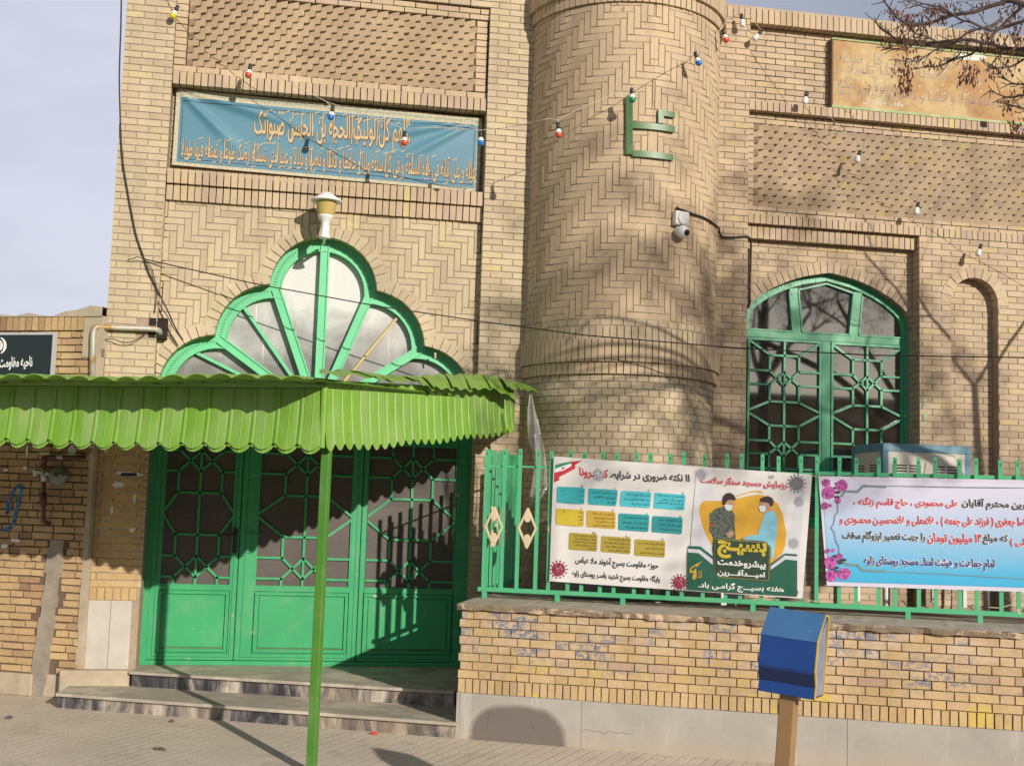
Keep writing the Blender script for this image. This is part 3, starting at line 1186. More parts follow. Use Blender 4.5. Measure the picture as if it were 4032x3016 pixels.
# ------------------------------------------------------------------ ground
g = MB()
g.add([(-400, -400, -0.36), (400, -400, -0.36), (400, 400, -0.36), (-400, 400, -0.36)], [[0, 1, 2, 3]])
tag(g.build('ground', M['earth'], loc=(0, 0, -0.36)), kind='structure')
g = MB()
g.add([ST(-14, 0, -1.0), ST(14, 0, -1.0), ST(14, 0, 1.25), ST(-14, 0, 1.25), ST(14, -0.34, 8.0), ST(-14, -0.34, 8.0)], [[0, 1, 2, 3], [3, 2, 4, 5]])
tag(g.build('pavement', M['pave'], loc=(0, -2, 0)), kind='structure')

# ------------------------------------------------------------------ the mosque
mosque = thing('mosque', 'cream brick mosque front with arched green doorway and round tower', 'mosque', (2.5, 0.3, 0))
XC = 0.075
TOPZ = 7.4
UL, UPR, UPL = -1.789, -1.36, 1.51          # pillar edges of the entrance bay
RBL, RWR, REND = 4.10, 5.895, 9.4           # right bay: left edge, window recess right edge, end

# outlines of the openings
lob = [((0.0, 3.64), 0.485), ((0.43, 3.15), 0.514), ((0.90, 2.66), 0.515)]


def isect(a, b):
    (c0, r0), (c1, r1) = a, b
    dx, dy = c1[0] - c0[0], c1[1] - c0[1]
    d = math.hypot(dx, dy)
    x = (d * d + r0 * r0 - r1 * r1) / (2 * d)
    h = math.sqrt(max(0, r0 * r0 - x * x))
    p = (c0[0] + dx * x / d - dy * h / d, c0[1] + dy * x / d + dx * h / d)
    q = (c0[0] + dx * x / d + dy * h / d, c0[1] + dy * x / d - dx * h / d)
    return p if p[0] + p[1] > q[0] + q[1] else q


def lobes(inset=0.0):
    ls = [(c, r - inset) for c, r in lob]
    p01, p12 = isect(ls[0], ls[1]), isect(ls[1], ls[2])
    an = lambda l, p: math.atan2(p[1] - l[0][1], p[0] - l[0][0])
    right = []
    right.append(arc(ls[0][0], ls[0][1], math.pi / 2, an(ls[0], p01), 14))
    right.append(arc(ls[1][0], ls[1][1], an(ls[1], p01), an(ls[1], p12), 14))
    right.append(arc(ls[2][0], ls[2][1], an(ls[2], p12), 0.0, 12))
    return right


def full_outline(inset=0.0, foot=0.25):
    r = [p for s in lobes(inset) for p in s[(0 if s is None else 0):]]
    r = r + [(r[-1][0], 2.3), (r[-1][0], foot)]
    l = [(-x, y) for x, y in reversed(r)]
    return [(x + XC, y) for x, y in l + r[1:]]


DOOR_OUT = full_outline()
win_half = [(0.0, 4.128), (0.13, 4.103), (0.273, 4.073), (0.40, 4.03), (0.531, 3.973), (0.64, 3.915), (0.705, 3.869), (0.765, 3.825), (0.826, 3.765), (0.862, 3.69), (0.878, 3.60), (0.878, 3.0), (0.878, 1.62)]
WC = 5.02
WIN_OUT = [(WC - x, y) for x, y in reversed(win_half)] + [(WC + x, y) for x, y in win_half[1:]]
NC, NRD, NZ = 6.489, 0.256, 3.89
NICHE_OUT = [(NC - NRD, 0.9)] + [(NC - NRD, NZ - 0.6)] + [(NC + NRD * math.cos(a), NZ + NRD * math.sin(a)) for a in [math.pi * (1 - i / 20) for i in range(21)]] + [(NC + NRD, NZ - 0.6), (NC + NRD, 0.9)]

# --- core of the building and the plain mortar bed behind every brick face
b = MB()
b.box(FA, UL + 0.01, REND, 0, TOPZ - 0.75, -8, -0.8)
b.box(FA, UL + 0.004, UPR - 0.006, 0, TOPZ, -0.8, -0.007)
b.box(FA, UPL + 0.006, 2.1, 0, TOPZ, -0.8, -0.007)
b.box(FA, UPR - 0.006, UPL + 0.006, 5.42, TOPZ, -0.8, -0.115)
b.box(FA, UPR - 0.006, UPL + 0.006, 4.36, 5.42, -0.8, -0.215)
fill_above(b, FA, [p for p in DOOR_OUT if p[1] > 2.31], 4.36, -0.107)
b.box(FA, 3.4, RBL - 0.006, 0, 6.70, -0.8, -0.007)
b.box(FA, RBL - 0.006, REND, 4.53, 6.68, -0.8, -0.125)
b.box(FA, RWR + 0.006, NC - NRD, 0, 4.53, -0.8, -0.007)
b.box(FA, NC + NRD, REND, 0, 4.53, -0.8, -0.007)
b.box(FA, NC - NRD, NC + NRD, 0, 4.25, -0.8, -0.122)
fill_above(b, FA, NICHE_OUT[1:-1], 4.53, -0.007)
skirt(b, FA, NICHE_OUT, -0.13, -0.006)
b.box(FA, RBL - 0.006, WC - 0.878, 0, 4.53, -0.8, -0.152)
b.box(FA, WC + 0.878, RWR + 0.006, 0, 4.53, -0.8, -0.152)
b.box(FA, WC - 0.878, WC + 0.878, 0, 1.62, -0.8, -0.152)
fill_above(b, FA, WIN_OUT[1:-1], 4.53, -0.152)
skirt(b, FA, WIN_OUT, -0.60, -0.148)
skirt(b, FA, [p for p in DOOR_OUT], -0.60, -0.105)
b.build('mortar_bed', M['mortar'], mosque)

# --- left pillar
b = MB()
HOLE = (fa(597, 1251, 0), fa(645, 1332, 0))


def in_hole(u, w):
    return HOLE[0][0] - 0.05 < u < HOLE[1][0] + 0.06 and HOLE[1][1] - 0.0 < w < HOLE[0][1] + 0.02


bond(b, FA, UL, UPR, 0.93, TOPZ, skip=in_hole, phase=0.25)
bond(b, right_reveal(UPR - 0.001), -0.001, 0.10, 2.3, 4.36, L=0.2, n0=-0.006)
bond(b, left_reveal(UL + 0.001), 0.001, 0.8, 0.2, TOPZ, L=0.2, n0=-0.006)
pl = b.build('brick_pillar', M['brick'], mosque)
b = MB()
bond(b, FA, UL, UPR - 0.03, 0.93, 2.44, kind='flem', n0=0.0, n1=0.003, j=0.011)
soldiers(b, FA, UL, UPR - 0.03, 0.825, 0.928, n0=-0.01, n1=0.003)
b.build('brick_pillar_foot', M['brick_pier'], mosque)
b = MB()
for (x0, x1) in ((-1.786, -1.60), (-1.597, -1.425)):
    b.box(FA, x0, x1, 0.245, 0.822, -0.02, 0.006)
b.build('stone_cladding', M['slab'], mosque, bevel=0.002)
b = MB()
b.box(FA, HOLE[0][0] - 0.02, HOLE[1][0] + 0.02, HOLE[1][1], HOLE[0][1], -0.2, -0.004)  # flat dark face painted in for the hole's shaded depth
b.build('painted_hole', M['hole'], mosque)

# --- right pillar
b = MB()
bond(b, FA, UPL, 2.06, 0.2, TOPZ, phase=0.1)
bond(b, left_reveal(UPL + 0.001), 0.001, 0.20, 0.2, TOPZ, L=0.2, n0=-0.006)
b.build('brick_pillar', M['brick'], mosque)

# --- entrance bay, from the top down
b = MB()
bond(b, FA, UPR, UPL, 6.414, TOPZ, n0=-0.05)
b.build('brick_wall', M['brick'], mosque)
b = MB()
bond(b, FA, UPR, UPL, 6.30, 6.41, n0=-0.1, n1=-0.035)
b.build('stepped_course', M['brick_yellow'], mosque)
b = MB()
bond(b, FA, UPR, UPR + 0.108, 5.605, 6.298, L=0.105, n0=-0.115, n1=-0.05, kind='stack')
bond(b, FA, UPL - 0.115, UPL, 5.605, 6.298, L=0.105, n0=-0.115, n1=-0.05, kind='stack')
bond(b, FA, UPR, UPL, 5.538, 5.60, n0=-0.115, n1=-0.048)


def skewed(mb, u0, u1, w0, w1, n_in, n_out, H=0.0625, P=0.103):
    rows = round((w1 - w0) / H)
    h = (w1 - w0) / rows
    for r in range(rows):
        x = u0 - (0 if r % 2 else P / 2)
        while x < u1 - 0.01:
            a, c = max(x, u0), min(x + P, u1)
            if c - a > 0.015:
                j = R_.uniform(0.001, 0.003)
                lo, hi = n_in + R_.uniform(-0.004, 0.004), n_out + R_.uniform(-0.007, 0.005)
                z0, z1 = w0 + r * h + 0.0015, w0 + (r + 1) * h - 0.0015
                mb.prism(FA, [(a + j, z0), (c - j, z0), (c - j, z1), (a + j, z1)], n_in - 0.05, [lo, hi, hi, lo])
            x += P


skewed(b, UPR + 0.11, UPL - 0.117, 5.605, 6.298, -0.088, -0.038)
b.build('brick_frieze', M['brick_rose'], mosque)
b = MB()
soldiers(b, FA, UPR, UPL, 5.42, 5.535, n0=-0.22, n1=-0.03)
b.build('soldier_course', M['brick_yellow'], mosque)
b = MB()
bond(b, FA, UPR, UPL, 4.64, 5.42, n0=-0.215, n1=-0.205)
b.build('banner_recess', M['brick'], mosque)
b = MB()
soldiers(b, FA, UPR, UPL, 4.508, 4.638, n0=-0.22, n1=-0.03)
b.build('soldier_course', M['brick_yellow'], mosque)
b = MB()
soldiers(b, FA, UPR, UPL, 4.362, 4.500, n0=-0.16, n1=-0.064)
b.build('soldier_course', M['brick_yellow'], mosque)
b = MB()
herring(b, FA, UPR, UPL, 2.3, 4.36, n0=-0.107, n1=-0.10, clip=outline_clip(DOOR_OUT, 0.085), org=(0.31, 3.3))
b.build('herringbone_panel', M['brick'], mosque)
b = MB()
for sgn in (-1, 1):
    for s in lobes():
        ln = [(XC + sgn * x, y) for x, y in s]
        if sgn < 0:
            ln.reverse()
        ring(b, FA, ln, 0.118, -0.2, -0.094, lim=(UPR + 0.003, UPL - 0.003, 2.0, 5))
b.build('lobed_arch', M['brick'], mosque)

# --- fanlight over the doors
fan = MB()
FN0, FN1 = -0.30, -0.24
outer = [p for p in full_outline(0.0, 2.3)]
HUB = (XC, 2.52)
INN = 0.095


def band(mb, o_line, i_line, n0, n1, mi=0):
    for i in range(len(o_line) - 1):
        a, c = o_line[i], o_line[i + 1]
        d, e = i_line[i], i_line[i + 1]
        mb.prism(FA, [a, c, e, d], n0, n1, mi, True)


lo_, li_ = lobes(0.0), lobes(INN)
for sgn in (-1, 1):
    for so, si in zip(lo_, li_):
        k = len(so)
        band(fan, [(XC + sgn * x, y) for x, y in so], [(XC + sgn * x, y) for x, y in si], FN0, FN1)
        si2 = [(c2[0], c2[1]) for c2 in lobes(INN + 0.012)[lo_.index(so)]]
        band(fan, [(XC + sgn * x, y) for x, y in si], [(XC + sgn * x, y) for x, y in si2], FN0, FN1 + 0.012)
frame = None
fl = fan.build('fanlight', M['green_light'], mosque)
b = MB()
# teeth cut in the sheet metal of the frame
for sgn in (-1, 1):
    for (c, r), so in zip(lob, lo_):
        a0 = math.atan2(so[0][1] - c[1], so[0][0] - c[0])
        a1 = math.atan2(so[-1][1] - c[1], so[-1][0] - c[0])
        k = int(abs(a1 - a0) * r / 0.026)
        for i in range(1, k):
            a = a0 + (a1 - a0) * i / k
            p = (XC + sgn * (c[0] + (r - 0.030) * math.cos(a)), c[1] + (r - 0.030) * math.sin(a))
            q = (XC + sgn * (c[0] + (r - 0.058) * math.cos(a)), c[1] + (r - 0.058) * math.sin(a))
            b.bar(FA, p, q, 0.0045, FN1, FN1 + 0.0025)
b.build('cut_tabs', M['groove'], fl)
b = MB()
cusp1 = lo_[0][-1]
cusp2 = lo_[1][-1]


def spoke(mb, p, wd, n1, ext=0.0):
    mb.bar(FA, p, HUB, wd, FN0, n1, 0)
    for o in (-1, 1):
        dx, dy = HUB[0] - p[0], HUB[1] - p[1]
        L = math.hypot(dx, dy)
        ox, oy = -dy / L * (wd / 2 - 0.008) * o, dx / L * (wd / 2 - 0.008) * o
        mb.bar(FA, (p[0] + ox, p[1] + oy), (HUB[0] + ox, HUB[1] + oy), 0.012, FN0, n1 + 0.012, 0)


spoke(b, (XC, 4.10), 0.085, FN1 + 0.004)
for sgn in (-1, 1):
    spoke(b, (XC + sgn * (cusp1[0] - 0.055), cusp1[1] - 0.02), 0.085, FN1 + 0.006)
    spoke(b, (XC + sgn * (cusp2[0] - 0.03), cusp2[1] - 0.02), 0.08, FN1 + 0.008)
b.build('spoke', M['green_light'], fl)
b = MB()
for sgn in (-1, 1):
    for ang in ((math.radians(47),) if sgn < 0 else ()):
        p = (XC + sgn * 0.42 + sgn * 0.42 * math.cos(ang), 3.15 + 0.42 * math.sin(ang))
        b.bar(FA, p, HUB, 0.028, FN0, FN1 - 0.01)
    for p in (((1.13, 3.03), (1.30, 2.80)) if sgn < 0 else ((1.29, 2.78),)):
        b.bar(FA, (XC + sgn * p[0], p[1]), HUB, 0.026, FN0, FN1 - 0.012)
b.build('glazing_bar', M['green_light'], fl)
b = MB()
p = (XC + 0.42 + 0.44 * math.cos(math.radians(50)) * 0.95, 3.15 + 0.42 * math.sin(math.radians(43)))
b.bar(FA, p, HUB, 0.022, FN0, FN1 - 0.01)
tag(b.build('glazing_bar', M['mustard'], fl), 'yellow brown unpainted bar')
b = MB()
ln = [q for q in full_outline(0.02, 2.3)]
cv = [FA(q[0], q[1], FN0 - 0.005) for q in ln] + [FA(HUB[0], 2.3, FN0 - 0.005)]
b.add(cv, [[i, i + 1, len(cv) - 1] for i in range(len(cv) - 2)])
b.build('pane', M['fan_glass'], fl)

# --- doors
M['rust_stain'] = plain('rust_stain', (0.17, 0.12, 0.04), 0.9, var=0.5, scale=18)
DN = -0.30
FRX0, FRX1 = -1.385, 1.47
df = MB()
for (x0, x1) in ((FRX0 - 0.03, -1.318), (1.43, FRX1 + 0.06)):
    df.box(FA, x0, x1, 0.245, 2.42, DN - 0.06, DN + 0.015)
df.box(FA, FRX0, FRX1, 2.36, 2.46, DN - 0.06, DN + 0.012)
df.box(FA, FRX0, FRX1, 0.245, 0.285, DN - 0.06, DN + 0.008)
dfo = df.build('door_frame', M['green'], mosque, bevel=0.003)


def lattice(mb, fr, u0, u1, w0, w1, z, n0, n1, wd, b_in, top='x', corner=False):
    uc = (u0 + u1) / 2
    a = (u1 - u0) / 2
    seg = [((0, w0), (0, w1))]
    z0, z1, z2, z3, zm, z4, z5, z6, z7, z8 = z
    for s in (-1, 1):
        B, A = s * b_in, s * a
        seg += [((B, z0), (B, z1)), ((A, z1), (B, z1)), ((A, z2), (B, z2)), ((B, z1), (0, z2)), ((B, z2), (0, z1)), ((B, z2), (B, z3)), ((B, z3), (0, z3)),
                ((B, z3), (A, zm - 0.01)), ((A, zm + 0.01), (B, z4)), ((B, z4), (0, z4)), ((B, z4), (B, z5)), ((A, z5), (B, z5)), ((A, z6), (B, z6)),
                ((B, z5), (0, z6)), ((B, z6), (0, z5)), ((B, z6), (B, z7))]
        if corner:
            seg += [((B, z7), (0, z7)), ((B, z7), (A, z8))]
        else:
            seg += [((B, z7), (B, z8))]
    for p, q in seg:
        mb.bar(fr, (uc + p[0], p[1]), (uc + q[0], q[1]), wd, n0, n1, 0, wd * 0.3)


DZ = (0.94, 1.014, 1.20, 1.39, 1.575, 1.762, 1.955, 2.14, 2.21, 2.25)
for (x0, x1, g0, g1, lab, hand) in ((-1.318, -0.567, -1.243, -0.622, None, 1), (-0.557, 0.517, -0.413, 0.437, None, -1), (0.527, 1.43, 0.562, 1.392, None, 0)):
    m = MB()
    t = 0.02
    m.box(FA, x0, g0, 0.29, 2.36, DN - 0.04, DN)
    m.box(FA, g1, x1, 0.29, 2.36, DN - 0.04, DN)
    m.box(FA, g0, g1, 0.29, 0.345, DN - 0.04, DN)
    m.box(FA, g0, g1, 0.90, 0.94, DN - 0.04, DN)
    m.box(FA, g0, g1, 2.25, 2.36, DN - 0.04, DN)
    # kick panel: raised frame, sunk border, raised field
    m.box(FA, g0, g1, 0.345, 0.90, DN - 0.04, DN - 0.014)
    p0, p1, q0, q1 = g0 + 0.012, g1 - 0.012, 0.36, 0.888
    for (a0, a1, c0, c1) in ((p0, p1, q0, q0 + 0.022), (p0, p1, q1 - 0.022, q1), (p0, p0 + 0.022, q0 + 0.022, q1 - 0.022), (p1 - 0.022, p1, q0 + 0.022, q1 - 0.022)):
        m.box(FA, a0, a1, c0, c1, DN - 0.02, DN + 0.006)
    m.box(FA, p0 + 0.042, p1 - 0.042, q0 + 0.042, q1 - 0.042, DN - 0.02, DN - 0.003)
    d = m.build('door', M['green'], mosque, bevel=0.002)
    m = MB()
    m.box(FA, p0 + 0.03, p1 - 0.03, q0 + 0.030, q0 + 0.0365, DN - 0.02, DN - 0.0105)
    m.build('rust_line', M['rust_stain'], d)
    gb = MB()
    gb.box(FA, x0 - 0.005, x0 + 0.001, 0.29, 2.36, DN - 0.01, DN + 0.0012)
    gb.box(FA, x0 + 0.045, x0 + 0.050, 0.31, 2.34, DN - 0.01, DN + 0.0012)
    gb.box(FA, x1 - 0.040, x1 - 0.035, 0.31, 2.34, DN - 0.01, DN + 0.0012)
    gb.box(FA, x0 + 0.05, x1 - 0.04, 0.315, 0.319, DN - 0.01, DN + 0.0012)
    gb.build('joint_line', M['groove'], d)
    m = MB()
    lattice(m, FA, g0, g1, 0.94, 2.25, DZ, DN - 0.025, DN - 0.004, 0.021, min(0.69 * (g1 - g0) / 2, 0.19))
    for (a0, a1, c0, c1) in ((g0, g1, 0.94, 0.952), (g0, g0 + 0.012, 0.952, 2.25), (g1 - 0.012, g1, 0.952, 2.25)):
        m.box(FA, a0, a1, c0, c1, DN - 0.025, DN - 0.003)
    m.build('lattice', M['green'], d)
    m = MB()
    m.quad(FA, g0, g1, 0.94, 2.25, DN - 0.024)
    m.build('pane', M['door_glass'], d)
    if hand:
        hx = x1 - 0.035 if hand > 0 else x0 + 0.075
        m = MB()
        m.box(FA, hx - 0.021, hx + 0.021, 1.24, 1.46, DN - 0.005, DN + 0.010)
        m.tube([FA(hx, 1.405, DN), FA(hx, 1.405, DN + 0.055)], 0.010)
        m.tube([FA(hx, 1.405, DN + 0.05), FA(hx - 0.125 * hand if hand > 0 else hx + 0.10, 1.40, DN + 0.052)], [0.010, 0.008])
        m.build('handle', M['black'] if hand > 0 else M['green'], d)
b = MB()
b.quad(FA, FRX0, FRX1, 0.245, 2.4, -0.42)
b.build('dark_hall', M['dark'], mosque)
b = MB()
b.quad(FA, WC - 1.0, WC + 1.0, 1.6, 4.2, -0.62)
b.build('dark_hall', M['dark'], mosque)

# --- right bay
b = MB()
bond(b, FA, 3.5, RBL, 0.2, 6.575, phase=0.3)
bond(b, right_reveal(RBL - 0.001), -0.001, 0.14, 0.2, 6.5, L=0.2, n0=-0.006)
soldiers(b, FA, 3.5, RBL, 6.578, 6.69, n1=0.002)
b.build('brick_pilaster', M['brick_right'], mosque)
b = MB()
soldiers(b, FA, RBL, REND, 6.545, 6.688, n0=-0.12, n1=0.0)
b.build('cornice', M['brick_right'], mosque)
b = MB()
b.box(FA, 3.4, REND, 6.69, 6.71, -0.9, -0.008)
b.build('roof_edge', M['cement'], mosque)
b = MB()
bond(b, FA, RBL, REND, 5.757, 6.54, n0=-0.125, n1=-0.105)
b.build('brick_wall', M['brick_right'], mosque)
b = MB()
soldiers(b, FA, RBL, REND, 5.663, 5.756, n0=-0.12, n1=0.0)
b.build('soldier_course', M['brick_yellow'], mosque)
b = MB()
soldiers(b, FA, RBL, REND, 4.535, 4.624, n0=-0.12, n1=0.0)
b.build('soldier_course', M['brick_yellow'], mosque)
b = MB()
soldiers(b, FA, RBL, RWR, 4.40, 4.527, n0=-0.13, n1=-0.06)
b.build('soldier_course', M['brick_yellow'], mosque)
b = MB()
bond(b, FA, RBL, REND, 5.556, 5.66, n0=-0.12, n1=-0.085)
b.build('brick_course', M['brick_yellow'], mosque)
b = MB()
bond(b, FA, RBL, RBL + 0.075, 4.715, 5.553, L=0.075, n0=-0.12, n1=-0.07, kind='stack')
bond(b, FA, RBL, REND, 4.627, 4.712, H=0.043, L=0.206, n0=-0.12, n1=-0.035)
skewed(b, RBL + 0.077, REND, 4.715, 5.553, -0.118, -0.062)
b.build('brick_frieze', M['brick_right'], mosque)
b = MB()
bond(b, FA, RBL, RWR, 0.87, 1.62, n0=-0.152, n1=-0.145)
bond(b, FA, RBL, RWR, 1.622, 4.40, n0=-0.152, n1=-0.145, clip=outline_clip(WIN_OUT, 0.075), phase=0.2)
b.build('window_recess', M['brick_right'], mosque)
b = MB()
arch_w = [p for p in WIN_OUT if p[1] > 3.55]
ring(b, FA, arch_w, 0.118, -0.3, -0.139, W=0.066)
bond(b, left_reveal(WC + 0.878), 0.15, 0.34, 0.9, 3.6, n0=-0.003, n1=0.003)
b.build('pointed_arch', M['brick_right'], mosque)
b = MB()
bond(b, FA, RWR, REND, 0.9, 4.53, clip=outline_clip(NICHE_OUT, 0.004 if False else 0.0), phase=0.35)
bond(b, left_reveal(RWR + 0.001), 0.0, 0.145, 0.9, 4.53, L=0.15, n0=-0.006)
b.build('brick_wall', M['brick_right'], mosque)
b = MB()
bond(b, FA, NC - NRD, NC + NRD, 0.9, 4.2, n0=-0.122, n1=-0.115)
bond(b, left_reveal(NC + NRD + 0.001), 0.0, 0.115, 0.9, NZ, L=0.12, n0=-0.003, n1=0.0)
b.build('niche', M['brick_right'], mosque)
b = MB()
ring(b, FA, [(NC + NRD * math.cos(a), NZ + NRD * math.sin(a)) for a in [math.pi * (1.02 - 1.04 * i / 24) for i in range(25)]], 0.108, -0.115, 0.006, W=0.07)
b.build('niche_arch', M['brick_right'], mosque)

# --- window
WN = -0.23
win = MB()
wo_ = [(WC - 0.878, 3.42)] + [p for p in WIN_OUT if p[1] > 3.4] + [(WC + 0.878, 3.42)]
cx0, cz0 = WC, 3.5


def inset(line, d):
    ns = normals(line)
    return [(p[0] - n[0] * d, p[1] - n[1] * d) for p, n in zip(line, ns)]


wi_ = inset(wo_, 0.07)
band(win, wo_, wi_, WN - 0.05, WN)
WX0, WX1 = WC - 0.878, WC + 0.878
win.box(FA, WX0, WX0 + 0.05, 1.62, 3.42, WN - 0.05, WN)
win.box(FA, WX1 - 0.05, WX1, 1.62, 3.42, WN - 0.05, WN + 0.01)
win.box(FA, WX0 + 0.05, WX1 - 0.05, 3.455, 3.525, WN - 0.05, WN + 0.004)
win.box(FA, WC - 0.045, WC + 0.045, 1.68, 3.455, WN - 0.05, WN + 0.004)
win.box(FA, WX0 + 0.05, WX1 - 0.05, 1.62, 1.68, WN - 0.05, WN + 0.004)
wino = win.build('arched_window', M['green_win'], mosque, bevel=0.003)
b = MB()
acc = arch_w
for i in range(len(arch_w) - 1):
    a, c = arch_w[i], arch_w[i + 1]
    L = math.hypot(c[0] - a[0], c[1] - a[1])
    k = max(1, int(L / 0.03))
    nx, ny = -(c[1] - a[1]) / L, (c[0] - a[0]) / L
    for q in range(k):
        t = (q + 0.5) / k
        p = (a[0] + (c[0] - a[0]) * t, a[1] + (c[1] - a[1]) * t)
        b.bar(FA, (p[0] - nx * 0.012, p[1] - ny * 0.012), (p[0] - nx * 0.036, p[1] - ny * 0.036), 0.005, WN, WN + 0.002)
b.build('cut_tabs', M['groove'], wino)
b = MB()
for x0, x1, y in ((4.676, 4.703, 0), (5.36, 5.31, 0)):
    pass
b.bar(FA, (4.715, 3.50), (4.672, 3.965), 0.085, WN - 0.04, WN + 0.002)
b.bar(FA, (5.315, 3.50), (5.358, 3.965), 0.085, WN - 0.04, WN + 0.002)
for (p, q) in (((4.765, 3.53), (4.722, 3.95)), ((5.265, 3.53), (5.308, 3.95)), ((4.665, 3.535), (4.628, 3.93)), ((5.365, 3.535), (5.402, 3.93)),
               ((4.722, 3.95), (5.02, 4.03)), ((5.02, 4.03), (5.308, 3.95)), ((4.765, 3.53), (5.265, 3.53)), ((4.20, 3.53), (4.66, 3.53)), ((5.37, 3.53), (5.84, 3.53))):
    b.bar(FA, p, q, 0.016, WN - 0.03, WN + 0.012)
b.build('mullion', M['green_win'], wino)
WZ = (1.70, 1.80, 1.93, 2.08, 2.20, 2.318, 2.447, 2.594, 2.722, 2.83)
for (c0, c1) in ((WX0 + 0.058, WC - 0.052), (WC + 0.052, WX1 - 0.058)):
    m = MB()
    for (a0, a1, d0, d1) in ((c0, c1, 3.425, 3.452), (c0, c1, 1.685, 1.71), (c0, c0 + 0.022, 1.71, 3.425), (c1 - 0.022, c1, 1.71, 3.425)):
        m.box(FA, a0, a1, d0, d1, WN - 0.03, WN + 0.012)
    uc, A, B = (c0 + c1) / 2, (c1 - c0) / 2 - 0.012, 0.152
    seg = [((0, 1.70), (0, 3.43))]
    for s in (-1, 1):
        b_, a_ = s * B, s * A
        seg += [((a_, 3.425), (b_, 3.285)), ((b_, 3.285), (0, 3.285)), ((b_, 3.285), (b_, 3.131)), ((a_, 3.131), (b_, 3.131)), ((a_, 2.995), (b_, 2.995)),
                ((b_, 3.131), (0, 2.985)), ((b_, 2.995), (0, 3.12)), ((b_, 2.995), (b_, 2.83)), ((b_, 2.83), (0, 2.83)), ((b_, 2.83), (a_, 2.735)),
                ((a_, 2.712), (b_, 2.594)), ((b_, 2.594), (0, 2.594)), ((b_, 2.594), (b_, 2.445)), ((a_, 2.445), (b_, 2.445)), ((a_, 2.318), (b_, 2.318)),
                ((b_, 2.445), (0, 2.30)), ((b_, 2.318), (0, 2.435)), ((b_, 2.318), (b_, 2.175)), ((a_, 2.175), (0, 2.175)), ((b_, 2.175), (b_, 1.70)), ((a_, 1.93), (0, 1.93))]
    for p, q in seg:
        m.bar(FA, (uc + p[0], p[1]), (uc + q[0], q[1]), 0.021, WN - 0.02, WN + 0.006, 0, 0.006)
    m.build('casement', M['green_win'], wino)
    m = MB()
    m.quad(FA, c0, c1, 1.69, 3.44, WN - 0.022)
    m.build('pane', M['glass'], wino)
m = MB()
wi2 = [p for p in inset(wo_, 0.03)]
cv = [FA(q[0], q[1], WN - 0.03) for q in wi2] + [FA(WC, 3.45, WN - 0.03)]
m.add(cv, [[i, i + 1, len(cv) - 1] for i in range(len(cv) - 1)])
m.build('pane', M['glass'], wino)
m = MB()
k = 60
cvs = []
for i in range(k + 1):
    x = WX0 + 0.02 + 0.42 * i / k
    cvs.append((x, -0.42 + 0.028 * math.sin(i * 1.35) + 0.012 * math.sin(i * 0.6)))
for (a, c) in zip(cvs[:-1], cvs[1:]):
    m.add([FA(a[0], 1.65, a[1]), FA(c[0], 1.65, c[1]), FA(c[0], 3.40, c[1]), FA(a[0], 3.40, a[1])], [[0, 1, 2, 3]])
m.build('curtain', M['curtain'], mosque, smooth=True)

# --- round tower
tw = MB()


def drum(mb, r, z0, z1, mi=0, k=72):
    vs, fs = [], []
    for i in range(k + 1):
        a = -math.pi * 0.62 + math.pi * 1.24 * i / k
        for z in (z0, z1):
            vs.append(Vector((MC[0] + r * math.sin(a), MC[1] - r * math.cos(a), z)))
    for i in range(k):
        fs.append([2 * i, 2 * i + 2, 2 * i + 3, 2 * i + 1])
    for e in (0, 1):
        fs.append([2 * i + e for i in range(k + 1)])
    mb.add(vs, fs, mi)


drum(tw, 0.898, 0, 2.93)
drum(tw, 0.915, 2.9, TOPZ)
two = tw.build('round_tower', M['mortar'], mosque)
SPAN = math.pi * 0.60
b = MB()
bond(b, cyl(0.905), -0.905 * SPAN, 0.905 * SPAN, 0.2, 2.905, L=0.206, kind='head', H=0.0625, n0=-0.008, n1=0.0)
b.build('header_brickwork', M['brick'], two)
b = MB()
soldiers(b, cyl(0.935), -0.935 * SPAN, 0.935 * SPAN, 2.906, 3.008, n0=-0.05, n1=0.0)
soldiers(b, cyl(0.957), -0.957 * SPAN, 0.957 * SPAN, 3.012, 3.214, W=0.0605, n0=-0.05, n1=0.0)
b.build('soldier_band', M['brick_rose'], two)
b = MB()
soldiers(b, cyl(0.926), -0.926 * SPAN, 0.926 * SPAN, 3.217, 3.328, n0=-0.02, n1=0.0)
bond(b, cyl(0.923), -0.923 * SPAN, 0.923 * SPAN, 3.33, 3.393, L=0.206, kind='head', n0=-0.008, n1=0.0)
b.build('base_course', M['brick'], two)
b = MB()
MU = 0.94 * math.asin(max(-1, min(1, (fa(2566, 300, 0.8)[0] - MC[0]) / 0.922))) if False else None
cu0 = 0.922 * math.asin((fa(2570, 400, 0.8)[0] - MC[0]) / 0.922)
herring(b, cyl(0.922), -0.922 * SPAN, 0.922 * SPAN, 3.395, 6.265, n0=-0.008, n1=0.0, mirror=cu0, org=(0.13 + cu0, 3.30))
b.build('herringbone_shaft', M['brick_rose'], two)
b = MB()
soldiers(b, cyl(0.945), -0.945 * SPAN, 0.945 * SPAN, 6.266, 6.374, n0=-0.05, n1=0.0)
soldiers(b, cyl(0.975), -0.975 * SPAN, 0.975 * SPAN, 6.376, 6.58, n0=-0.08, n1=0.0)
b.build('top_band', M['brick_rose'], two)
b = MB()
bond(b, cyl(0.955), -0.955 * SPAN, 0.955 * SPAN, 6.582, TOPZ, L=0.206, kind='head', n0=-0.06, n1=0.0)
b.build('header_brickwork', M['brick'], two)

# green metal letters fixed to the tower
LT = MB()
rt = 0.922


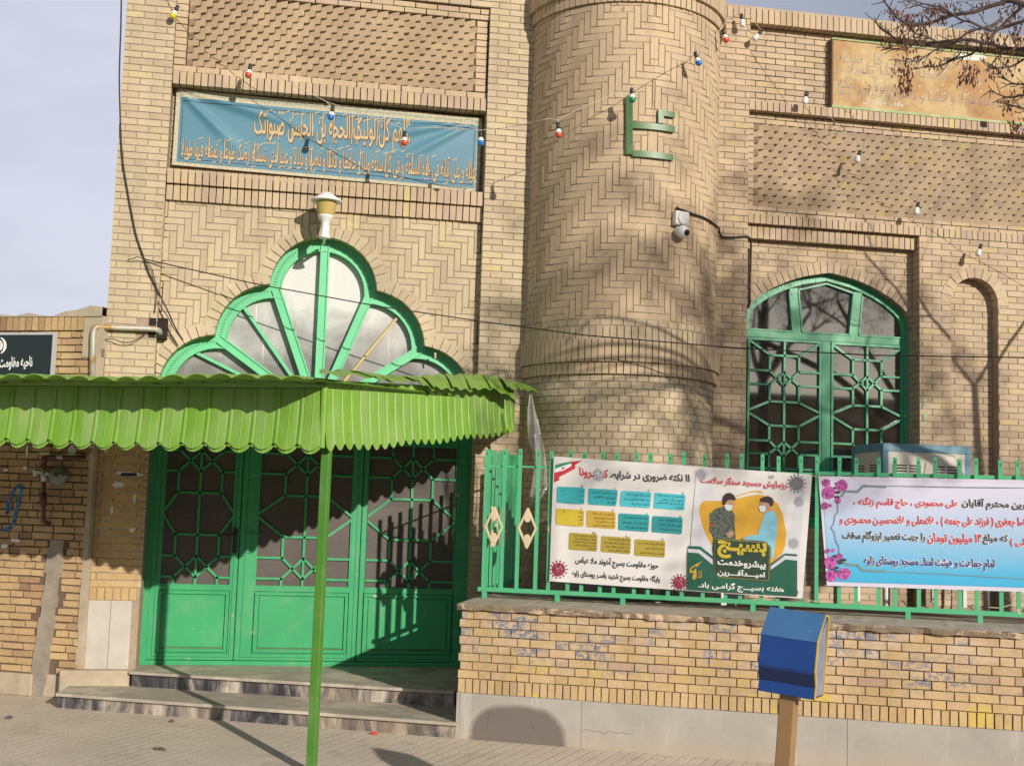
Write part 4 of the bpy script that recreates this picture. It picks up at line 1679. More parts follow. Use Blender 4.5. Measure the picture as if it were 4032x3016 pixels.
def tower_uw(px, py):
    d = ray(px, py)
    d2 = Vector((d[0], d[1]))
    o = Vector((CAM[0] - MC[0], CAM[1] - MC[1]))
    A_, B_, C_ = d2.dot(d2), 2 * o.dot(d2), o.dot(o) - rt * rt
    t = (-B_ - math.sqrt(max(0, B_ * B_ - 4 * A_ * C_))) / (2 * A_)
    p = CAM + d * t
    return rt * math.atan2(p[0] - MC[0], -(p[1] - MC[1])), p[2]


def z2(x, y):
    return (1900 + x * 0.5437, y * 0.5437)


def curved_bar(mb, p, q, wd, n0, n1):
    (u0, w0), (u1, w1) = tower_uw(*z2(*p)), tower_uw(*z2(*q))
    k = max(1, int(abs(u1 - u0) / 0.03))
    fr = cyl(rt)
    for i in range(k):
        a, c = i / k, (i + 1) / k
        mb.bar(fr, (u0 + (u1 - u0) * a, w0 + (w1 - w0) * a), (u0 + (u1 - u0) * c, w0 + (w1 - w0) * c), wd, n0, n1, 0, 0.0006)


sg = thing('metal_lettering', 'dark green metal letters in square Kufic strokes fixed on the round tower', 'lettering', FA(2.85, 4.6, 0.85))
curved_bar(LT, (1062, 705), (1062, 1125), 0.058, 0.006, 0.03)
curved_bar(LT, (1085, 1118), (1370, 1148), 0.056, 0.006, 0.03)
curved_bar(LT, (1085, 914), (1380, 945), 0.056, 0.006, 0.03)
curved_bar(LT, (1283, 805), (1283, 900), 0.05, 0.006, 0.0305)
curved_bar(LT, (1265, 822), (1380, 842), 0.05, 0.006, 0.031)
LT.build('letter_strokes', M['sign_green'], sg)

# ------------------------------------------------------------------ marble steps
SILL = 0.245
steps = thing('marble_steps', 'two streaked grey marble steps in front of the green doors', 'steps', (0, -1.0, 0))
zz_ = 0.118
A0, A1 = gd(219, 2728, zz_), gd(1791, 2844, zz_)
dA = (A1 - A0).normalized()
A1 = A1 + dA * 0.02
B0, B1 = gd(507, 2642, SILL), gd(1696, 2715, SILL)
dB = (B1 - B0).normalized()
B1 = B1 + dB * 0.19
back = Vector((0, 0.36, 0))


def slabp(mb, pts, z0, z1, mi=0):
    k = len(pts)
    v = [Vector((p[0], p[1], z0)) for p in pts] + [Vector((p[0], p[1], z1)) for p in pts]
    f = [list(range(k, 2 * k)), list(range(k - 1, -1, -1))] + [[i, (i + 1) % k, k + (i + 1) % k, k + i] for i in range(k)]
    mb.add(v, f, mi)


nA = Vector((dA[1], -dA[0], 0))
if nA[1] > 0:
    nA = -nA
b = MB()
f1 = [A0 - nA * 0.03, A1 - nA * 0.03, Vector((A1[0] + 0.3, A1[1] + 1.0, 0)), Vector((-1.45, -0.02, 0)), Vector((A0[0] + 0.05, A0[1] + 0.55, 0))]
slabp(b, f1, 0.0, zz_ - 0.026)
b.build('lower_riser', M['marble'], steps)
b = MB()
f2 = [A0 + nA * 0.0, A1 + nA * 0.0, Vector((A1[0] + 0.3, A1[1] + 1.0, 0)), Vector((-1.45, -0.02, 0)), Vector((A0[0] + 0.05, A0[1] + 0.55, 0))]
slabp(b, f2, zz_ - 0.025, zz_)
b.build('lower_tread', M['tread'], steps, bevel=0.004)
nB = Vector((dB[1], -dB[0], 0))
if nB[1] > 0:
    nB = -nB
b = MB()
g1 = [B0 - nB * 0.03 + dB * 0.015, B1 - nB * 0.03, Vector((1.9, -0.05, 0)), Vector((1.5, 0.30, 0)), Vector((-1.38, 0.30, 0)), Vector((-1.385, 0.0, 0))]
slabp(b, g1, zz_ - 0.01, SILL - 0.026)
b.build('upper_riser', M['marble'], steps)
b = MB()
g2 = [B0, B1, Vector((1.9, -0.05, 0)), Vector((1.5, 0.31, 0)), Vector((-1.38, 0.31, 0)), Vector((-1.385, 0.0, 0))]
slabp(b, g2, SILL - 0.025, SILL)
b.build('upper_tread', M['tread'], steps, bevel=0.004)

# ------------------------------------------------------------------ rough footing under the left pillar
ft = MB()
ft.box(FA, -1.97, -1.40, 0.0, 0.246, -0.3, 0.10)
tag(ft.build('concrete_footing', M['cement'], bevel=0.02), 'rough concrete footing under the pillar left of the marble steps', 'footing')

# ------------------------------------------------------------------ old brick house on the left
HC = 0.80
house = thing('brick_house', 'low weathered brick house wall left of the mosque with deep joints', 'house', ST(-2.6, 0, HC - 0.3))
b = MB()
b.box(ST, -6.5, -1.625, 0.0, 3.22, HC - 3.0, HC - 0.013)
b.build('wall_bed', M['mortar_dark'], house)
b = MB()
CH = (-2.02, -1.90)


def in_chase(u, w):
    c = -1.925 - 0.075 * max(0, (1.25 - w))
    return w < 1.30 and abs(u - c) < 0.085


bond(b, ST, -6.5, -1.64, 0.19, 3.13, L=0.205, H=0.0625, j=0.012, n0=HC - 0.013, n1=HC, kind='rough', skip=in_chase, jit=0.004, tilt=0.005)
b.build('brickwork', M['brick_house'], house)
b = MB()
soldiers(b, ST, -6.5, -1.80, 3.135, 3.255, W=0.064, j=0.012, n0=HC - 0.2, n1=HC + 0.012)
b.build('coping_bricks', M['brick_house'], house)
b = MB()
k = 40
vs, fs = [], []
for i in range(k + 1):
    u = -6.5 + 4.88 * i / k
    zt = 3.275 + 0.012 * math.sin(i * 1.7) + 0.010 * R_.uniform(-1, 1) + (0.07 if u > -1.8 else (0.03 if u > -2.0 else 0))
    for n in (HC - 0.4, HC + 0.02):
        vs += [ST(u, 3.255, n), ST(u, zt, n)]
for i in range(k):
    o, p = 4 * i, 4 * i + 4
    fs += [[o + 2, p + 2, p + 3, o + 3], [o + 3, p + 3, p + 1, o + 1], [o, o + 2, p + 2, p]]
b.add(vs, fs)
b.box(ST, -1.80, -1.615, 2.90, 3.26, HC - 0.2, HC + 0.006)
b.build('cement_cap', M['cement'], house)
b = MB()
b.box(ST, -6.5, -2.06, 0.0, 0.185, HC - 0.1, HC + 0.03)
b.box(ST, -1.985, -1.60, 0.0, 0.19, HC - 0.1, HC + 0.004)
b.build('plinth', M['cement'], house, bevel=0.01)
b = MB()
for i in range(14):     # cement filled chase below the gas meter, and the joint against the pillar
    w0, w1 = 0.0 + i * 0.094, 0.0 + (i + 1) * 0.094 + 0.004
    c0, c1 = -1.925 - 0.075 * (1.25 - w0), -1.925 - 0.075 * (1.25 - w1)
    d0 = R_.uniform(0.060, 0.085)
    b.prism(ST, [(c0 - d0, w0), (c0 + d0, w0), (c1 + d0, w1), (c1 - d0, w1)], HC - 0.012, HC + 0.007 + R_.uniform(0, 0.004))
b.build('cement_chase', M['chase'], house)
b = MB()
for i in range(16):
    w0 = 0.25 + i * 0.17
    b.box(ST, -1.655 - R_.uniform(0, 0.018), -1.615, w0, w0 + 0.173, HC - 0.05, HC + R_.uniform(0.003, 0.008))
b.build('cement_joint', M['cement'], house)
# scraps of old posters and blue sprayed marks
for (x, y, w, h) in ((108, 1775, 9, 40), (225, 1768, 40, 12), (285, 1772, 34, 30), (262, 1792, 80, 10), (175, 1786, 44, 9), (24, 1850, 16, 12), (100, 1842, 14, 14), (60, 2128, 34, 14), (20, 2150, 26, 14)):
    u, z = st(x, y, HC)
    pts = []
    for i in range(9):
        a = 2 * math.pi * i / 9
        r = R_.uniform(0.6, 1.1)
        pts.append((u + math.cos(a) * r * w * 0.0022 / 2 * 1.4, z + math.sin(a) * r * h * 0.0022 / 2 * 1.3))
    b = MB()
    b.prism(ST, pts, HC, HC + 0.006 + 0.001 * R_.random())
    b.build('poster_scrap', M['white'], house)
for (x, y, w, h) in ((418, 1770, 10, 24), (470, 1908, 44, 16), (455, 1905, 10, 30), (440, 2010, 8, 40), (530, 1960, 10, 44), (520, 2085, 22, 16), (505, 1866, 80, 20)):
    u, z = fa(x, y, 0.003)
    pts = [(u + math.cos(2 * math.pi * i / 9) * R_.uniform(0.5, 1.1) * w * 0.0015, z + math.sin(2 * math.pi * i / 9) * R_.uniform(0.5, 1.1) * h * 0.0015) for i in range(9)]
    b = MB()
    b.prism(FA, pts, 0.003, 0.0045 + 0.001 * R_.random())
    b.build('poster_scrap', M['white'], mosque)
b = MB()
u0, z0 = fa(474, 1874, 0.003)
u1, z1_ = fa(540, 1862, 0.003)
b.prism(FA, [(u0, z0), (u1, z0 + 0.004), (u1 - 0.004, z1_), (u0 + 0.006, z1_ - 0.003)], 0.003, 0.0068)
b.build('poster_strip', M['navy_line'], mosque)
b = MB()
shB = Sheet('S', HC + 0.0055)
zl = lambda x, y: (x * 0.6645, 1700 + y * 0.6645)
shB.line(b, [zl(*p) for p in ((60, 450), (42, 480), (45, 430), (70, 370), (90, 335), (120, 315), (130, 330), (115, 400), (92, 480), (85, 530), (60, 570), (20, 585))], 13, 0.0, 0)
b.build('sprayed_mark', plain('blue_spray', (0.05, 0.17, 0.36), 0.7, var=0.3, scale=30), house)

# ------------------------------------------------------------------ garden wall with coping, street side
WC_ = 1.183
gw = thing('garden_wall', 'low yellowish brick wall with flaking coping and grey plinth under the green railing', 'wall', ST(3.5, 0, 0.9))
b = MB()
b.box(ST, 1.806, 11, 0.0, 0.945, -1.3, WC_ - 0.010)
b.build('wall_bed', M['mortar_dark'], gw)
b = MB()
bond(b, ST, 1.80, 11, 0.440, 0.942, L=0.196, H=0.0628, j=0.008, n0=WC_ - 0.011, n1=WC_, kind='flem', jit=0.0018, phase=0.2, tilt=0.003)
b.build('brickwork', M['brick_wall'], gw)
b = MB()
soldiers(b, ST, 1.80, 11, 0.338, 0.437, W=0.057, n0=WC_ - 0.012, n1=WC_ + 0.002)
b.build('soldier_course', M['brick_wall'], gw)
b = MB()
j1, j2 = st(2288, 2880, WC_)[0], st(3335, 2900, WC_)[0]
for (x0, x1) in ((1.797, 1.822), (1.824, j1), (j1 + 0.003, j2), (j2 + 0.003, j2 + 1.9), (j2 + 1.903, j2 + 3.8)):
    b.box(ST, x0, x1, 0.0, 0.335, WC_ - 0.03, WC_ + 0.006)
b.build('plinth_slabs', M['plinth'], gw)
b = MB()
shK = Sheet('S', WC_ + 0.0072)
zk = lambda x, y: (1700 + x * 0.5877, 2300 + y * 0.5877)
shK.line(b, [zk(*p) for p in ((1012, 985), (1035, 970), (1060, 975), (1090, 985), (1120, 982), (1150, 1003), (1180, 985), (1205, 985), (1240, 997), (1280, 990), (1310, 1003), (1350, 998))], 1.6, 0.0)
shK.line(b, [zk(*p) for p in ((385, 850), (380, 900), (372, 940), (370, 975))], 2.2, 0.0)
shK.line(b, [zk(*p) for p in ((660, 920), (675, 950), (680, 985))], 2.0, 0.0)
b.build('crack_line', M['mortar_dark'], gw)
b = MB()
for (x0, y0, x1, y1) in ((1120, 870, 1135, 930), (1410, 905, 1412, 960), (1480, 880, 1490, 1010), (1735, 930, 1745, 1010), (2110, 900, 2100, 1060), (1210, 860, 1216, 905)):
    shK.line(b, [zk(x0, y0), zk((x0 + x1) / 2 + 4, (y0 + y1) / 2), zk(x1, y1)], 2.0, 0.0)
b.build('scratch_line', M['slab'], gw)
b = MB()
k = 190
vs, fs = [], []
for i in range(k + 1):
    u = 1.775 + 9.2 * i / k
    e = WC_ + 0.040 + R_.uniform(-0.006, 0.006) - (0.02 if R_.random() < 0.25 else 0)
    lo = 0.943 + R_.uniform(-0.004, 0.007)
    zt = 0.988 + R_.uniform(-0.003, 0.003)
    vs += [ST(u, 0.944, WC_ - 0.05), ST(u, lo, e - 0.012), ST(u, zt - 0.01, e), ST(u, zt, e - 0.012)]
for i in range(k):
    o, p = 4 * i, 4 * i + 4
    for q in range(3):
        fs.append([o + q, p + q, p + q + 1, o + q + 1])
fs.append([0, 1, 2, 3])
b.add(vs, fs)
b.build('coping_edge', M['coping'], gw)
b = MB()
vs, fs = [], []
for i in range(k + 1):
    u = 1.775 + 9.2 * i / k
    vs += [ST(u, 0.987, WC_ + 0.028), ST(u, 1.000 + R_.uniform(-0.002, 0.002), 0.80), ST(u, 1.0, 0.30), ST(u, 0.94, 0.295)]
for i in range(k):
    o, p = 4 * i, 4 * i + 4
    for q in range(3):
        fs.append([o + q, p + q, p + q + 1, o + q + 1])
b.add(vs, fs)
b.box(ST, 1.775, 2.45, 0.90, 0.998, -1.2, 0.30)
b.build('coping_top', M['concrete'], gw)

# ------------------------------------------------------------------ railing
FC = 0.65
fen = thing('railing', 'light green metal railing with cream diamond ornaments on the low wall', 'fence', ST(3.5, 1.0, FC))
zf = lambda x, y: (1850 + x * 0.633, 1700 + y * 0.633)
zc = lambda x, y: (3100 + x * 0.453, 1700 + y * 0.453)
us = [st(*zf(x, 300), FC)[0] for x in (105, 215, 310, 425, 505, 625, 710, 825, 910, 1035, 1120, 1245, 1330, 1460, 1600, 1690, 1820, 1920, 2060, 2160)]
us += [st(*zc(x, 300), FC)[0] for x in (455, 600, 795, 935, 1140, 1285, 1495, 1640, 1850, 2000)]
for i in range(12):
    us.append(us[-1] + (0.155 if i % 2 == 0 else 0.115))
FW = lambda t, w, n: ST(1.83 - 0.0 + n, w, FC - t)      # return towards the mosque


def fence_bar(fr, u, thick=0.028):
    m = MB()
    top = 2.175 + R_.uniform(-0.006, 0.012)
    m.box(fr, u - thick / 2, u + thick / 2, 1.086, top, -0.011, 0.011)
    m.box(fr, u - 0.004, u + 0.004, top - 0.045, top - 0.025, 0.0105, 0.0125, 1)
    return m.build('bar', [M['green_fence'], M['groove']], fen)


SFC = lambda u, w, n: ST(u, w, FC + n)
for u in us:
    fence_bar(SFC, u)
for i in range(10):
    fence_bar(FW, 0.11 + i * 0.118)
b = MB()
b.box(SFC, 1.79, us[-1] + 0.1, 1.052, 1.086, -0.018, 0.018)
b.build('bottom_rail', M['green_fence'], fen)
b = MB()
b.box(FW, 0.018, 1.25, 1.053, 1.085, -0.018, 0.018)
b.build('bottom_rail', M['green_fence'], fen)
b = MB()
b.box(SFC, 1.80, 4.40, 2.038, 2.052, -0.020, -0.011)
b.box(SFC, 4.40, us[-1] + 0.1, 2.034, 2.062, -0.024, -0.011)
b.build('top_rail', M['green_fence'], fen)
b = MB()
b.box(FW, 0.0, 1.25, 2.038, 2.052, -0.020, -0.011)
b.build('top_rail', M['green_fence'], fen)
for u in (1.843, st(2195, 2350, FC)[0], 2.95, st(2965, 2400, FC)[0], 4.15, st(3575, 2420, FC)[0], 5.55, 6.4):
    m = MB()
    m.box(SFC, u - 0.018, u + 0.018, 0.985, 1.053, -0.015, 0.015)
    m.build('foot', M['green_fence'], fen)


def diamond(fr, u, w):
    m = MB()
    a, h = 0.070, 0.152
    pts = [(u, w + h), (u + a, w), (u, w - h), (u - a, w)]
    for i in range(4):
        m.bar(fr, pts[i], pts[(i + 1) % 4], 0.017, -0.008 - 0.0004 * i, 0.013 + 0.0004 * i, 0, 0.006)
    for s in (-1, 1):
        cy_ = w + s * 0.088
        m.prism(fr, [(u + 0.028 * math.cos(t * math.pi / 8), cy_ + 0.042 * math.sin(t * math.pi / 8)) for t in range(16)], -0.010, 0.0165, 0, True)
    return m.build('diamond_ornament', M['cream'], fen, bevel=0.002)


diamond(SFC, (us[0] + us[1]) / 2, 1.562)
diamond(SFC, (us[2] + us[3]) / 2, 1.560)
diamond(SFC, (us[4] + us[5]) / 2 - 0.012, 1.560)
for t in (0.169, 0.405, 0.64):
    diamond(FW, t, 1.562)

# ------------------------------------------------------------------ green canopy over the doorway
can = thing('canopy', 'lime green corrugated metal canopy on one post in front of the doors', 'canopy', (0, -1.8, 2.0))
PC = Vector((0.048, -2.79, 0))
ucn = US.dot(PC)
ncn = NS.dot(PC)
E_ = FA(*fa(2017, 1600, 0.35), 0.35)
E_.z = 0
PER = 0.1715


def tile(t):     # profile of one sheet period: broad flat pan with a crease, then a narrow rib
    if t < 0.80:
        n = 0.010 * min(1.0, math.sin(math.pi * t / 0.80) ** 0.55) + (0.0022 if abs(t - 0.40) < 0.011 else 0.0)
        return n, -0.038 * math.sin(math.pi * t / 0.80) ** 0.75
    if t < 0.92:
        return 0.012, 0.004
    return 0.002, 0.006


def fascia(mb, o, d, nrm, length, zb, zt, per, back=False, sub=28, drop=0.0, offs=0.0, bulge=1.0):
    """zb, zt: functions of distance"""
    cols = int(length / per * sub)
    rows = 8
    vs, fs = [], []
    for i in range(cols + 1):
        s = length * i / cols
        t = (s / per) % 1.0
        pr, sc = tile(t)
        b0, b1 = zb(s) + sc - drop, zt(s)
        for j in range(rows + 1):
            q = j / rows
            z = b0 + (b1 - b0) * q
            flare = 0.035 * (1 - q) ** 2
            vs.append(o + d * s + nrm * (pr * bulge + flare + offs) + Vector((0, 0, z)))
    for i in range(cols):
        for j in range(rows):
            a = i * (rows + 1) + j
            fs.append([a, a + rows + 1, a + rows + 2, a + 1])
    mb.add(vs, fs)


b = MB()
o = US * ucn + NS * ncn
fascia(b, o, -US, NS, 5.4, lambda s: 2.088 + 0.006 * math.sin(s * 3.1) + (0.0), lambda s: 2.47, PER)
b.build('front_fascia', M['canopy'], can, smooth=False)
b = MB()
fascia(b, o - NS * 0.014, -US, NS, 5.4, lambda s: 2.10, lambda s: 2.40, PER, drop=0.032)
b.build('fascia_lining', M['canopy'], can)
b = MB()
dS = (E_ - Vector((PC[0], PC[1], 0)))
LS = dS.length
dS.normalize()
nS = Vector((-dS[1], dS[0], 0))
if nS[0] < 0:
    nS = -nS
zE0, zE1 = fa(2017, 1692, 0.35)[1], fa(2017, 1560, 0.35)[1]
SB = lambda s: 2.088 + (zE0 - 2.088) * (s / LS) ** 1.15 + 0.008 * math.sin(s * 7)
STP = lambda s: 2.53 + (zE1 - 2.47) * (s / LS)
fascia(b, Vector((PC[0], PC[1], 0)) + nS * 0.005, dS, nS, LS, SB, STP, 0.118, bulge=0.45)
b.build('side_fascia', M['canopy'], can, smooth=False)
b = MB()
b.tube([Vector((PC[0], PC[1], 2.075)) + NS * 0.004 + nS * 0.004, Vector((PC[0], PC[1], 2.50)) + NS * 0.004 + nS * 0.004], 0.022, 8)
b.build('corner_strip', M['canopy'], can)
# flap that turns the end of the side towards the tower
b = MB()
e0 = Vector((PC[0], PC[1], 0)) + dS * LS
for i in range(6):
    a0, a1 = i / 6, (i + 1) / 6
    d2 = Vector((0.25, 0.97, 0))
    p, q = e0 + d2 * 0.35 * a0, e0 + d2 * 0.35 * a1
    b.add([p + Vector((0, 0, zE0 + 0.04 * a0)), q + Vector((0, 0, zE0 + 0.04 * a1)), q + Vector((0, 0, zE1)), p + Vector((0, 0, zE1))], [[0, 1, 2, 3]])
b.build('end_flap', M['canopy'], can)
# roof sheets
b = MB()
NX, NY = 420, 6
u_l, u_r = ucn - 5.4, ucn + 0.0
vs, fs = [], []
for thick in (0.0, -0.006):
    for i in range(NX + 1):
        s = i / NX
        front = ST(u_l + (u_r + 0.03 - u_l) * s, 0, ncn + 0.40)
        bl, br = ST(u_l, 0, 0.82), Vector((1.86, -0.16, 0))
        backp = bl + (br - bl) * s
        t = ((u_r - (u_l + (u_r - u_l) * s)) / PER) % 1.0
        wav = (0.020 * math.sin(math.pi * t / 0.85) if t < 0.85 else -0.006) - 0.018
        for j in range(NY + 1):
            q = j / NY
            p = front + (backp - front) * q
            z = 2.486 + 0.038 * s + 0.16 * q + wav + thick + 0.01 * math.sin(s * 23) * (1 - q)
            vs.append(Vector((p[0], p[1], z)))
k1 = (NX + 1) * (NY + 1)
for L_ in (0, 1):
    for i in range(NX):
        for j in range(NY):
            a = L_ * k1 + i * (NY + 1) + j
            fs.append([a, a + NY + 1, a + NY + 2, a + 1])
for i in range(NX):
    a, c = i * (NY + 1), (i + 1) * (NY + 1)
    fs.append([a, c, k1 + c, k1 + a])
b.add(vs, fs)
b.build('roof_sheet', M['canopy'], can)
# crooked sheets along the right edge, sloping down towards the tower
z5 = lambda x, y: (1000 + x * 0.5877, 850 + y * 0.5877)
depP = fw.dot(Vector((PC[0], PC[1], 2.3)) - CAM)
depE = fw.dot(Vector((E_[0], E_[1], 2.3)) - CAM)
sheets = [((435, 1034), (645, 1034), (800, 1082), (440, 1060)),
          ((620, 1036), (800, 1062), (945, 1122), (790, 1076)),
          ((780, 1062), (1010, 1078), (1090, 1106), (940, 1116)),
          ((960, 1078), (1150, 1070), (1212, 1174), (1085, 1100)),
          ((1120, 1070), (1310, 1058), (1345, 1168), (1205, 1150)),
          ((1280, 1060), (1440, 1062), (1465, 1176), (1335, 1150)),
          ((1400, 1064), (1560, 1062), (1600, 1160), (1455, 1160)),
          ((1530, 1064), (1660, 1080), (1762, 1232), (1590, 1152)),
          ((1640, 1078), (1730, 1104), (1800, 1170), (1700, 1150)),
          ((1700, 1100), (1800, 1120), (1915, 1180), (1790, 1166))]
for q, sh in enumerate(sheets):
    m = MB()
    nn = 14
    top, bot = [], []
    for i in range(nn + 1):
        s = i / nn
        for (lst, a, c, far) in ((top, sh[0], sh[1], 0.55), (bot, sh[3], sh[2], 0.0)):
            x, y = a[0] + (c[0] - a[0]) * s, a[1] + (c[1] - a[1]) * s
            px, py = z5(x, y)
            f_ = (px - 1265) / (2017 - 1265)
            d = depP - 0.36 + (depE - depP) * min(max(f_, -0.05), 1.12) + far - 0.004 * q
            p = dist(px, py, d)
            p.z += 0.010 * math.sin(s * math.pi * 4)
            lst.append(p)
    vs, fs = [], []
    for i in range(nn + 1):
        md = (top[i] + bot[i]) / 2 + Vector((0, 0, 0.012))
        vs += [top[i], md, bot[i]]
    for i in range(nn):
        fs += [[3 * i, 3 * i + 3, 3 * i + 4, 3 * i + 1], [3 * i + 1, 3 * i + 4, 3 * i + 5, 3 * i + 2]]
    m.add(vs, fs)
    m.build('edge_sheet', M['canopy'], can)
# frame and post
b = MB()
pt = o - NS * 0.07 - US * 0.06
for zz0 in (2.12,):
    b.box(ST, ucn - 5.3, ucn - 0.03, 2.14, 2.18, ncn - 0.075, ncn - 0.035)
b.box(ST, ucn - 5.3, ucn - 0.03, 2.44, 2.48, ncn - 0.075, ncn - 0.035)
b.build('frame_tube', M['post'], can)
b = MB()
topc = Vector((PC[0], PC[1], 0)) + dS * 0.10 - nS * 0.035 + US * 0.012
base = topc - Vector((0.004, 0.0, 0))
h = 0.030
vs = []
for c, z in ((base, -0.12), (topc, 2.20)):
    for (a, e) in ((-1, 1), (1, 1), (1, -1), (-1, -1)):
        q = c + US * (a * h) + NS * (e * h)
        vs.append(Vector((q[0], q[1], z)))
b.add(vs, [[0, 1, 5, 4], [1, 2, 6, 5], [2, 3, 7, 6], [3, 0, 4, 7], [4, 5, 6, 7], [3, 2, 1, 0]])
b.build('post', M['post'], can, bevel=0.006)

# ------------------------------------------------------------------ board on the house wall
sgn_ = thing('sign_board', 'black board with white Persian lettering on the house wall above the canopy', 'sign', ST(-2.5, 2.9, HC + 0.05))
shS = Sheet('S', HC + 0.05)
z4 = lambda x, y: (x * 0.604, 900 + y * 0.604)
ur, wt = shS.uw(*z4(350, 690))
b = MB()
SG = lambda u, w, n: ST(u, w, HC + 0.05 + n)
b.box(SG, ur - 1.1, ur, 2.50, wt, -0.03, 0.0)
b.build('board', M['sign_blk'], sgn_)
b = MB()
b.box(SG, ur - 1.1, ur + 0.02, wt - 0.004, wt + 0.016, -0.03, 0.006)
b.box(SG, ur - 0.004, ur + 0.02, 2.50, wt - 0.004, -0.03, 0.006)
b.build('trim', M['alu'], sgn_)
b = MB()
shS.text(b, 'ناحیه مقاومت بسیج', z4(-98, 891), z4(212, 882), 62, 0.002, 0, bold=0.03)
b.build('lettering', M['text_white'], sgn_)
b = MB()
ce = z4(-14, 762)
for (r0, r1, xs) in ((58, 48, 1.0), (38, 28, 0.9)):
    for sd in (-1, 1):
        pts = []
        for i in range(13):
            a = -1.15 + 2.3 * i / 12
            pts.append((ce[0] + sd * (r0 * 0.604 * math.cos(a) * xs), ce[1] + r0 * 0.604 * math.sin(a) * 1.0))
        for i in range(12, -1, -1):
            a = -1.15 + 2.3 * i / 12
            pts.append((ce[0] + sd * (r1 * 0.604 * math.cos(a) * xs - 5 * math.cos(a)), ce[1] + r1 * 0.604 * 1.12 * math.sin(a)))
        shS.poly(b, pts, 0.002)
b.build('emblem', M['text_white'], sgn_)

# ------------------------------------------------------------------ lamp over the arch
lu, lw_ = fa(1279, 930, 0.20)
lamp = thing('wall_lamp', 'white and mustard lamp standing on the tip of the lobed arch', 'lamp', FA(lu, lw_, 0.2))
pz = lambda y: fa(1279, y, 0.20)[1]
pr = lambda x: abs(fa(1279 + x, 800, 0.2)[0] - fa(1279, 800, 0.2)[0])
lb = FA(lu, 0, 0.20)
L0 = lambda y: Vector((lb[0], lb[1], pz(y)))
b = MB()
b.lathe(Vector((lb[0], lb[1], 0)), (0, 0, 1), [(pr(24), pz(938)), (pr(20), pz(930)), (pr(17), pz(925)), (pr(16), pz(880)), (pr(19), pz(874)), (pr(27), pz(862)), (pr(32), pz(854)), (pr(33), pz(850))], 20)
b.tube([FA(lu, pz(925), 0.2), FA(lu, pz(930), -0.12)], 0.014)
b.build('stem', M['white_pl'], lamp, smooth=True)
b = MB()
b.lathe(Vector((lb[0], lb[1], 0)), (0, 0, 1), [(pr(30), pz(850)), (pr(34), pz(845)), (pr(41), pz(800)), (pr(42), pz(797))], 24)
b.build('globe', M['mustard'], lamp, smooth=True)
b = MB()
b.lathe(Vector((lb[0], lb[1], 0)), (0, 0, 1), [(pr(58), pz(796)), (pr(62), pz(793)), (pr(60), pz(788)), (pr(40), pz(776)), (pr(22), pz(762)), (pr(10), pz(757)), (0.001, pz(756))], 28)
b.build('cap', M['white_pl'], lamp, smooth=True)

# ------------------------------------------------------------------ siren, camera and conduit on the tower
def on_tower(px, py, n):
    u, w = tower_uw(px, py)
    return cyl(rt)(u, w, n), u, w


p, u, w = on_tower(2672, 866, 0.05)
sir = thing('siren_box', 'white square siren box with round front on the round tower', 'siren', p)
b = MB()
fr = cyl(rt)
b.box(fr, u - 0.072, u + 0.066, w - 0.062, w + 0.066, 0.0, 0.07)
b.build('housing', M['white_pl'], sir, bevel=0.012)
b = MB()
c0 = fr(u, w, 0.07)
ax = fr(u, w, 1) - fr(u, w, 0)
b.lathe(c0, ax, [(0.060, -0.01), (0.060, 0.010), (0.048, 0.016), (0.03, 0.010), (0.001, 0.012)], 24)
b.build('horn', M['white'], sir, smooth=True)
p, u, w = on_tower(2672, 926, 0.08)
camo_ = thing('security_camera', 'white dome security camera with black lens under the siren box', 'camera', p)
b = MB()
c0 = fr(u - 0.01, w + 0.012, 0.075)
b.lathe(fr(u - 0.01, w + 0.03, 0.0), ax, [(0.045, 0.0), (0.045, 0.03), (0.02, 0.05)], 20)
prof = [(0.060 * math.sin(math.pi * i / 10), -0.060 * math.cos(math.pi * i / 10)) for i in range(11)]
b.lathe(c0, (0, 0, 1), prof, 24)
b.build('body', M['white_pl'], camo_, smooth=True)
b = MB()
b.lathe(c0 + Vector((0.02, -0.045, -0.012)), Vector((0.35, -0.9, -0.25)), [(0.028, 0.0), (0.028, 0.010), (0.018, 0.018), (0.001, 0.02)], 20)
b.build('lens', M['lens'], camo_, smooth=True)
b = MB()
pts = []
for (x, y) in ((1395, 1510), (1430, 1522), (1500, 1550), (1580, 1575), (1640, 1605), (1700, 1655), (1720, 1690)):
    p, u, w = on_tower(*z2(x, y), 0.018)
    pts.append(p)
zw = lambda x, y: (2800 + x * 0.6344, 850 + y * 0.6344)
for (x, y, n) in ((45, 100, 0.03), (70, 132, 0.02), (130, 135, 0.016), (205, 128, 0.016), (232, 130, 0.016), (246, 150, 0.012), (248, 200, -0.12)):
    pts.append(FA(*fa(*zw(x, y), n), n))
b.tube(pts, 0.010)
for (x0, y0, x1, y1) in ((247, 200, 240, 545),):
    b.tube([FA(*fa(*zw(x0, y0), -0.12), -0.12), FA(*fa(*zw(x1, y1), -0.12), -0.12), FA(*fa(*zw(x1 - 12, y1 + 25), -0.14), -0.14)], 0.010)
tag(b.build('cable_conduit', M['black'], smooth=True), 'thin black conduit running from the siren box to the arched window', 'conduit')

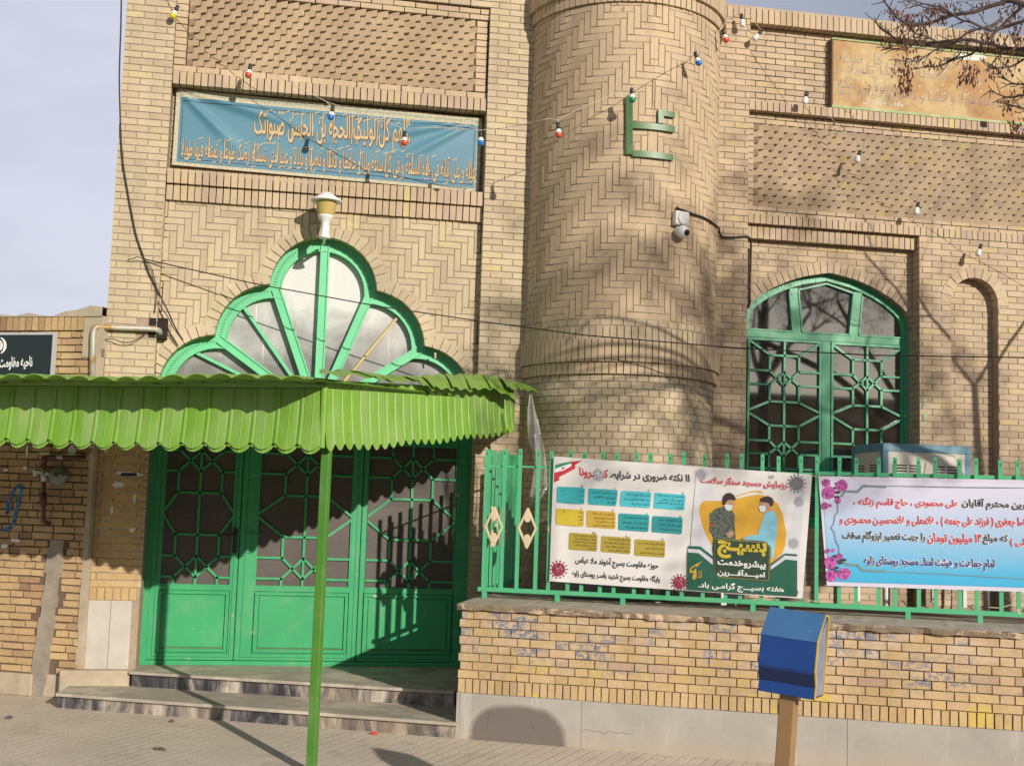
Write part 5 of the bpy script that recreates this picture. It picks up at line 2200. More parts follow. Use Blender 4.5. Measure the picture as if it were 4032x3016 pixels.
# ------------------------------------------------------------------ rusty elbow pipe and loose cables on the left pillar
b = MB()
pp = [FA(*fa(*z4(1045, 690), 0.0), -0.03), FA(*fa(*z4(1035, 665), 0.03), 0.03), FA(*fa(*z4(1010, 655), 0.045), 0.045)]
pp += [FA(*fa(*z4(640, 640), 0.05), 0.05)]
q = ST(*shS.uw(*z4(612, 655)), HC + 0.05)
pp += [FA(*fa(*z4(618, 648), 0.06), 0.06), FA(*fa(*z4(609, 680), 0.06), 0.06), FA(*fa(*z4(606, 720), 0.06), 0.06), FA(*fa(*z4(600, 1100), 0.06), 0.06)]
b.tube(pp, 0.026, 12)
tag(b.build('elbow_pipe', M['rust_pipe'], smooth=True), 'rust stained grey pipe bending down from the hole in the left pillar', 'pipe')
z4b = lambda x, y: (400 + x * 0.302, 900 + y * 0.302)


def cable(pts, name, r, mat, label, sag=0.0, cat='cable', n=0.02):
    m = MB()
    out = []
    P = [FA(*fa(p[0], p[1], p[2] if len(p) > 2 else n), p[2] if len(p) > 2 else n) for p in pts]
    # smooth with Catmull-Rom
    for i in range(len(P) - 1):
        a, c, d, e = P[max(i - 1, 0)], P[i], P[i + 1], P[min(i + 2, len(P) - 1)]
        for t in range(6):
            t /= 6
            out.append(0.5 * ((2 * c) + (d - a) * t + (2 * a - 5 * c + 4 * d - e) * t * t + (3 * c - 3 * d + e - a) * t ** 3))
    out.append(P[-1])
    m.tube(out, r, 6)
    return tag(m.build(name, mat, smooth=True), label, cat)


cable([(478, -40), (476, 100), (470, 300), (474, 480), (482, 620), (500, 740), (524, 868), (*z4b(435, 20),), (*z4b(480, 180),), (*z4b(545, 360),), (*z4b(610, 560),), (*z4b(700, 740),), (*z4b(790, 930),), (*z4b(880, 1110),), (*z4b(960, 1290),), (*z4b(1060, 1455),)],
      'hanging_cable', 0.0075, M['wire'], 'thick dark cable hanging down the left pillar to the arch edge')
cable([(*z4b(340, 410), 0.02), (*z4b(400, 395), 0.05), (*z4b(470, 372), 0.06), (*z4b(545, 400), 0.04), (*z4b(590, 440), 0.03), (*z4b(660, 540), 0.03), (*z4b(690, 650), 0.03), (*z4b(715, 800), 0.03), (*z4b(710, 960), 0.03), (*z4b(690, 1100), 0.02)],
      'loose_wire', 0.004, M['wire'], 'loose wire looping from the cable knot down to the hole in the left pillar')
cable([(*z4b(735, 950), 0.02), (*z4b(800, 1060), 0.03), (*z4b(880, 1180), 0.03), (*z4b(940, 1300), 0.03), (*z4b(1050, 1450), 0.02)],
      'loose_wire', 0.0045, M['wire'], 'thin wire beside the thick cable just above the left end of the arch')
cable([(*z4b(20, 1455), 0.03), (*z4b(140, 1440), 0.05), (*z4b(260, 1480), 0.06), (*z4b(380, 1480), 0.06), (*z4b(500, 1420), 0.06), (*z4b(590, 1350), 0.05)],
      'loose_wire', 0.0045, M['wire'], 'sagging wire under the rusty elbow pipe')
m = MB()
wp = [FA(*fa(565, 1020, 0.02), 0.02)]
for (px, py, n) in ((1000, 1117, 0.22), (1482, 1205, 0.50), (1905, 1267, 0.76), (2300, 1320, 1.02), (2900, 1370, 1.42), (3434, 1399, 1.78), (4031, 1408, 2.2), (4700, 1405, 2.7)):
    wp.append(FA(*fa(px, py, n), n))
m.tube(wp, 0.0055, 6)
tag(m.build('overhead_wire', M['wire'], smooth=True), 'long dark wire stretched across the whole front from the left pillar', 'wire')

# ------------------------------------------------------------------ gas regulator
gr = thing('gas_regulator', 'grey disc shaped gas regulator on brown pipes on the house wall', 'regulator', ST(-1.95, 1.5, HC + 0.1))
GR = lambda x, y, n: ST(*st(*zl(x, y), HC + n), HC + n)
b = MB()
b.tube([GR(500, 150, 0.0), GR(470, 150, 0.06), GR(440, 150, 0.075), GR(290, 148, 0.075), GR(265, 155, 0.075), GR(262, 180, 0.075), GR(260, 250, 0.075), GR(258, 400, 0.075), GR(258, 520, 0.075), GR(275, 540, 0.06), GR(290, 545, 0.0)], 0.0185, 10)
b.tube([GR(258, 360, 0.075), GR(258, 440, 0.075)], 0.027, 8)
b.tube([GR(268, 143, 0.075), GR(262, 185, 0.075)], 0.026, 8)
b.build('pipe', M['rust'], gr, smooth=True)
b = MB()
b.lathe(GR(357, 265, 0.03), NS, [(0.05, 0.0), (0.083, 0.012), (0.086, 0.03), (0.080, 0.05), (0.05, 0.066), (0.028, 0.072), (0.022, 0.10), (0.001, 0.102)], 28)
b.tube([GR(345, 265, 0.13), GR(405, 262, 0.13)], [0.018, 0.026], 10)
b.build('regulator_body', M['grey_metal'], gr, smooth=True)
b = MB()
b.tube([GR(195, 232, 0.07), GR(300, 250, 0.07)], 0.020, 10)
b.tube([GR(212, 195, 0.07), GR(212, 262, 0.07)], [0.014, 0.026], 10)
b.tube([GR(262, 225, 0.07), GR(262, 295, 0.07)], 0.029, 10)
b.tube([GR(345, 150, 0.075), GR(345, 148, 0.075), GR(375, 149, 0.075)], 0.024, 8)
b.build('valve', M['steel'], gr, smooth=True)

# ------------------------------------------------------------------ evaporative cooler behind the railing
ccx0, ccx1, cn = 5.15, 6.025, 0.70
co = thing('air_cooler', 'pale evaporative cooler with blue frame and louvred sides behind the railing', 'cooler', FA(5.6, 1.0, 0.4))
CT = 2.411
b = MB()
b.box(FA, ccx0, ccx1, CT - 0.075, CT, 0.06, cn)
for (x0, x1, n0, n1) in ((ccx0, ccx0 + 0.055, cn - 0.055, cn), (ccx1 - 0.055, ccx1, cn - 0.055, cn), (ccx0, ccx0 + 0.055, 0.06, 0.115), (ccx1 - 0.055, ccx1, 0.06, 0.115)):
    b.box(FA, x0, x1, 1.45, CT - 0.075, n0, n1)
b.box(FA, ccx0, ccx1, 1.37, 1.45, 0.06, cn)
b.build('frame', M['cooler_blue'], co, bevel=0.004)


def cooler_panel(fr, u0, u1):
    m = MB()
    m.box(fr, u0, u1, 1.45, CT - 0.075, -0.03, -0.006)
    uc = (u0 + u1) / 2
    rows = [CT - 0.19 - 0.026 * i for i in range(18)]
    for z in rows:
        for (a, c) in ((u0 + 0.04, u0 + (u1 - u0) * 0.24), (u0 + (u1 - u0) * 0.27, uc - 0.06), (uc + 0.06, u0 + (u1 - u0) * 0.73), (u0 + (u1 - u0) * 0.76, u1 - 0.04)):
            # pressed louvre: a lip above a dark slot
            m.box(fr, a, c, z - 0.014, z - 0.003, -0.0065, -0.004, 1)
            m.prism(fr, [(a, z - 0.003), (c, z - 0.003), (c, z + 0.006), (a, z + 0.006)], -0.007, [0.004, 0.004, -0.005, -0.005], 0, True)
    m.prism(fr, [(uc - 0.05, CT - 0.36), (uc + 0.05, CT - 0.36), (uc + 0.012, CT - 0.165), (uc - 0.012, CT - 0.165)], -0.007, 0.006, 0, True)
    m.build('louvred_panel', [M['cooler_white'], M['slot']], co)


cooler_panel(lambda u, w, n: FA(u, w, cn + n), ccx0 + 0.055, ccx1 - 0.055)
cooler_panel(lambda a, w, n: Vector((ccx0 - n, -a, w)), 0.115, cn - 0.055)
for (x, y) in ((ccx0 + 0.05, 0.1), (ccx1 - 0.05, 0.1), (ccx0 + 0.05, cn - 0.05), (ccx1 - 0.05, cn - 0.05)):
    b = MB()
    b.box(FA, x - 0.018, x + 0.018, 0.94, 1.37, y - 0.018, y + 0.018)
    b.build('leg', M['steel'], co)

# ------------------------------------------------------------------ donation box on a post, near the camera
DB = 5.5
bx = lambda x, y: (2800 + x * 0.557, 2300 + y * 0.557)
don = thing('donation_box', 'blue and yellow donation box on a tan post by the low wall', 'donation box', dist(3060, 2750, DB))
Ud = Vector((math.cos(rad(-41)), math.sin(rad(-41)), 0))
Nd = Vector((Ud[1], -Ud[0], 0))
cF = dist(*bx(540, 490), DB)
kx = DB / F_PX * 0.557
Wd = 397 * kx / 2 / 0.97
zt_, zm_, zn_, zo_ = cF.z + 292 * kx, cF.z + 112 * kx, cF.z - 96 * kx, cF.z - 205 * kx
zb_ = cF.z - 292 * kx
prof = [(-0.105, zt_), (0.0, zm_), (0.012, zn_), (-0.014, zo_), (-0.010, zb_), (-0.145, zb_), (-0.155, zt_ - 0.012)]
TLT = rad(-3.6)


def DFR(u, w, n):
    h = w - cF.z
    u2, h2 = u * math.cos(TLT) - h * math.sin(TLT), u * math.sin(TLT) + h * math.cos(TLT)
    return Vector((cF[0], cF[1], 0)) + Ud * u2 + Nd * n + Vector((0, 0, cF.z + h2))


def extrude_prof(mb, pr_, u0, u1, mi=0):
    k = len(pr_)
    vs = [DFR(u0, z, n) for n, z in pr_] + [DFR(u1, z, n) for n, z in pr_]
    mb.add(vs, [list(range(k)), list(range(2 * k - 1, k - 1, -1))] + [[i, (i + 1) % k, k + (i + 1) % k, k + i] for i in range(k)], mi)


b = MB()
extrude_prof(b, prof, -Wd, Wd)
b.build('box_body', M['blue_box'], don, bevel=0.004)
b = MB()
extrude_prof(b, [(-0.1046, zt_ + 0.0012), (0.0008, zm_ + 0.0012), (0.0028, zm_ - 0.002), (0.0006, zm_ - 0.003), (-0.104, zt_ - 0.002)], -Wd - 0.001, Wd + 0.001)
b.build('sky_lit_top', M['blue_sky_lit'], don)  # thin cover on the sloped face, carries the painted-in sky light
b = MB()
extrude_prof(b, [(0.0115, zn_ + 0.001), (-0.0105, zo_), (-0.020, zo_), (-0.002, zn_)], -Wd + 0.002, Wd - 0.002)
b.build('shaded_band', M['blue_shaded'], don)  # downward face with its shade put into the colour
b = MB()
ins = [(-0.125, zt_ - 0.03), (-0.016, zm_ - 0.01), (-0.010, zn_), (-0.030, zo_), (-0.030, zb_ + 0.014), (-0.135, zb_ + 0.014)]
extrude_prof(b, ins, Wd, Wd + 0.003)
b.build('side_panel', M['box_side'], don)
b = MB()
for i in range(len(prof)):
    j = (i + 1) % len(prof)
    p, q = prof[i], prof[j]
    c = (-0.075, cF.z)
    sh = lambda t: (t[0] + (c[0] - t[0]) * 0.13, t[1] + (c[1] - t[1]) * 0.035)
    pts = [p, q, sh(q), sh(p)]
    vs = [DFR(Wd + 0.0005, z, n) for n, z in pts] + [DFR(Wd + 0.006, z, n) for n, z in pts]
    b.add(vs, [[0, 1, 2, 3], [7, 6, 5, 4]] + [[a, (a + 1) % 4, 4 + (a + 1) % 4, 4 + a] for a in range(4)])
b.build('yellow_edge', M['yellow_edge'], don)
b = MB()
b.box(DFR, -0.038, 0.034, -0.34, zb_, -0.11, -0.04)
b.build('post', M['tan_post'], don, bevel=0.005)

# ------------------------------------------------------------------ blue banner in the recess
z1 = lambda x, y: (400 + x * 0.7685, y * 0.7685)
TLu, TLw = fa(*z1(385, 455), -0.15)
TRu, TRw = fa(*z1(1950, 610), -0.15)
BRu, BRw = fa(*z1(1930, 985), -0.15)
BLu, BLw = fa(*z1(360, 845), -0.15)


def ridge(u, w, p, q, wd, amp):
    dx, dy = q[0] - p[0], q[1] - p[1]
    L = math.hypot(dx, dy)
    t = ((u - p[0]) * dx + (w - p[1]) * dy) / L
    s = ((u - p[0]) * -dy + (w - p[1]) * dx) / L
    if t < 0 or t > L * 1.15:
        return 0.0
    wdd = wd * (0.25 + 0.75 * t / L)
    fade = min(1.0, t / (0.12 * L)) * max(0.0, 1 - max(0, t / L - 0.55) / 0.6)
    return amp * fade * math.exp(-(s / wdd) ** 2)


def blue_wave(u, w):
    e = 0.0
    e += ridge(u, w, (TLu, TLw), (TLu + 1.25, TLw - 0.28), 0.07, 0.030)
    e += ridge(u, w, (TLu, TLw), (TLu + 0.62, TLw - 0.55), 0.06, 0.024)
    e += ridge(u, w, (TRu, TRw), (TRu - 1.1, TRw - 0.30), 0.06, 0.030)
    e += ridge(u, w, (TRu, TRw), (TRu - 0.85, TRw - 0.52), 0.06, 0.026)
    e += 0.012 * math.sin(u * 1.9) * math.sin((w - 4.7) * 4)
    return e


bb = thing('banner', 'blue cloth banner with cream calligraphy hung in the recess above the arch', 'banner', FA(XC, 5.0, -0.15), 'cloth and vinyl banners')
shQ = Sheet('F', -0.15, blue_wave)
cor = [z1(385, 455), z1(1950, 610), z1(1930, 985), z1(360, 845)]
b = MB()
shQ.grid(b, cor, 120, 34, 0.0)
b.build('cloth_border', M['edge_cloth'], bb, smooth=True)


def inner(ax, ay, bx_, by_):
    """bilinear position inside the banner, a from the left, b from the top"""
    def f(s, t):
        u = (TLu * (1 - s) + TRu * s) * (1 - t) + (BLu * (1 - s) + BRu * s) * t
        w = (TLw * (1 - s) + TRw * s) * (1 - t) + (BLw * (1 - s) + BRw * s) * t
        return u, w
    return f


bl = inner(0, 0, 0, 0)


def patch(mb, s0, s1, t0, t1, nx, ny, n, mi=0):
    vs = []
    for j in range(ny + 1):
        for i in range(nx + 1):
            u, w = bl(s0 + (s1 - s0) * i / nx, t0 + (t1 - t0) * j / ny)
            vs.append(shQ.at(u, w, n))
    mb.add(vs, [[j * (nx + 1) + i, j * (nx + 1) + i + 1, (j + 1) * (nx + 1) + i + 1, (j + 1) * (nx + 1) + i] for j in range(ny) for i in range(nx)], mi)


b = MB()
patch(b, 0.014, 0.986, 0.108, 0.955, 120, 30, 0.0025)
b.build('blue_field', M['blue_cloth'], bb, smooth=True)
b = MB()
for (a0, a1, c0, c1) in ((0.022, 0.978, 0.150, 0.158), (0.022, 0.978, 0.905, 0.913)):
    patch(b, a0, a1, c0, c1, 110, 1, 0.0045)
for (a0, a1, c0, c1) in ((0.022, 0.0235, 0.158, 0.905), (0.9765, 0.978, 0.158, 0.905)):
    patch(b, a0, a1, c0, c1, 1, 26, 0.0045)
b.build('border_line', M['navy_line'], bb)
b = MB()
for i in range(118):
    s = 0.012 + 0.976 * i / 118
    pts = [bl(s, 0.046), bl(s + 0.0075, 0.046), bl(s + 0.0038, 0.082)]
    b.add([shQ.at(u, w, 0.0025) for u, w in pts], [[0, 1, 2]])
for (a0, a1, c0, c1) in ((0.01, 0.99, 0.040, 0.046),):
    patch(b, a0, a1, c0, c1, 110, 1, 0.0028)
b.build('lace_pattern', M['edge_pat'], bb)
for (s, L, R_px, h, bo) in (('اللهم کن لولیک الحجة بن الحسن صلواتک', z1(782, 655), z1(1578, 705), 142, 0.010),
                            ('علیه و علی آبائه فی هذه الساعة و فی کل ساعة ولیا و حافظا و قائدا و ناصرا و دلیلا و عینا حتی تسکنه ارضک طوعا و تمتعه فیها طویلا', z1(408, 760), z1(1912, 885), 100, 0.004)):
    b = MB()
    shQ.text(b, s, (L[0] + 2.5, L[1] + 2.5), (R_px[0] + 2.5, R_px[1] + 2.5), h, 0.006, 0, bold=bo + 0.020, ref=bo)
    shQ.text(b, s, L, R_px, h, 0.0085, 1, bold=bo)
    # vowel strokes above and below the line
    n = 16 if bo > 0.01 else 34
    for i in range(n):
        t = (i + 0.5 + R_.uniform(-0.3, 0.3)) / n
        yy = L[1] + (R_px[1] - L[1]) * t + R_.choice([-1, -1, 1]) * h * R_.uniform(0.36, 0.52)
        xx = L[0] + (R_px[0] - L[0]) * t
        shQ.line(b, [(xx - 8, yy + 4), (xx + 9, yy - 3)], 3.2, 0.0085, 1)
    for i in range(n // 2):     # tall stems and sweeping bowls of the interlaced script
        t = (i + 0.5 + R_.uniform(-0.35, 0.35)) / (n // 2)
        yy = L[1] + (R_px[1] - L[1]) * t
        xx = L[0] + (R_px[0] - L[0]) * t
        if i % 3 == 0:
            continue
        pp = [(xx - 3, yy + h * 0.30), (xx, yy), (xx + 3, yy - h * 0.50)]
        w_ = 3.2
        shQ.line(b, [(p[0] + 2, p[1] + 2) for p in pp], w_ + 1.6, 0.0055, 0)
        shQ.line(b, pp, w_, 0.0088, 1)
    b.build('calligraphy', [M['text_brown'], M['text_cream']], bb)
for (x, y) in ((385, 455), (1948, 615), (1935, 985), (365, 870), (1148, 535)):
    u, w = fa(*z1(x, y), -0.15)
    b = MB()
    b.tube([FA(u + 0.016 * math.cos(a), w + 0.016 * math.sin(a), -0.145) for a in [i * math.pi / 5 for i in range(11)]], 0.003, 5)
    b.build('hook', M['wire'], bb)

# ------------------------------------------------------------------ white vinyl banner on the railing
WB = FC + 0.028
z6 = lambda x, y: (2100 + x * 0.34449, 1780 + y * 0.34449)
z7 = lambda x, y: (2680 + x * 0.34440, 1800 + y * 0.34440)
ub0, ub1 = st(2163, 2286, WB)[0], st(3198, 1868, WB)[0]


def white_wave(u, w):
    t = (u - ub0) / (ub1 - ub0)
    e = 0.010 * math.sin(math.pi * t) + 0.006 * math.sin(t * 9 + (w - 1.5) * 2) + 0.012 * math.exp(-((t - 0.03) / 0.03) ** 2)
    e += 0.014 * math.sin(max(0, min(1, (1.25 - w) / 0.25)) * math.pi / 2) * (0.5 + 0.5 * math.sin(t * 6.0 + 0.6))
    return e


wbn = thing('banner', 'white vinyl banner about corona with teal and mustard boxes tied to the railing', 'banner', ST(3.0, 1.5, WB), 'cloth and vinyl banners')
shW = Sheet('S', WB, white_wave)
b = MB()
shW.grid(b, [(2182, 1797), (3198, 1868), (3160, 2356), (2163, 2287)], 70, 30, 0.0)
b.build('vinyl_sheet', M['vinyl'], wbn, smooth=True)
b = MB()
shW.rrect(b, [z7(183, 140), z7(1425, 225), z7(1333, 1588), z7(75, 1510)], 2, 0.003)
b.build('poster_panel', plain('pale_poster_print', (0.60, 0.60, 0.63), 0.55, var=0.08, scale=3), wbn)
Lr = 0.0036
b = MB()
shW.text(b, '۱۱ نکته ضروری در شرایط', z6(873, 262), z6(1790, 308), 39, Lr, 0, bold=0.032)
b.build('black_lettering', M['text_blk'], wbn)
b = MB()
shW.text(b, 'حوزه مقاومت بسیج آخوند ملا عباس', z6(483, 1236), z6(1432, 1306), 40, Lr, 0, bold=0.030)
b.build('black_lettering', M['text_blk'], wbn)
b = MB()
shW.text(b, 'پایگاه مقاومت بسیج شهید یاسـر روستای زاوه', z6(448, 1388), z6(1450, 1462), 37, Lr, 0, bold=0.030)
b.build('black_lettering', M['text_blk'], wbn)
b = MB()
shW.text(b, 'کـــــرونا', z6(528, 232), z6(860, 262), 45, Lr, 0, bold=0.035)
b.build('red_lettering', M['text_red'], wbn)
boxes = [('۴', [(278, 393), (593, 407), (585, 595), (275, 577)], 'teal', ['هنگام سرفه، بینی و دهان خود را', 'با دستمال بپوشانید، آن را در', 'سطل در بسته بیندازید']),
         ('۳', [(633, 413), (968, 432), (950, 617), (628, 597)], 'teal', ['دست ها را به مدت ۲۰ ثانیه با آب و', 'صابون بشویید و یا با الکل ضد', 'عفونی کنید']),
         ('۲', [(1007, 440), (1350, 460), (1335, 640), (990, 618)], 'teal_l', ['گرفتن دستمال جلوی دهان هنگام', 'سرفه و عطسه و فاصله گرفتن از فردی', 'که عطسه و سرفه می کند']),
         ('۱', [(1390, 462), (1742, 488), (1728, 665), (1373, 640)], 'teal_l', ['فاصله بیشتر از یک و نیم متر با افراد', 'به خصوص در مکان های عمومی و', 'مکان هایی که رعایت فاصله اجتماعی', 'دشوار است']),
         ('۸', [(265, 643), (583, 660), (578, 850), (262, 827)], 'yel_p', ['ماسک یا پوشش پارچه ای حلقه', 'می شود، در صورت خیس شدن', 'تعویض شود و به هیچ وجه', 'به فرد دیگری داده نشود']),
         ('۷', [(615, 663), (943, 683), (940, 878), (612, 855)], 'must_p', ['هنگام پوشیدن و در آوردن ماسک', 'از لمس بخش جلوی آن خودداری', 'کنید و بندها یا کش آن را', 'گرفته و از صورت خود بردارید']),
         ('۶', [(978, 697), (1328, 717), (1317, 912), (972, 888)], 'teal_d', ['همیشه قبل و بعد از پوشیدن ماسک', 'دستان خود را با آب و صابون بشویید', 'و یا با مواد ضد عفونی کننده']),
         ('۵', [(1362, 727), (1710, 748), (1698, 938), (1353, 912)], 'teal_d', ['تغذیه سالم برای تقویت سیستم', 'ایمنی و خواب کافی در دوران', 'بیماری کرونا بسیار مهم است']),
         ('۱۱', [(413, 917), (738, 940), (730, 1133), (407, 1110)], 'must_d', ['ماسک های یک بار مصرف را پس از', 'استفاده در سطل زباله در بسته', 'بیندازید و دستان خود را بشویید', 'و آن را در خیابان رها نکنید', 'رعایت کنید']),
         ('۱۰', [(782, 955), (1120, 978), (1110, 1165), (775, 1137)], 'must_d', ['ماسک های مختلف پارچه ای یا', 'با لبه محافظ از آنها استفاده کنید', 'خود را از آلودگی محفظه و هوای', 'استفاده از دیگران بپرهیزید']),
         ('۹', [(1163, 992), (1510, 1015), (1503, 1203), (1157, 1180)], 'must_d', ['ماسک های پارچه ای خود را هر روز', 'شسته و تمیز کنید و سپس', 'آنها را در محیط خشک قرار دهید'])]
groups = {}
tb = MB()
nb = {}
for num, q, mt, lines in boxes:
    m = groups.setdefault(mt, MB())
    shW.rrect(m, [z6(*p) for p in q], 7, Lr)
    TL, TR, BR, BL = [z6(*p) for p in q]
    wn_ = 9 if len(num) == 1 else 16
    shW.text(m, num, (TR[0] - 6 - wn_, TR[1] - 4), (TR[0] - 6, TR[1] - 3.5), 14, Lr, 0, bold=0.03)
    k = len(lines)
    for i, s in enumerate(lines):
        t = (i + 0.75) / (k + 0.5)
        l = (TL[0] * (1 - t) + BL[0] * t, TL[1] * (1 - t) + BL[1] * t)
        r = (TR[0] * (1 - t) + BR[0] * t, TR[1] * (1 - t) + BR[1] * t)
        fr_ = min(0.92, len(s) / 34) if len(s) > 8 else 0.3
        x1, x0 = 0.965, 0.965 - 0.93 * fr_
        shW.text(tb, s, (l[0] + (r[0] - l[0]) * x0, l[1] + (r[1] - l[1]) * x0), (l[0] + (r[0] - l[0]) * x1, l[1] + (r[1] - l[1]) * x1), min(12.5, 58 / (k + 0.6)), Lr + 0.002, 0, res=1)
for mt, m in groups.items():
    m.build('advice_box', M[mt], wbn)
tb.build('small_lettering', M['text_blk'], wbn)


def virus(sh, mb, c, r, n, mi=0, spikes=14, clipx=None):
    sh.disc(mb, c, r, r, n, mi)
    for i in range(spikes):
        a = 2 * math.pi * i / spikes
        p = (c[0] + r * 0.9 * math.cos(a), c[1] + r * 0.9 * math.sin(a))
        q = (c[0] + r * 1.30 * math.cos(a), c[1] + r * 1.30 * math.sin(a))
        sh.line(mb, [p, q], r * 0.10, n, mi)
        sh.disc(mb, q, r * 0.12, r * 0.12, n + 0.0002, mi, 8)


b = MB()
virus(shW, b, z6(292, 1338), 26, Lr, 0)
virus(shW, b, z6(1672, 1490), 25, Lr + 0.001, 0)
shW.disc(b, z7(1300, 1542), 15, 15, Lr + 0.004, 0)
for i in range(46):
    for c, r in ((z6(292, 1338), 26), (z6(1672, 1490), 25)):
        a, q = R_.uniform(0, 6.28), r * math.sqrt(R_.random()) * 1.02
        shW.disc(b, (c[0] + q * math.cos(a), c[1] + q * math.sin(a)), 2.6, 2.6, Lr + 0.002, R_.choice([1, 1, 2]), 7)
b.build('red_virus', [M['maroon'], M['flag_r'], M['grey_p']], wbn)
b = MB()
virus(shW, b, z6(750, 262), 17.5, Lr + 0.002, 0)
for i in range(22):
    c = z6(750, 262)
    a, q = R_.uniform(0, 6.28), 16 * math.sqrt(R_.random())
    shW.disc(b, (c[0] + q * math.cos(a), c[1] + q * math.sin(a)), 2.0, 2.0, Lr + 0.004, 1, 7)
virus(shW, b, z7(1355, 510), 15, 0.0045, 0)
virus(shW, b, z7(1295, 985), 17, 0.0045, 0)
virus(shW, b, z7(232, 195), 17, 0.0045, 0)
virus(shW, b, z7(1325, 300), 27, 0.0045, 2)
shW.disc(b, z7(1040, 225), 12, 7, 0.0045, 0)
b.build('grey_virus', [M['grey_p'], M['text_white'], plain('dull_violet_print', (0.20, 0.18, 0.20), 0.6, var=0.5, scale=60)], wbn)
b = MB()
shW.poly(b, [z6(*p) for p in ((262, 145), (350, 122), (440, 108), (440, 130), (345, 158), (258, 190))], Lr, 0)
shW.poly(b, [z6(*p) for p in ((258, 190), (345, 158), (440, 130), (445, 175), (350, 210), (252, 232))], Lr, 1)
shW.poly(b, [z6(*p) for p in ((248, 235), (350, 212), (440, 160), (478, 150), (484, 185), (370, 250), (300, 285), (305, 318), (244, 345))], Lr + 0.0006, 2)
shW.poly(b, [z6(*p) for p in ((436, 108), (558, 98), (478, 150), (440, 160))], Lr + 0.0012, 2)
shW.disc(b, z6(350, 182), 4.5, 4.5, Lr + 0.002, 2, 10)
b.build('flag_ribbon', [M['flag_g'], M['text_white'], M['flag_r']], wbn)
# right half: two masked men, dark green foot and plate
b = MB()
shW.poly(b, [z7(*p) for p in ((213, 620), (222, 550), (255, 510), (300, 495), (400, 500), (500, 498), (620, 480), (760, 445), (900, 425), (1020, 452), (1110, 530), (1170, 660), (1205, 860), (1200, 1000), (1160, 1100), (1040, 1210), (700, 1210), (380, 1050), (290, 880), (235, 740))], 0.0048, 0)
shW.line(b, [z7(*p) for p in ((615, 455), (700, 425), (800, 395), (880, 388), (940, 403))], 4, 0.0048, 0)
b.build('amber_shape', M['orange_p'], wbn)
b = MB()
g0 = 0.0064
P7 = lambda mb, pts, n, mi: shW.poly(mb, [z7(*p) for p in pts], n, mi)
P7(b, ((330, 650), (400, 590), (500, 560), (600, 620), (622, 660), (618, 760), (632, 930), (600, 990), (380, 1150), (360, 1050), (372, 920), (355, 880), (325, 840), (335, 740)), g0, 0)
P7(b, ((520, 880), (570, 838), (612, 850), (605, 890), (560, 925)), g0 + 0.002, 1)
P7(b, ((500, 530), (530, 490), (612, 492), (612, 540), (590, 600), (545, 620), (505, 575), (492, 550)), g0 + 0.002, 1)
P7(b, ((483, 500), (495, 440), (530, 410), (570, 405), (615, 435), (637, 490), (605, 487), (560, 482), (525, 505), (505, 545), (485, 540)), g0 + 0.0035, 2)
P7(b, ((500, 545), (545, 538), (597, 552), (590, 590), (560, 612), (520, 600)), g0 + 0.0035, 3)
P7(b, ((335, 765), (382, 765), (380, 785), (336, 785)), g0 + 0.002, 4)
b.build('printed_soldier', [M['camo'], M['skin'], M['hair'], M['mask'], M['flag_r']], wbn)
b = MB()
P7(b, ((960, 640), (1062, 603), (1095, 660), (1112, 740), (1105, 860), (1080, 1000), (1060, 1140), (1030, 1160), (1030, 1020), (960, 962), (850, 950), (730, 945), (720, 915), (790, 895), (880, 885), (915, 780), (945, 690)), g0, 0)
P7(b, ((700, 912), (735, 905), (735, 940), (705, 938)), g0 + 0.002, 1)
P7(b, ((912, 500), (1000, 480), (1035, 560), (1010, 605), (972, 640), (930, 625), (908, 560)), g0 + 0.002, 1)
P7(b, ((908, 490), (930, 460), (1000, 443), (1050, 465), (1064, 500), (1058, 552), (1030, 562), (1010, 525), (975, 515), (925, 510)), g0 + 0.0035, 2)
P7(b, ((898, 555), (960, 552), (978, 590), (955, 630), (915, 620), (900, 590)), g0 + 0.0035, 3)
b.build('printed_man', [M['shirt'], M['skin'], M['hair'], M['mask']], wbn)
b = MB()
g1_ = 0.0102
P7(b, ((82, 1085), (208, 1095), (365, 1228), (700, 1300), (1030, 1285), (1200, 1165), (1333, 1180), (1333, 1588), (75, 1510)), g1_, 0)
P7(b, ((88, 1045), (218, 1052), (368, 1165), (368, 1228), (208, 1095), (84, 1085)), g1_ + 0.0006, 1)
P7(b, ((1030, 1243), (1195, 1125), (1333, 1140), (1333, 1180), (1200, 1165), (1030, 1285)), g1_ + 0.0006, 1)
P7(b, ((90, 1012), (228, 1018), (370, 1130), (370, 1165), (218, 1052), (88, 1040)), g1_ + 0.0003, 0)
P7(b, ((1030, 1218), (1193, 1098), (1333, 1106), (1333, 1128), (1195, 1114), (1030, 1240)), g1_ + 0.0003, 0)
b.build('green_foot', [M['dkgreen'], M['grey_l']], wbn)
b = MB()
P7(b, ((388, 923), (972, 963), (1029, 1028), (1018, 1418), (438, 1378), (372, 1312)), g1_ + 0.0016, 0)
P7(b, ((396, 932), (968, 972), (1021, 1032), (1010, 1409), (442, 1370), (380, 1308)), g1_ + 0.0030, 1)
P7(b, ((400, 937), (966, 977), (1017, 1034), (1006, 1404), (444, 1365), (384, 1306)), g1_ + 0.0044, 0)
b.build('dark_plate', [M['dkgreen2'], M['must_p']], wbn)
g2_ = g1_ + 0.0062
b = MB()
shW.text(b, 'بسیـج', z7(422, 1045), z7(987, 1078), 70, g2_, 0, bold=0.045)
b.build('yellow_lettering', M['yel_p'], wbn)
b = MB()
shW.text(b, 'پیشروخدمت', z7(425, 1203), z7(975, 1243), 35, g2_, 0, bold=0.03)
b.build('white_lettering', M['text_white'], wbn)
b = MB()
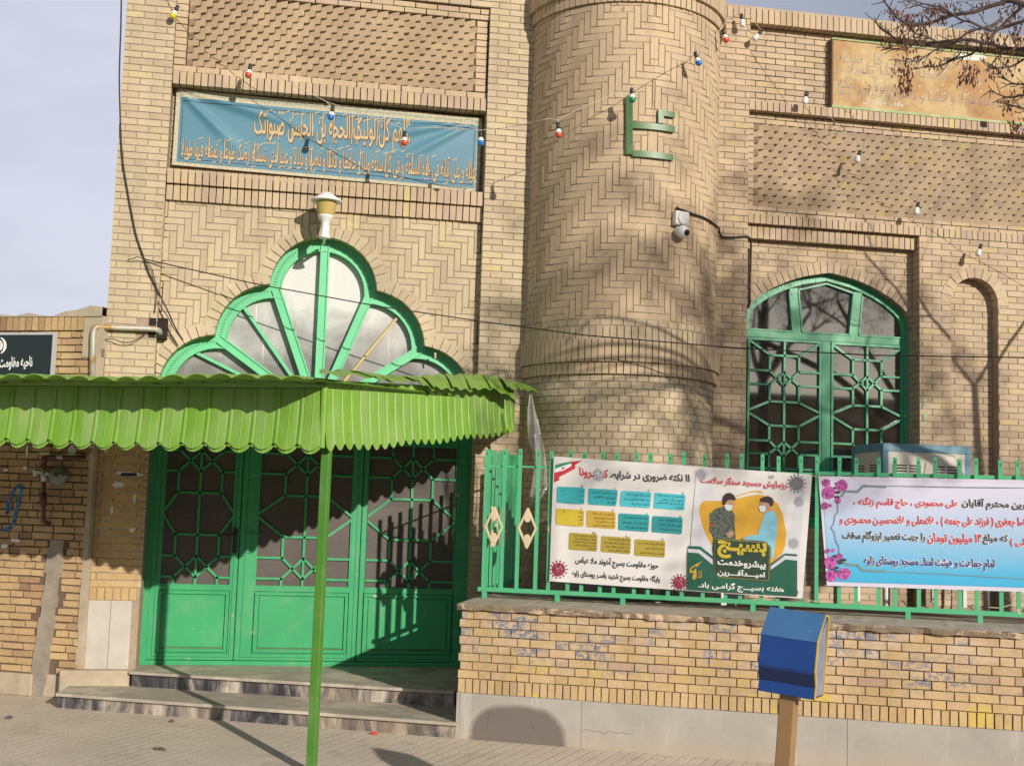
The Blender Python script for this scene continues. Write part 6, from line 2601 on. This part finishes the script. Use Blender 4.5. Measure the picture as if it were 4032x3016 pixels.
shW.text(b, 'امیـــدآفـــرین', z7(425, 1312), z7(965, 1345), 30, g2_, 0, bold=0.03)
b.build('white_lettering', M['text_white'], wbn)
b = MB()
shW.text(b, 'هفته بسیـــج گرامـی باد.', z7(203, 1462), z7(1180, 1515), 36, g2_, 0, bold=0.025)
b.build('white_lettering', M['text_white'], wbn)
b = MB()
shW.text(b, 'رزمایش مسجد سنگر سلامت', z7(230, 258), z7(1217, 322), 36, 0.0062, 1, bold=0.07, ref=0.03)
shW.text(b, 'رزمایش مسجد سنگر سلامت', z7(230, 258), z7(1217, 322), 36, 0.0082, 0, bold=0.03)
b.build('red_lettering', [M['text_red'], M['text_white']], wbn)
b = MB()
P7(b, ((252, 1184), (205, 1232), (200, 1250), (170, 1245), (135, 1265), (122, 1290), (140, 1300), (178, 1262), (186, 1330), (183, 1378), (158, 1398), (132, 1388), (140, 1350), (150, 1320), (105, 1318), (103, 1285), (120, 1255), (170, 1222)), g2_, 0)
for x in (203, 218, 233, 243):
    shW.line(b, [z7(x, 1300 - (x - 203) * 0.1), z7(x, 1365)], 1.6, g2_, 0)
shW.line(b, [z7(200, 1370), z7(246, 1368)], 2, g2_, 0)
b.build('gold_emblem', M['must_p'], wbn)
for (p, q) in (((2184, 1800), (2170, 1794)), ((3195, 1870), (3222, 1878)), ((3158, 2352), (3235, 2372)), ((2165, 2284), (2158, 2300))):
    b = MB()
    b.tube([shW.px(p[0], p[1], 0.004), shW.px((p[0] + q[0]) / 2, (p[1] + q[1]) / 2 + 2, 0.003), shW.px(q[0], q[1], -0.01)], 0.003, 5)
    b.build('tie_cord', M['wire_pale'], wbn)

# ------------------------------------------------------------------ blue and pink vinyl banner
bbn = thing('banner', 'vinyl banner fading from lilac to blue with pink roses on the right of the railing', 'banner', ST(5.2, 1.5, WB), 'cloth and vinyl banners')
uc0, uc1 = st(3222, 1874, WB)[0], st(4032, 1890, WB)[0] + 1.6


def blue_wave2(u, w):
    t = (u - uc0) / (uc1 - uc0)
    return 0.008 * math.sin(t * 5 + w * 2) + 0.007 * math.sin(t * 13) * (w - 1.2)


shV = Sheet('S', WB, blue_wave2)
b = MB()
XR, YT, YB = 4700, 1890 + (1890 - 1874) * 0.83, 2330 + (2330 - 2305) * 0.86
shV.grid(b, [(3222, 1874), (XR, YT), (XR, YB), (3256, 2305)], 60, 24, 0.0)
b.build('vinyl_edge', plain('lilac_vinyl_edge', (0.62, 0.59, 0.68), 0.5, var=0.05), bbn, smooth=True)
b = MB()
shV.grid(b, [zc(305, 420), (XR, YT + 12), (XR, YB - 17), zc(362, 1300)], 60, 24, 0.003)
b.build('printed_field', M['grad'], bbn, smooth=True)
vr = 0.0062
for name, mat, items in (
        ('black_lettering', 'text_blk', [('خیرین محترم آقایان', (1520, 622), (2150, 648), 100), ('را جهت تعمیر ایزوگام سقف', (480, 905), (1200, 922), 108), ('که مبلغ', (1702, 930), (1920, 940), 95)]),
        ('red_lettering', 'text_red', [('علی محمودی ، حاج قاسم زنگنه ،', (578, 612), (1488, 630), 98), ('رضا جعفری ( فرزند علی جمعه ) ، غلامعلی و غلامحسیـن محمـودی و', (457, 765), (2095, 790), 92),
                                       ('۱۴ میلیون تومان', (1222, 925), (1692, 935), 100), ('علی )', (1938, 960), (2110, 962), 72)]),
        ('navy_lettering', 'text_navy', [('امام جماعت و هیئت امناء مسجد روستای زاوه', (668, 1128), (1805, 1160), 108)])):
    for s, L, R2, h in items:
        b = MB()
        shV.text(b, s, zc(*L), zc(*R2), h * 0.453, vr, 1, bold=0.085, ref=0.030)
        shV.text(b, s, zc(*L), zc(*R2), h * 0.453, vr + 0.0022, 0, bold=0.030)
        b.build(name, [M[mat], M['text_white']], bbn)
b = MB()
for pts, wd in ((((470, 560), (500, 515), (610, 522), (660, 470), (855, 478)), 9), (((855, 470), (2057, 487), (2600, 494)), 2.6),
                (((435, 600), (440, 700), (415, 720), (405, 790), (380, 838), (405, 865), (425, 960), (445, 985), (450, 1060)), 4.5),
                (((480, 1110), (515, 1152), (610, 1158), (660, 1205), (845, 1210)), 9), (((845, 1215), (1300, 1232), (2057, 1278), (2600, 1300)), 3.2)):
    shV.line(b, [zc(*p) for p in pts], wd, vr, 0)
b.build('border_line', M['sage'], bbn)
b = MB()
for (x, y, r) in ((430, 470, 34), (425, 545, 40), (420, 1100, 36), (420, 1200, 38), (480, 1130, 22)):
    c = zc(x, y)
    for i in range(7):
        a = R_.uniform(0, 6.28)
        q = (c[0] + 10 * math.cos(a), c[1] + 10 * math.sin(a))
        shV.disc(b, q, 11, 5, vr + 0.0006, 2, 10)
for (x, y, r) in ((475, 468, 24), (362, 528, 27), (340, 442, 16), (440, 595, 13), (330, 642, 15), (372, 640, 7), (495, 1232, 25), (385, 1250, 24), (378, 1135, 26), (455, 1080, 13), (352, 1035, 10), (398, 1028, 7)):
    c = zc(x, y)
    k = 18
    shV.poly(b, [(c[0] + r * R_.uniform(0.86, 1.08) * math.cos(2 * math.pi * i / k), c[1] + r * R_.uniform(0.86, 1.08) * math.sin(2 * math.pi * i / k)) for i in range(k)], vr + 0.0014, 0)
    for j in range(7):      # curled petals
        a = R_.uniform(0, 6.28)
        q = r * R_.uniform(0.15, 0.7)
        cc = (c[0] + q * math.cos(a), c[1] + q * math.sin(a))
        shV.line(b, [(cc[0] + r * 0.32 * math.cos(a + t), cc[1] + r * 0.32 * math.sin(a + t)) for t in (0.6, 1.2, 1.9, 2.5)], r * 0.10, vr + 0.0024, 1)
b.build('rose_print', [M['rose'], M['rose_d'], plain('dark_leaf_print', (0.05, 0.07, 0.06), 0.6)], bbn)
for (p, q) in (((3224, 1876), (3230, 1862)), ((3256, 2300), (3246, 2312)), ((3365, 1868), (3350, 1882))):
    b = MB()
    b.tube([shV.px(p[0], p[1], 0.006), shV.px((p[0] + q[0]) / 2 - 3, (p[1] + q[1]) / 2, 0.004), shV.px(q[0], q[1], -0.004)], 0.003, 5)
    b.build('tie_cord', M['wire_pale'], bbn)

# ------------------------------------------------------------------ tile plaque, upper right
z3 = lambda x, y: (2800 + x * 0.557, y * 0.557)
M['script'] = plain('faded_brown_script', (0.20, 0.12, 0.065), 0.5, var=0.45, scale=5)
plq = thing('inscription_plaque', 'weathered brown tile plaque with faded Arabic script and green edge under the roof', 'plaque', FA(6.6, 6.1, -0.03))
PN = -0.035
pl0, pl1, pb, ptp = 4.985, 7.9, 5.795, 6.47
b = MB()
b.box(FA, pl0, pl1, pb, ptp, -0.11, PN)
b.build('tile_panel', M['plaque'], plq)
b = MB()
b.box(FA, pl0 - 0.012, pl1, ptp, ptp + 0.016, -0.11, PN + 0.012)
b.box(FA, pl0 - 0.012, pl1, pb - 0.026, pb, -0.11, PN + 0.012)
b.build('green_edge', plain('sage_green_edge', (0.25, 0.33, 0.12), 0.6, dirt=((0.40, 0.38, 0.22), 5, 0.5)), plq)
b = MB()
b.box(FA, pl0 - 0.016, pl0 - 0.001, pb, ptp, -0.11, PN + 0.011)
b.build('side_edge', M['mortar_dark'], plq)
shP = Sheet('F', PN)
zp = lambda x, y: (3270 + x * 0.3445, 150 + y * 0.3445)
for s, L, R2, h in (('و علی آبائه فی هذه الساعة و فی کل ساعة', (70, 225), (2500, 380), 62), ('ولیا و حافظا و قائدا طویلا و', (70, 350), (1750, 470), 46), ('ارضک طوعا حتی تسکنه', (90, 520), (900, 600), 62),
                    ('و تمتعه فیها طویلا و قائدا و ناصرا و دلیلا و عینا', (85, 600), (2350, 760), 60)):
    b = MB()
    shP.text(b, s, zp(*L), zp(*R2), h, 0.002, 0, bold=0.0)
    b.build('faded_script', M['script'], plq)
b = MB()
shP.text(b, 'وقف خزانه آل', zp(370, 718), zp(830, 762), 28, 0.003, 0)
for i in range(46):
    x, y = R_.uniform(250, 2150), R_.uniform(300, 690)
    shP.line(b, [zp(x, y), zp(x + 18, y - 20)], 2.2, 0.003, 0)
pts = [zp(x, y) for x, y in ((1400, 205), (1480, 185), (1600, 180), (1740, 195), (1800, 230), (1700, 262), (1560, 262), (1460, 240))]
shP.poly(b, pts, 0.003)
b.build('white_script', plain('chalky_white_script', (0.62, 0.56, 0.46), 0.6, var=0.25, scale=12), plq)
b = MB()
u, w = fa(*z3(1918, 880), 0.0)
b.box(FA, u - 0.025, u + 0.05, w - 0.03, w + 0.03, -0.02, 0.004)
tag(b.build('painted_brick_gap', M['hole'], mosque))

# ------------------------------------------------------------------ clear plastic sheet
b = MB()
edge = [((1845, 1195), (1862, 1195), 0.86), ((1832, 1300), (1885, 1300), 0.9), ((1832, 1400), (1915, 1420), 0.9), ((1838, 1500), (1940, 1505), 0.9)]
ed2 = [((392, -60), (448, -60)), ((375, 10), (452, 20)), ((385, 120), (470, 150)), ((400, 200), (480, 240)), ((390, 300), (485, 340)), ((365, 400), (470, 370)), ((362, 450), (430, 455))]
rows = [(z5(*a), z5(*c)) for a, c, _ in edge] + [(zf(*a), zf(*c)) for a, c in ed2[2:]]
vs, nx = [], 8
Rb = random.Random(5)
for j, (a, c) in enumerate(rows):
    for i in range(nx + 1):
        s = i / nx
        n = 0.95 + 0.05 * math.sin(s * 9 + j * 1.3) + Rb.uniform(-0.02, 0.02)
        x, y = a[0] + (c[0] - a[0]) * s, a[1] + (c[1] - a[1]) * s
        vs.append(FA(*fa(x, y, n), n))
b.add(vs, [[j * (nx + 1) + i, j * (nx + 1) + i + 1, (j + 1) * (nx + 1) + i + 1, (j + 1) * (nx + 1) + i] for j in range(len(rows) - 1) for i in range(nx)])
tag(b.build('plastic_sheet', M['bag'], smooth=True), 'crumpled clear plastic sheet hanging between the canopy end and the railing', 'plastic sheet')

# ------------------------------------------------------------------ string of bulbs
zt2 = lambda x, y: z2(x, y)
N_ = {}
bulbs = [('yellow', z1(385, 45), z1(366, 82), 0.08, 'yellow bulb at the left end of the string, beside the left pillar edge'),
         ('red', z1(761, 345), z1(752, 386), 0.20, 'red bulb on the string in front of the left brick frieze'),
         ('blue', z1(1183, 560), z1(1175, 600), 0.34, 'blue bulb on the string near the middle of the blue banner'),
         ('red', z1(1553, 690), z1(1552, 726), 0.50, 'red bulb on the string over the right half of the blue banner'),
         ('blue', z1(1943, 690), z1(1943, 734), 0.66, 'blue bulb on the string at the right edge of the blue banner'),
         ('red', zt2(547, 915), zt2(552, 975), 0.95, 'red bulb on the string at the left side of the round tower'),
         ('green', zt2(1080, 662), zt2(1084, 712), 1.02, 'green bulb just above the metal letters on the tower'),
         ('blue', zt2(1545, 400), zt2(1564, 452), 0.92, 'blue bulb on the string at the upper right of the tower'),
         ('red', zt2(1745, 235), zt2(1763, 288), 0.55, 'red bulb where the string leaves the right side of the tower'),
         ('white', zt2(1877, 125), zt2(1883, 183), 0.10, 'white bulb at the peak of the string beside the roof corner'),
         ('white', zt2(2008, 240), zt2(1968, 285), 0.10, 'tilted white bulb just right of the peak of the string'),
         ('white', z3(676, 670), z3(661, 725), 0.12, 'white bulb just above the ledge left of the plaque corner'),
         ('white', z3(1048, 1085), z3(1029, 1140), 0.14, 'upper white bulb in front of the right brick frieze'),
         ('white', z3(1462, 1450), z3(1449, 1505), 0.16, 'lower white bulb in front of the right brick frieze'),
         ('white', zw(1672, 193), zw(1657, 240), 0.18, 'white bulb hanging over the narrow niche')]
SOCK = [(0.010, 0.030), (0.016, 0.026), (0.0175, 0.0), (0.0175, -0.026), (0.014, -0.030)]
COLR = [(0.0165, -0.028), (0.021, -0.034), (0.026, -0.052), (0.0285, -0.062)]
GLOB = [(0.0285, -0.060), (0.0305, -0.072), (0.0290, -0.084), (0.0235, -0.095), (0.014, -0.102), (0.001, -0.104)]
made = {}


def mk_bulb(color):
    meshes = []
    for nm, pf, mt in (('socket', SOCK, 'black'), ('collar', COLR, 'white_pl'), ('globe', GLOB, 'bulb_' + color)):
        m = MB()
        m.lathe((0, 0, 0), (0, 0, 1), pf, 16)
        me = bpy.data.meshes.new(nm)
        me.from_pydata([tuple(v) for v in m.v], [], m.f)
        me.materials.append(M[mt])
        me.polygons.foreach_set('use_smooth', [len(f) < 6 for f in m.f])
        me.update()
        meshes.append((nm, me))
    return meshes


knots = []
for color, ps, pg, n, lab in bulbs:
    if color not in made:
        made[color] = mk_bulb(color)
    ps3, pg3 = FA(*fa(*ps, n), n), FA(*fa(*pg, n), n)
    e = bpy.data.objects.new('light_bulb', None)
    COL.objects.link(e)
    e.empty_display_size = 0.05
    e['label'], e['category'], e['group'] = lab, 'light bulb', 'bulbs on the light string'
    e.location = ps3
    e.rotation_euler = (ps3 - pg3).to_track_quat('Z', 'Y').to_euler()
    for nm, me in made[color]:
        c = bpy.data.objects.new(nm, me)
        COL.objects.link(c)
        c.parent = e
    knots.append((ps3, n))
cp = [(z1(330, -40), 0.04), (z1(372, 12), 0.08), (z1(565, 165), 0.14), (z1(765, 318), 0.20), (z1(890, 385), 0.24), (z1(1150, 522), 0.33), (z1(1380, 598), 0.43), (z1(1552, 662), 0.50), (z1(1640, 655), 0.53), (z1(1780, 658), 0.60), (z1(1943, 668), 0.66), (z1(2070, 655), 0.75), (z1(2212, 630), 0.85),
      (zt2(330, 890), 0.92), (zt2(490, 860), 0.95), (zt2(546, 872), 0.955), (zt2(690, 795), 1.0), (zt2(1015, 655), 1.04), (zt2(1082, 640), 1.03), (zt2(1245, 540), 1.01), (zt2(1490, 405), 0.94), (zt2(1570, 365), 0.90), (zt2(1735, 205), 0.56), (zt2(1815, 60), 0.14), (zt2(1858, 92), 0.09), (zt2(1900, 62), 0.06),
      (zt2(1982, 175), 0.09), (z3(390, 265), 0.10), (z3(560, 490), 0.11), (z3(655, 610), 0.12), (z3(690, 655), 0.12), (z3(820, 800), 0.12), (z3(910, 905), 0.13), (z3(1060, 1078), 0.14), (z3(1160, 1160), 0.14), (z3(1300, 1300), 0.15), (z3(1465, 1432), 0.16), (z3(1610, 1530), 0.165), (z3(1740, 1610), 0.17), (zw(1680, 180), 0.18), (zw(1835, 250), 0.19), (zw(2100, 380), 0.22)]
m = MB()
P = [FA(*fa(p[0], p[1], n), n) for p, n in cp]
m.tube(P, 0.0032, 6)
for (p3, n) in knots:
    near = min(P, key=lambda q: (q - p3).length)
    m.tube([near, p3 + Vector((0, 0, 0.01))], 0.0035, 5)
tag(m.build('light_string', M['wire_pale'], smooth=True), 'pale twisted cord of the light string crossing the front below the roof', 'cord')

# ------------------------------------------------------------------ clutter behind the railing
m = MB()
for i in range(14):
    u = 3.05 + i * 0.055
    m.prism(lambda a, w, n: ST(a, w, 0.02 + n), [(u, 0.99), (u + 0.055, 0.99), (u + 0.055, 1.20), (u, 1.20)], [0.0] * 4 if False else 0.0, [0.0, 0.03, 0.03, 0.0] if i % 2 == 0 else [0.03, 0.0, 0.0, 0.03])
tag(m.build('corrugated_sheet', M['steel']), 'grey corrugated sheet leaning behind the foot of the railing', 'metal sheet')
m = MB()
m.box(lambda a, w, n: ST(a, w, -0.05 + n), 2.40, 3.02, 0.99, 1.16, 0, 0.3)
tag(m.build('grey_tank', M['grey_metal'], bevel=0.02), 'grey metal box standing behind the white banner on the terrace', 'box')
for i, (x, mt, r) in enumerate(((1650, 'steel', 0.016), (1740, 'steel', 0.021))):
    m = MB()
    p0, p1 = gd(*zc(x, 1640), 0.99), None
    d = ray(*zc(x, 1640))
    q0 = FA(*fa(*zc(x, 1640), 0.35), 0.35)
    q1 = FA(*fa(*zc(x - 4, 1360), 0.35), 0.35)
    q0.z = 0.9
    m.tube([q0, Vector((q1.x, q1.y, 1.75))], r, 10)
    tag(m.build('standing_pipe', M[mt], smooth=True), ('thin pale pipe' if i == 0 else 'thicker pale pipe') + ' standing behind the railing under the lilac banner', 'pipe')
m = MB()
q = [FA(*fa(*zc(x, y), 0.3), 0.3) for x, y in ((1360, 1345), (1440, 1430), (1560, 1500), (1700, 1520), (1850, 1530), (1950, 1500), (1970, 1430), (1930, 1395))]
m.tube(q, 0.005, 6)
tag(m.build('loose_wire', M['wire_pale'], smooth=True), 'pale wire looping behind the railing below the lilac banner', 'cable')

# ------------------------------------------------------------------ litter on the pavement
def scrap(px, py, w, h, mat, name, label, cat):
    m = MB()
    zg = 0.004
    for _ in range(4):
        zg = 0.004 - 0.34 / 6.75 * max(0.0, NS.dot(gd(px, py, zg)) - 1.25)
    c = gd(px, py, zg)
    k = 9
    top = []
    for i in range(k):
        a = 2 * math.pi * i / k
        r = R_.uniform(0.7, 1.15)
        top.append(c + US * (math.cos(a) * r * w / 2) + NS * (math.sin(a) * r * h / 2) + Vector((0, 0, R_.uniform(0.004, 0.016))))
    lowp = [Vector((p[0], p[1], zg - 0.0025)) for p in top]
    ctr = c + Vector((0, 0, 0.018))
    m.add(top + lowp + [ctr], [[i, (i + 1) % k, 2 * k] for i in range(k)] + [[i, (i + 1) % k, k + (i + 1) % k, k + i] for i in range(k)])
    tag(m.build(name, mat), label, cat)


scrap(1472, 2888, 0.065, 0.05, M['bulb_red'], 'paper_scrap', 'small red scrap lying at the foot of the lower marble step', 'litter')
scrap(632, 2950, 0.10, 0.035, M['bark'], 'dry_leaf', 'dark dry leaf lying on the paving in front of the steps', 'leaf')
scrap(35, 2825, 0.05, 0.06, M['bark'], 'dry_leaf', 'dark dry leaf lying on the paving below the old house wall', 'leaf')
scrap(675, 2840, 0.04, 0.03, M['bark'], 'dry_leaf', 'tiny dark leaf lying close to the lower marble step', 'leaf')

# ------------------------------------------------------------------ bare tree with dry seed bunches, right of the frame
RT = random.Random(23)
tree = thing('tree', 'bare street tree with hanging bunches of dry brown seeds, top right', 'tree', (8.6, -4.6, 0))
wood, seedm = MB(), MB()
tips = []


def in_frame(p, pad=0):
    d = p - CAM
    z = fw.dot(d)
    if z < 0.3:
        return None
    return (CX + F_PX * rx.dot(d) / z, CY + F_PX * dn.dot(d) / z, z)


def allowed(p):
    q = in_frame(p)
    if q is None:
        return True
    x, y, z = q
    if x > 4080 or y < -40:
        return True
    return x > 3520 and y < 300 - (4032 - x) * 0.25


def grow(p, d, L, r, lev):
    pts, rs = [p], [r]
    n = 4 if lev < 3 else 3
    ok = True
    for i in range(n):
        d = (d + Vector((RT.uniform(-1, 1), RT.uniform(-1, 1), RT.uniform(-0.7, 0.9))) * (0.16 + 0.03 * lev)).normalized()
        q = pts[-1] + d * L / n
        if lev > 0 and not allowed(q):
            ok = False
            break
        pts.append(q)
        rs.append(r * (1 - 0.45 * (i + 1) / n))
    if len(pts) > 1:
        wood.tube(pts, rs, 7 if lev < 2 else (5 if lev < 4 else 4))
    if lev >= 5 or not ok:
        tips.append((pts[-1], d))
        return
    k = KID[lev]
    for i in range(k):
        t = RT.uniform(0.45, 1.0) if i else 1.0
        if lev == 0:
            t = 0.72 + 0.28 * i / k
        j = min(len(pts) - 1, max(1, round(t * (len(pts) - 1))))
        a = RT.uniform(0, 6.283)
        sp = RT.uniform(0.45, 0.95) if lev else 0.75
        side = d.cross(Vector((0, 0, 1)))
        side = side.normalized() if side.length > 0.1 else Vector((1, 0, 0))
        up = side.cross(d).normalized()
        if lev == 0:
            a = 6.283 * i / k
            side, up = Vector((1, 0, 0)), Vector((0, 1, 0))
        nd = (d * 1.0 + (side * math.cos(a) + up * math.sin(a)) * sp * 1.2).normalized()
        if lev >= 3:
            nd = (nd + Vector((0, 0, -0.12))).normalized()
        grow(pts[j], nd, (L * RT.uniform(0.58, 0.82) * 0.95 if lev else CH0 * RT.uniform(0.8, 1.2)), rs[j] * 0.62, lev + 1)


def seeds(c, n, spread, length, big=1.0):
    for i in range(n):
        p = c + Vector((RT.uniform(-1, 1) * spread, RT.uniform(-1, 1) * spread, RT.uniform(-1.0, 0.25) * length))
        a = RT.uniform(0, 6.283)
        s = Vector((math.cos(a), math.sin(a), RT.uniform(-0.3, 0.3))) * RT.uniform(0.004, 0.0075) * big
        l = Vector((RT.uniform(-0.3, 0.3), RT.uniform(-0.3, 0.3), -1)).normalized() * RT.uniform(0.028, 0.030) * big
        seedm.add([p, p + l * 0.45 + s, p + l, p + l * 0.45 - s], [[0, 1, 2, 3]])


CH0 = 2.6
KID = {0: 3, 1: 2, 2: 2, 3: 2, 4: 2}
grow(Vector((8.6, -4.6, -0.35)), Vector((-0.02, 0, 1)), 3.4, 0.15, 0)
tr = wood.build('trunk', M['bark'], tree)
wood = MB()
# the boughs that hang into the picture, traced at their own distances
DT = 7.1
bough = [([(2300, 60), (2120, 8), (2060, 22), (1960, 50), (1850, 88), (1700, 110), (1560, 160), (1480, 172), (1400, 175), (1320, 130), (1260, 60), (1215, 0)], 0.016, 0.0),
         ([(2300, 380), (2212, 350), (2080, 345), (2000, 318), (1900, 300), (1840, 285), (1720, 288), (1600, 302), (1520, 318), (1430, 318), (1350, 300), (1250, 240), (1190, 195), (1158, 140)], 0.013, 0.15),
         ([(2240, 20), (2130, 110), (2040, 200), (1980, 260), (1940, 300), (1880, 350), (1830, 390), (1760, 410), (1680, 440), (1600, 475), (1540, 470), (1450, 490)], 0.010, 0.3),
         ([(2060, 130), (1990, 180), (1900, 205), (1800, 240), (1740, 300), (1640, 330), (1560, 370), (1470, 430), (1380, 440)], 0.009, -0.2),
         ([(2300, 130), (2180, 160), (2060, 200), (1960, 215), (1840, 160), (1760, 140), (1640, 60), (1540, 40), (1440, 10)], 0.011, -0.1),
         ([(2212, 420), (2130, 470), (2060, 480), (1990, 490), (1930, 450)], 0.007, 0.1),
         ([(2300, 640), (2212, 600), (2130, 590), (2060, 540), (2030, 500)], 0.007, 0.2),
         ([(2280, 650), (2180, 680), (2100, 690), (2020, 665), (1975, 640)], 0.007, 0.0),
         ([(2260, 780), (2212, 770), (2150, 755), (2110, 740)], 0.006, 0.1),
         ([(1700, 110), (1610, 70), (1530, 60), (1440, 30), (1370, 10)], 0.007, 0.1),
         ([(2100, 250), (2060, 330), (2030, 400), (1990, 440)], 0.006, 0.25),
         ([(1600, 302), (1520, 260), (1450, 240), (1390, 180), (1330, 190)], 0.006, 0.05),
         ([(1430, 318), (1370, 350), (1310, 350), (1265, 345)], 0.005, 0.15),
         ([(1840, 290), (1800, 320), (1740, 400), (1660, 440)], 0.005, 0.15)]
for pts, r, dd in bough:
    P = [dist(*z3(x, y), DT + dd + 0.05 * math.sin(x * 0.013)) for x, y in pts]
    Q = []
    for i in range(len(P) - 1):
        a, c, d, e = P[max(i - 1, 0)], P[i], P[i + 1], P[min(i + 2, len(P) - 1)]
        for t in (0, 0.33, 0.66):
            Q.append(0.5 * ((2 * c) + (d - a) * t + (2 * a - 5 * c + 4 * d - e) * t * t + (3 * c - 3 * d + e - a) * t ** 3))
    Q.append(P[-1])
    k = len(Q)
    wood.tube(Q, [r * (1 - 0.72 * i / k) for i in range(k)], 7)
    for i in range(2, k, 2):           # side twigs with knobbly buds
        for _ in range(2):
            d = (Q[min(i + 1, k - 1)] - Q[i - 1]).normalized()
            nd = (d + Vector((RT.uniform(-1, 1), RT.uniform(-1, 1), RT.uniform(-1.0, 0.9))) * 0.9).normalized()
            L = RT.uniform(0.03, 0.13)
            m1 = Q[i] + nd * L * 0.5
            m2 = m1 + (nd + Vector((0, 0, RT.uniform(-0.4, 0.6)))).normalized() * L * 0.5
            wood.tube([Q[i], m1, m2], [0.0032, 0.0026, 0.0018], 4)
            for s in range(3):
                q = Q[i].lerp(m2, (s + 1) / 3.5)
                wood.tube([q, q + Vector((RT.uniform(-1, 1), RT.uniform(-1, 1), RT.uniform(-0.5, 1))) * 0.008], [0.003, 0.002], 4)
hub = Vector((5.9, -4.75, 4.35))
wood.tube([Vector((8.54, -4.6, 2.9)), Vector((7.4, -4.7, 3.75)), hub], [0.07, 0.05, 0.035], 8)
for pts, r, dd in bough:
    if pts[0][0] > 2200:
        q = dist(*z3(*pts[0]), DT + dd)
        wood.tube([hub, hub.lerp(q, 0.5) + Vector((0, 0, 0.06)), q], [0.03, max(0.012, r * 1.15), r], 7)
wood.build('bough', M['bark'], tree)
for (x, y, n, sp, ln) in ((1380, 120, 60, 0.05, 0.09), (1290, 45, 25, 0.04, 0.07), (1330, 60, 25, 0.04, 0.06), (1610, 60, 60, 0.07, 0.08), (1560, 50, 40, 0.05, 0.07), (1690, 20, 40, 0.06, 0.07), (1360, 400, 60, 0.05, 0.10), (1365, 500, 110, 0.045, 0.13),
                          (1310, 265, 40, 0.05, 0.05), (1250, 230, 22, 0.03, 0.06), (1400, 280, 30, 0.05, 0.05), (1830, 470, 80, 0.045, 0.11), (1780, 520, 30, 0.03, 0.06), (1990, 470, 30, 0.03, 0.08), (2100, 50, 60, 0.06, 0.12), (1980, 250, 60, 0.06, 0.09),
                          (2090, 700, 40, 0.04, 0.08), (2160, 850, 60, 0.045, 0.10), (1460, 370, 14, 0.02, 0.05), (1540, 420, 22, 0.03, 0.05), (1605, 430, 12, 0.015, 0.05), (2120, 400, 50, 0.05, 0.09), (2190, 250, 50, 0.06, 0.09), (2190, 600, 40, 0.05, 0.07),
                          (1480, 180, 40, 0.05, 0.08), (1450, 90, 24, 0.04, 0.06), (2150, 170, 50, 0.06, 0.08), (1900, 10, 30, 0.05, 0.07)):
    seeds(dist(*z3(x, y), DT + RT.uniform(-0.05, 0.2)), n, sp, ln)
for p, d in tips:
    if RT.random() < 0.85:
        seeds(p, RT.randint(18, 40), 0.055, 0.11)
seedm.build('seed_bunches', M['seed'], tree)

b = MB()
shF = Sheet('F', 0.003)
for (x, y, rx_, ry_) in ((3642, 1575, 9, 16), (3640, 1605, 7, 10), (3646, 1640, 12, 20), (3643, 1665, 6, 12), (3690, 1512, 5, 7)):
    k = 12
    shF.poly(b, [(x + rx_ * R_.uniform(0.6, 1.1) * math.cos(i * 6.283 / k), y + ry_ * R_.uniform(0.6, 1.1) * math.sin(i * 6.283 / k)) for i in range(k)], 0.0)
b.build('paint_smear', plain('faint_green_smear', (0.30, 0.40, 0.22), 0.8, var=0.3, scale=30), mosque)

# a second bare tree farther along the street, out of the frame: its shadow dapples the tower and the right bay
KID = {0: 7, 1: 4, 2: 4, 3: 3, 4: 2}
tree2 = thing('tree', 'bare street tree outside the picture whose soft shadow dapples the tower', 'tree', (9.35, -11.2, -0.35))
wood, seedm, tips = MB(), MB(), []
RT = random.Random(41)
allowed = lambda p: True
CH0 = 1.75
grow(Vector((9.35, -11.2, -0.4)), Vector((-0.10, 0.0, 1)), 6.4, 0.15, 0)
wood.build('trunk', M['bark'], tree2)
for p, d in tips:
    seeds(p, RT.randint(32, 60), 0.13, 0.20, 1.7)
seedm.build('seed_bunches', M['seed'], tree2)

# the low house across the street, seen only as the dark lower half of the window reflections
opp = thing('brick_house', 'plain brick house across the street mirrored in the window panes', 'house', (4, -24, 0))
OP = lambda u, w, n: Vector((u, -24 + n, w))
b = MB()
b.box(OP, -14, 26, -0.4, 5.3, -6, 0)
b.build('wall', M['brick_house'], opp)
b = MB()
b.box(OP, -14.1, 26.1, 5.3, 5.45, -6.1, 0.1)
b.build('roof_slab', M['cement'], opp)
for i in range(7):
    x = -11 + i * 5.4
    f = MB()
    f.box(OP, x, x + 1.5, 1.2, 2.8, -0.05, 0.03)
    fo = f.build('window', M['white'], opp)
    f = MB()
    f.box(OP, x + 0.08, x + 1.42, 1.28, 2.72, 0.0, 0.034)
    f.build('pane', M['dark'], fo)
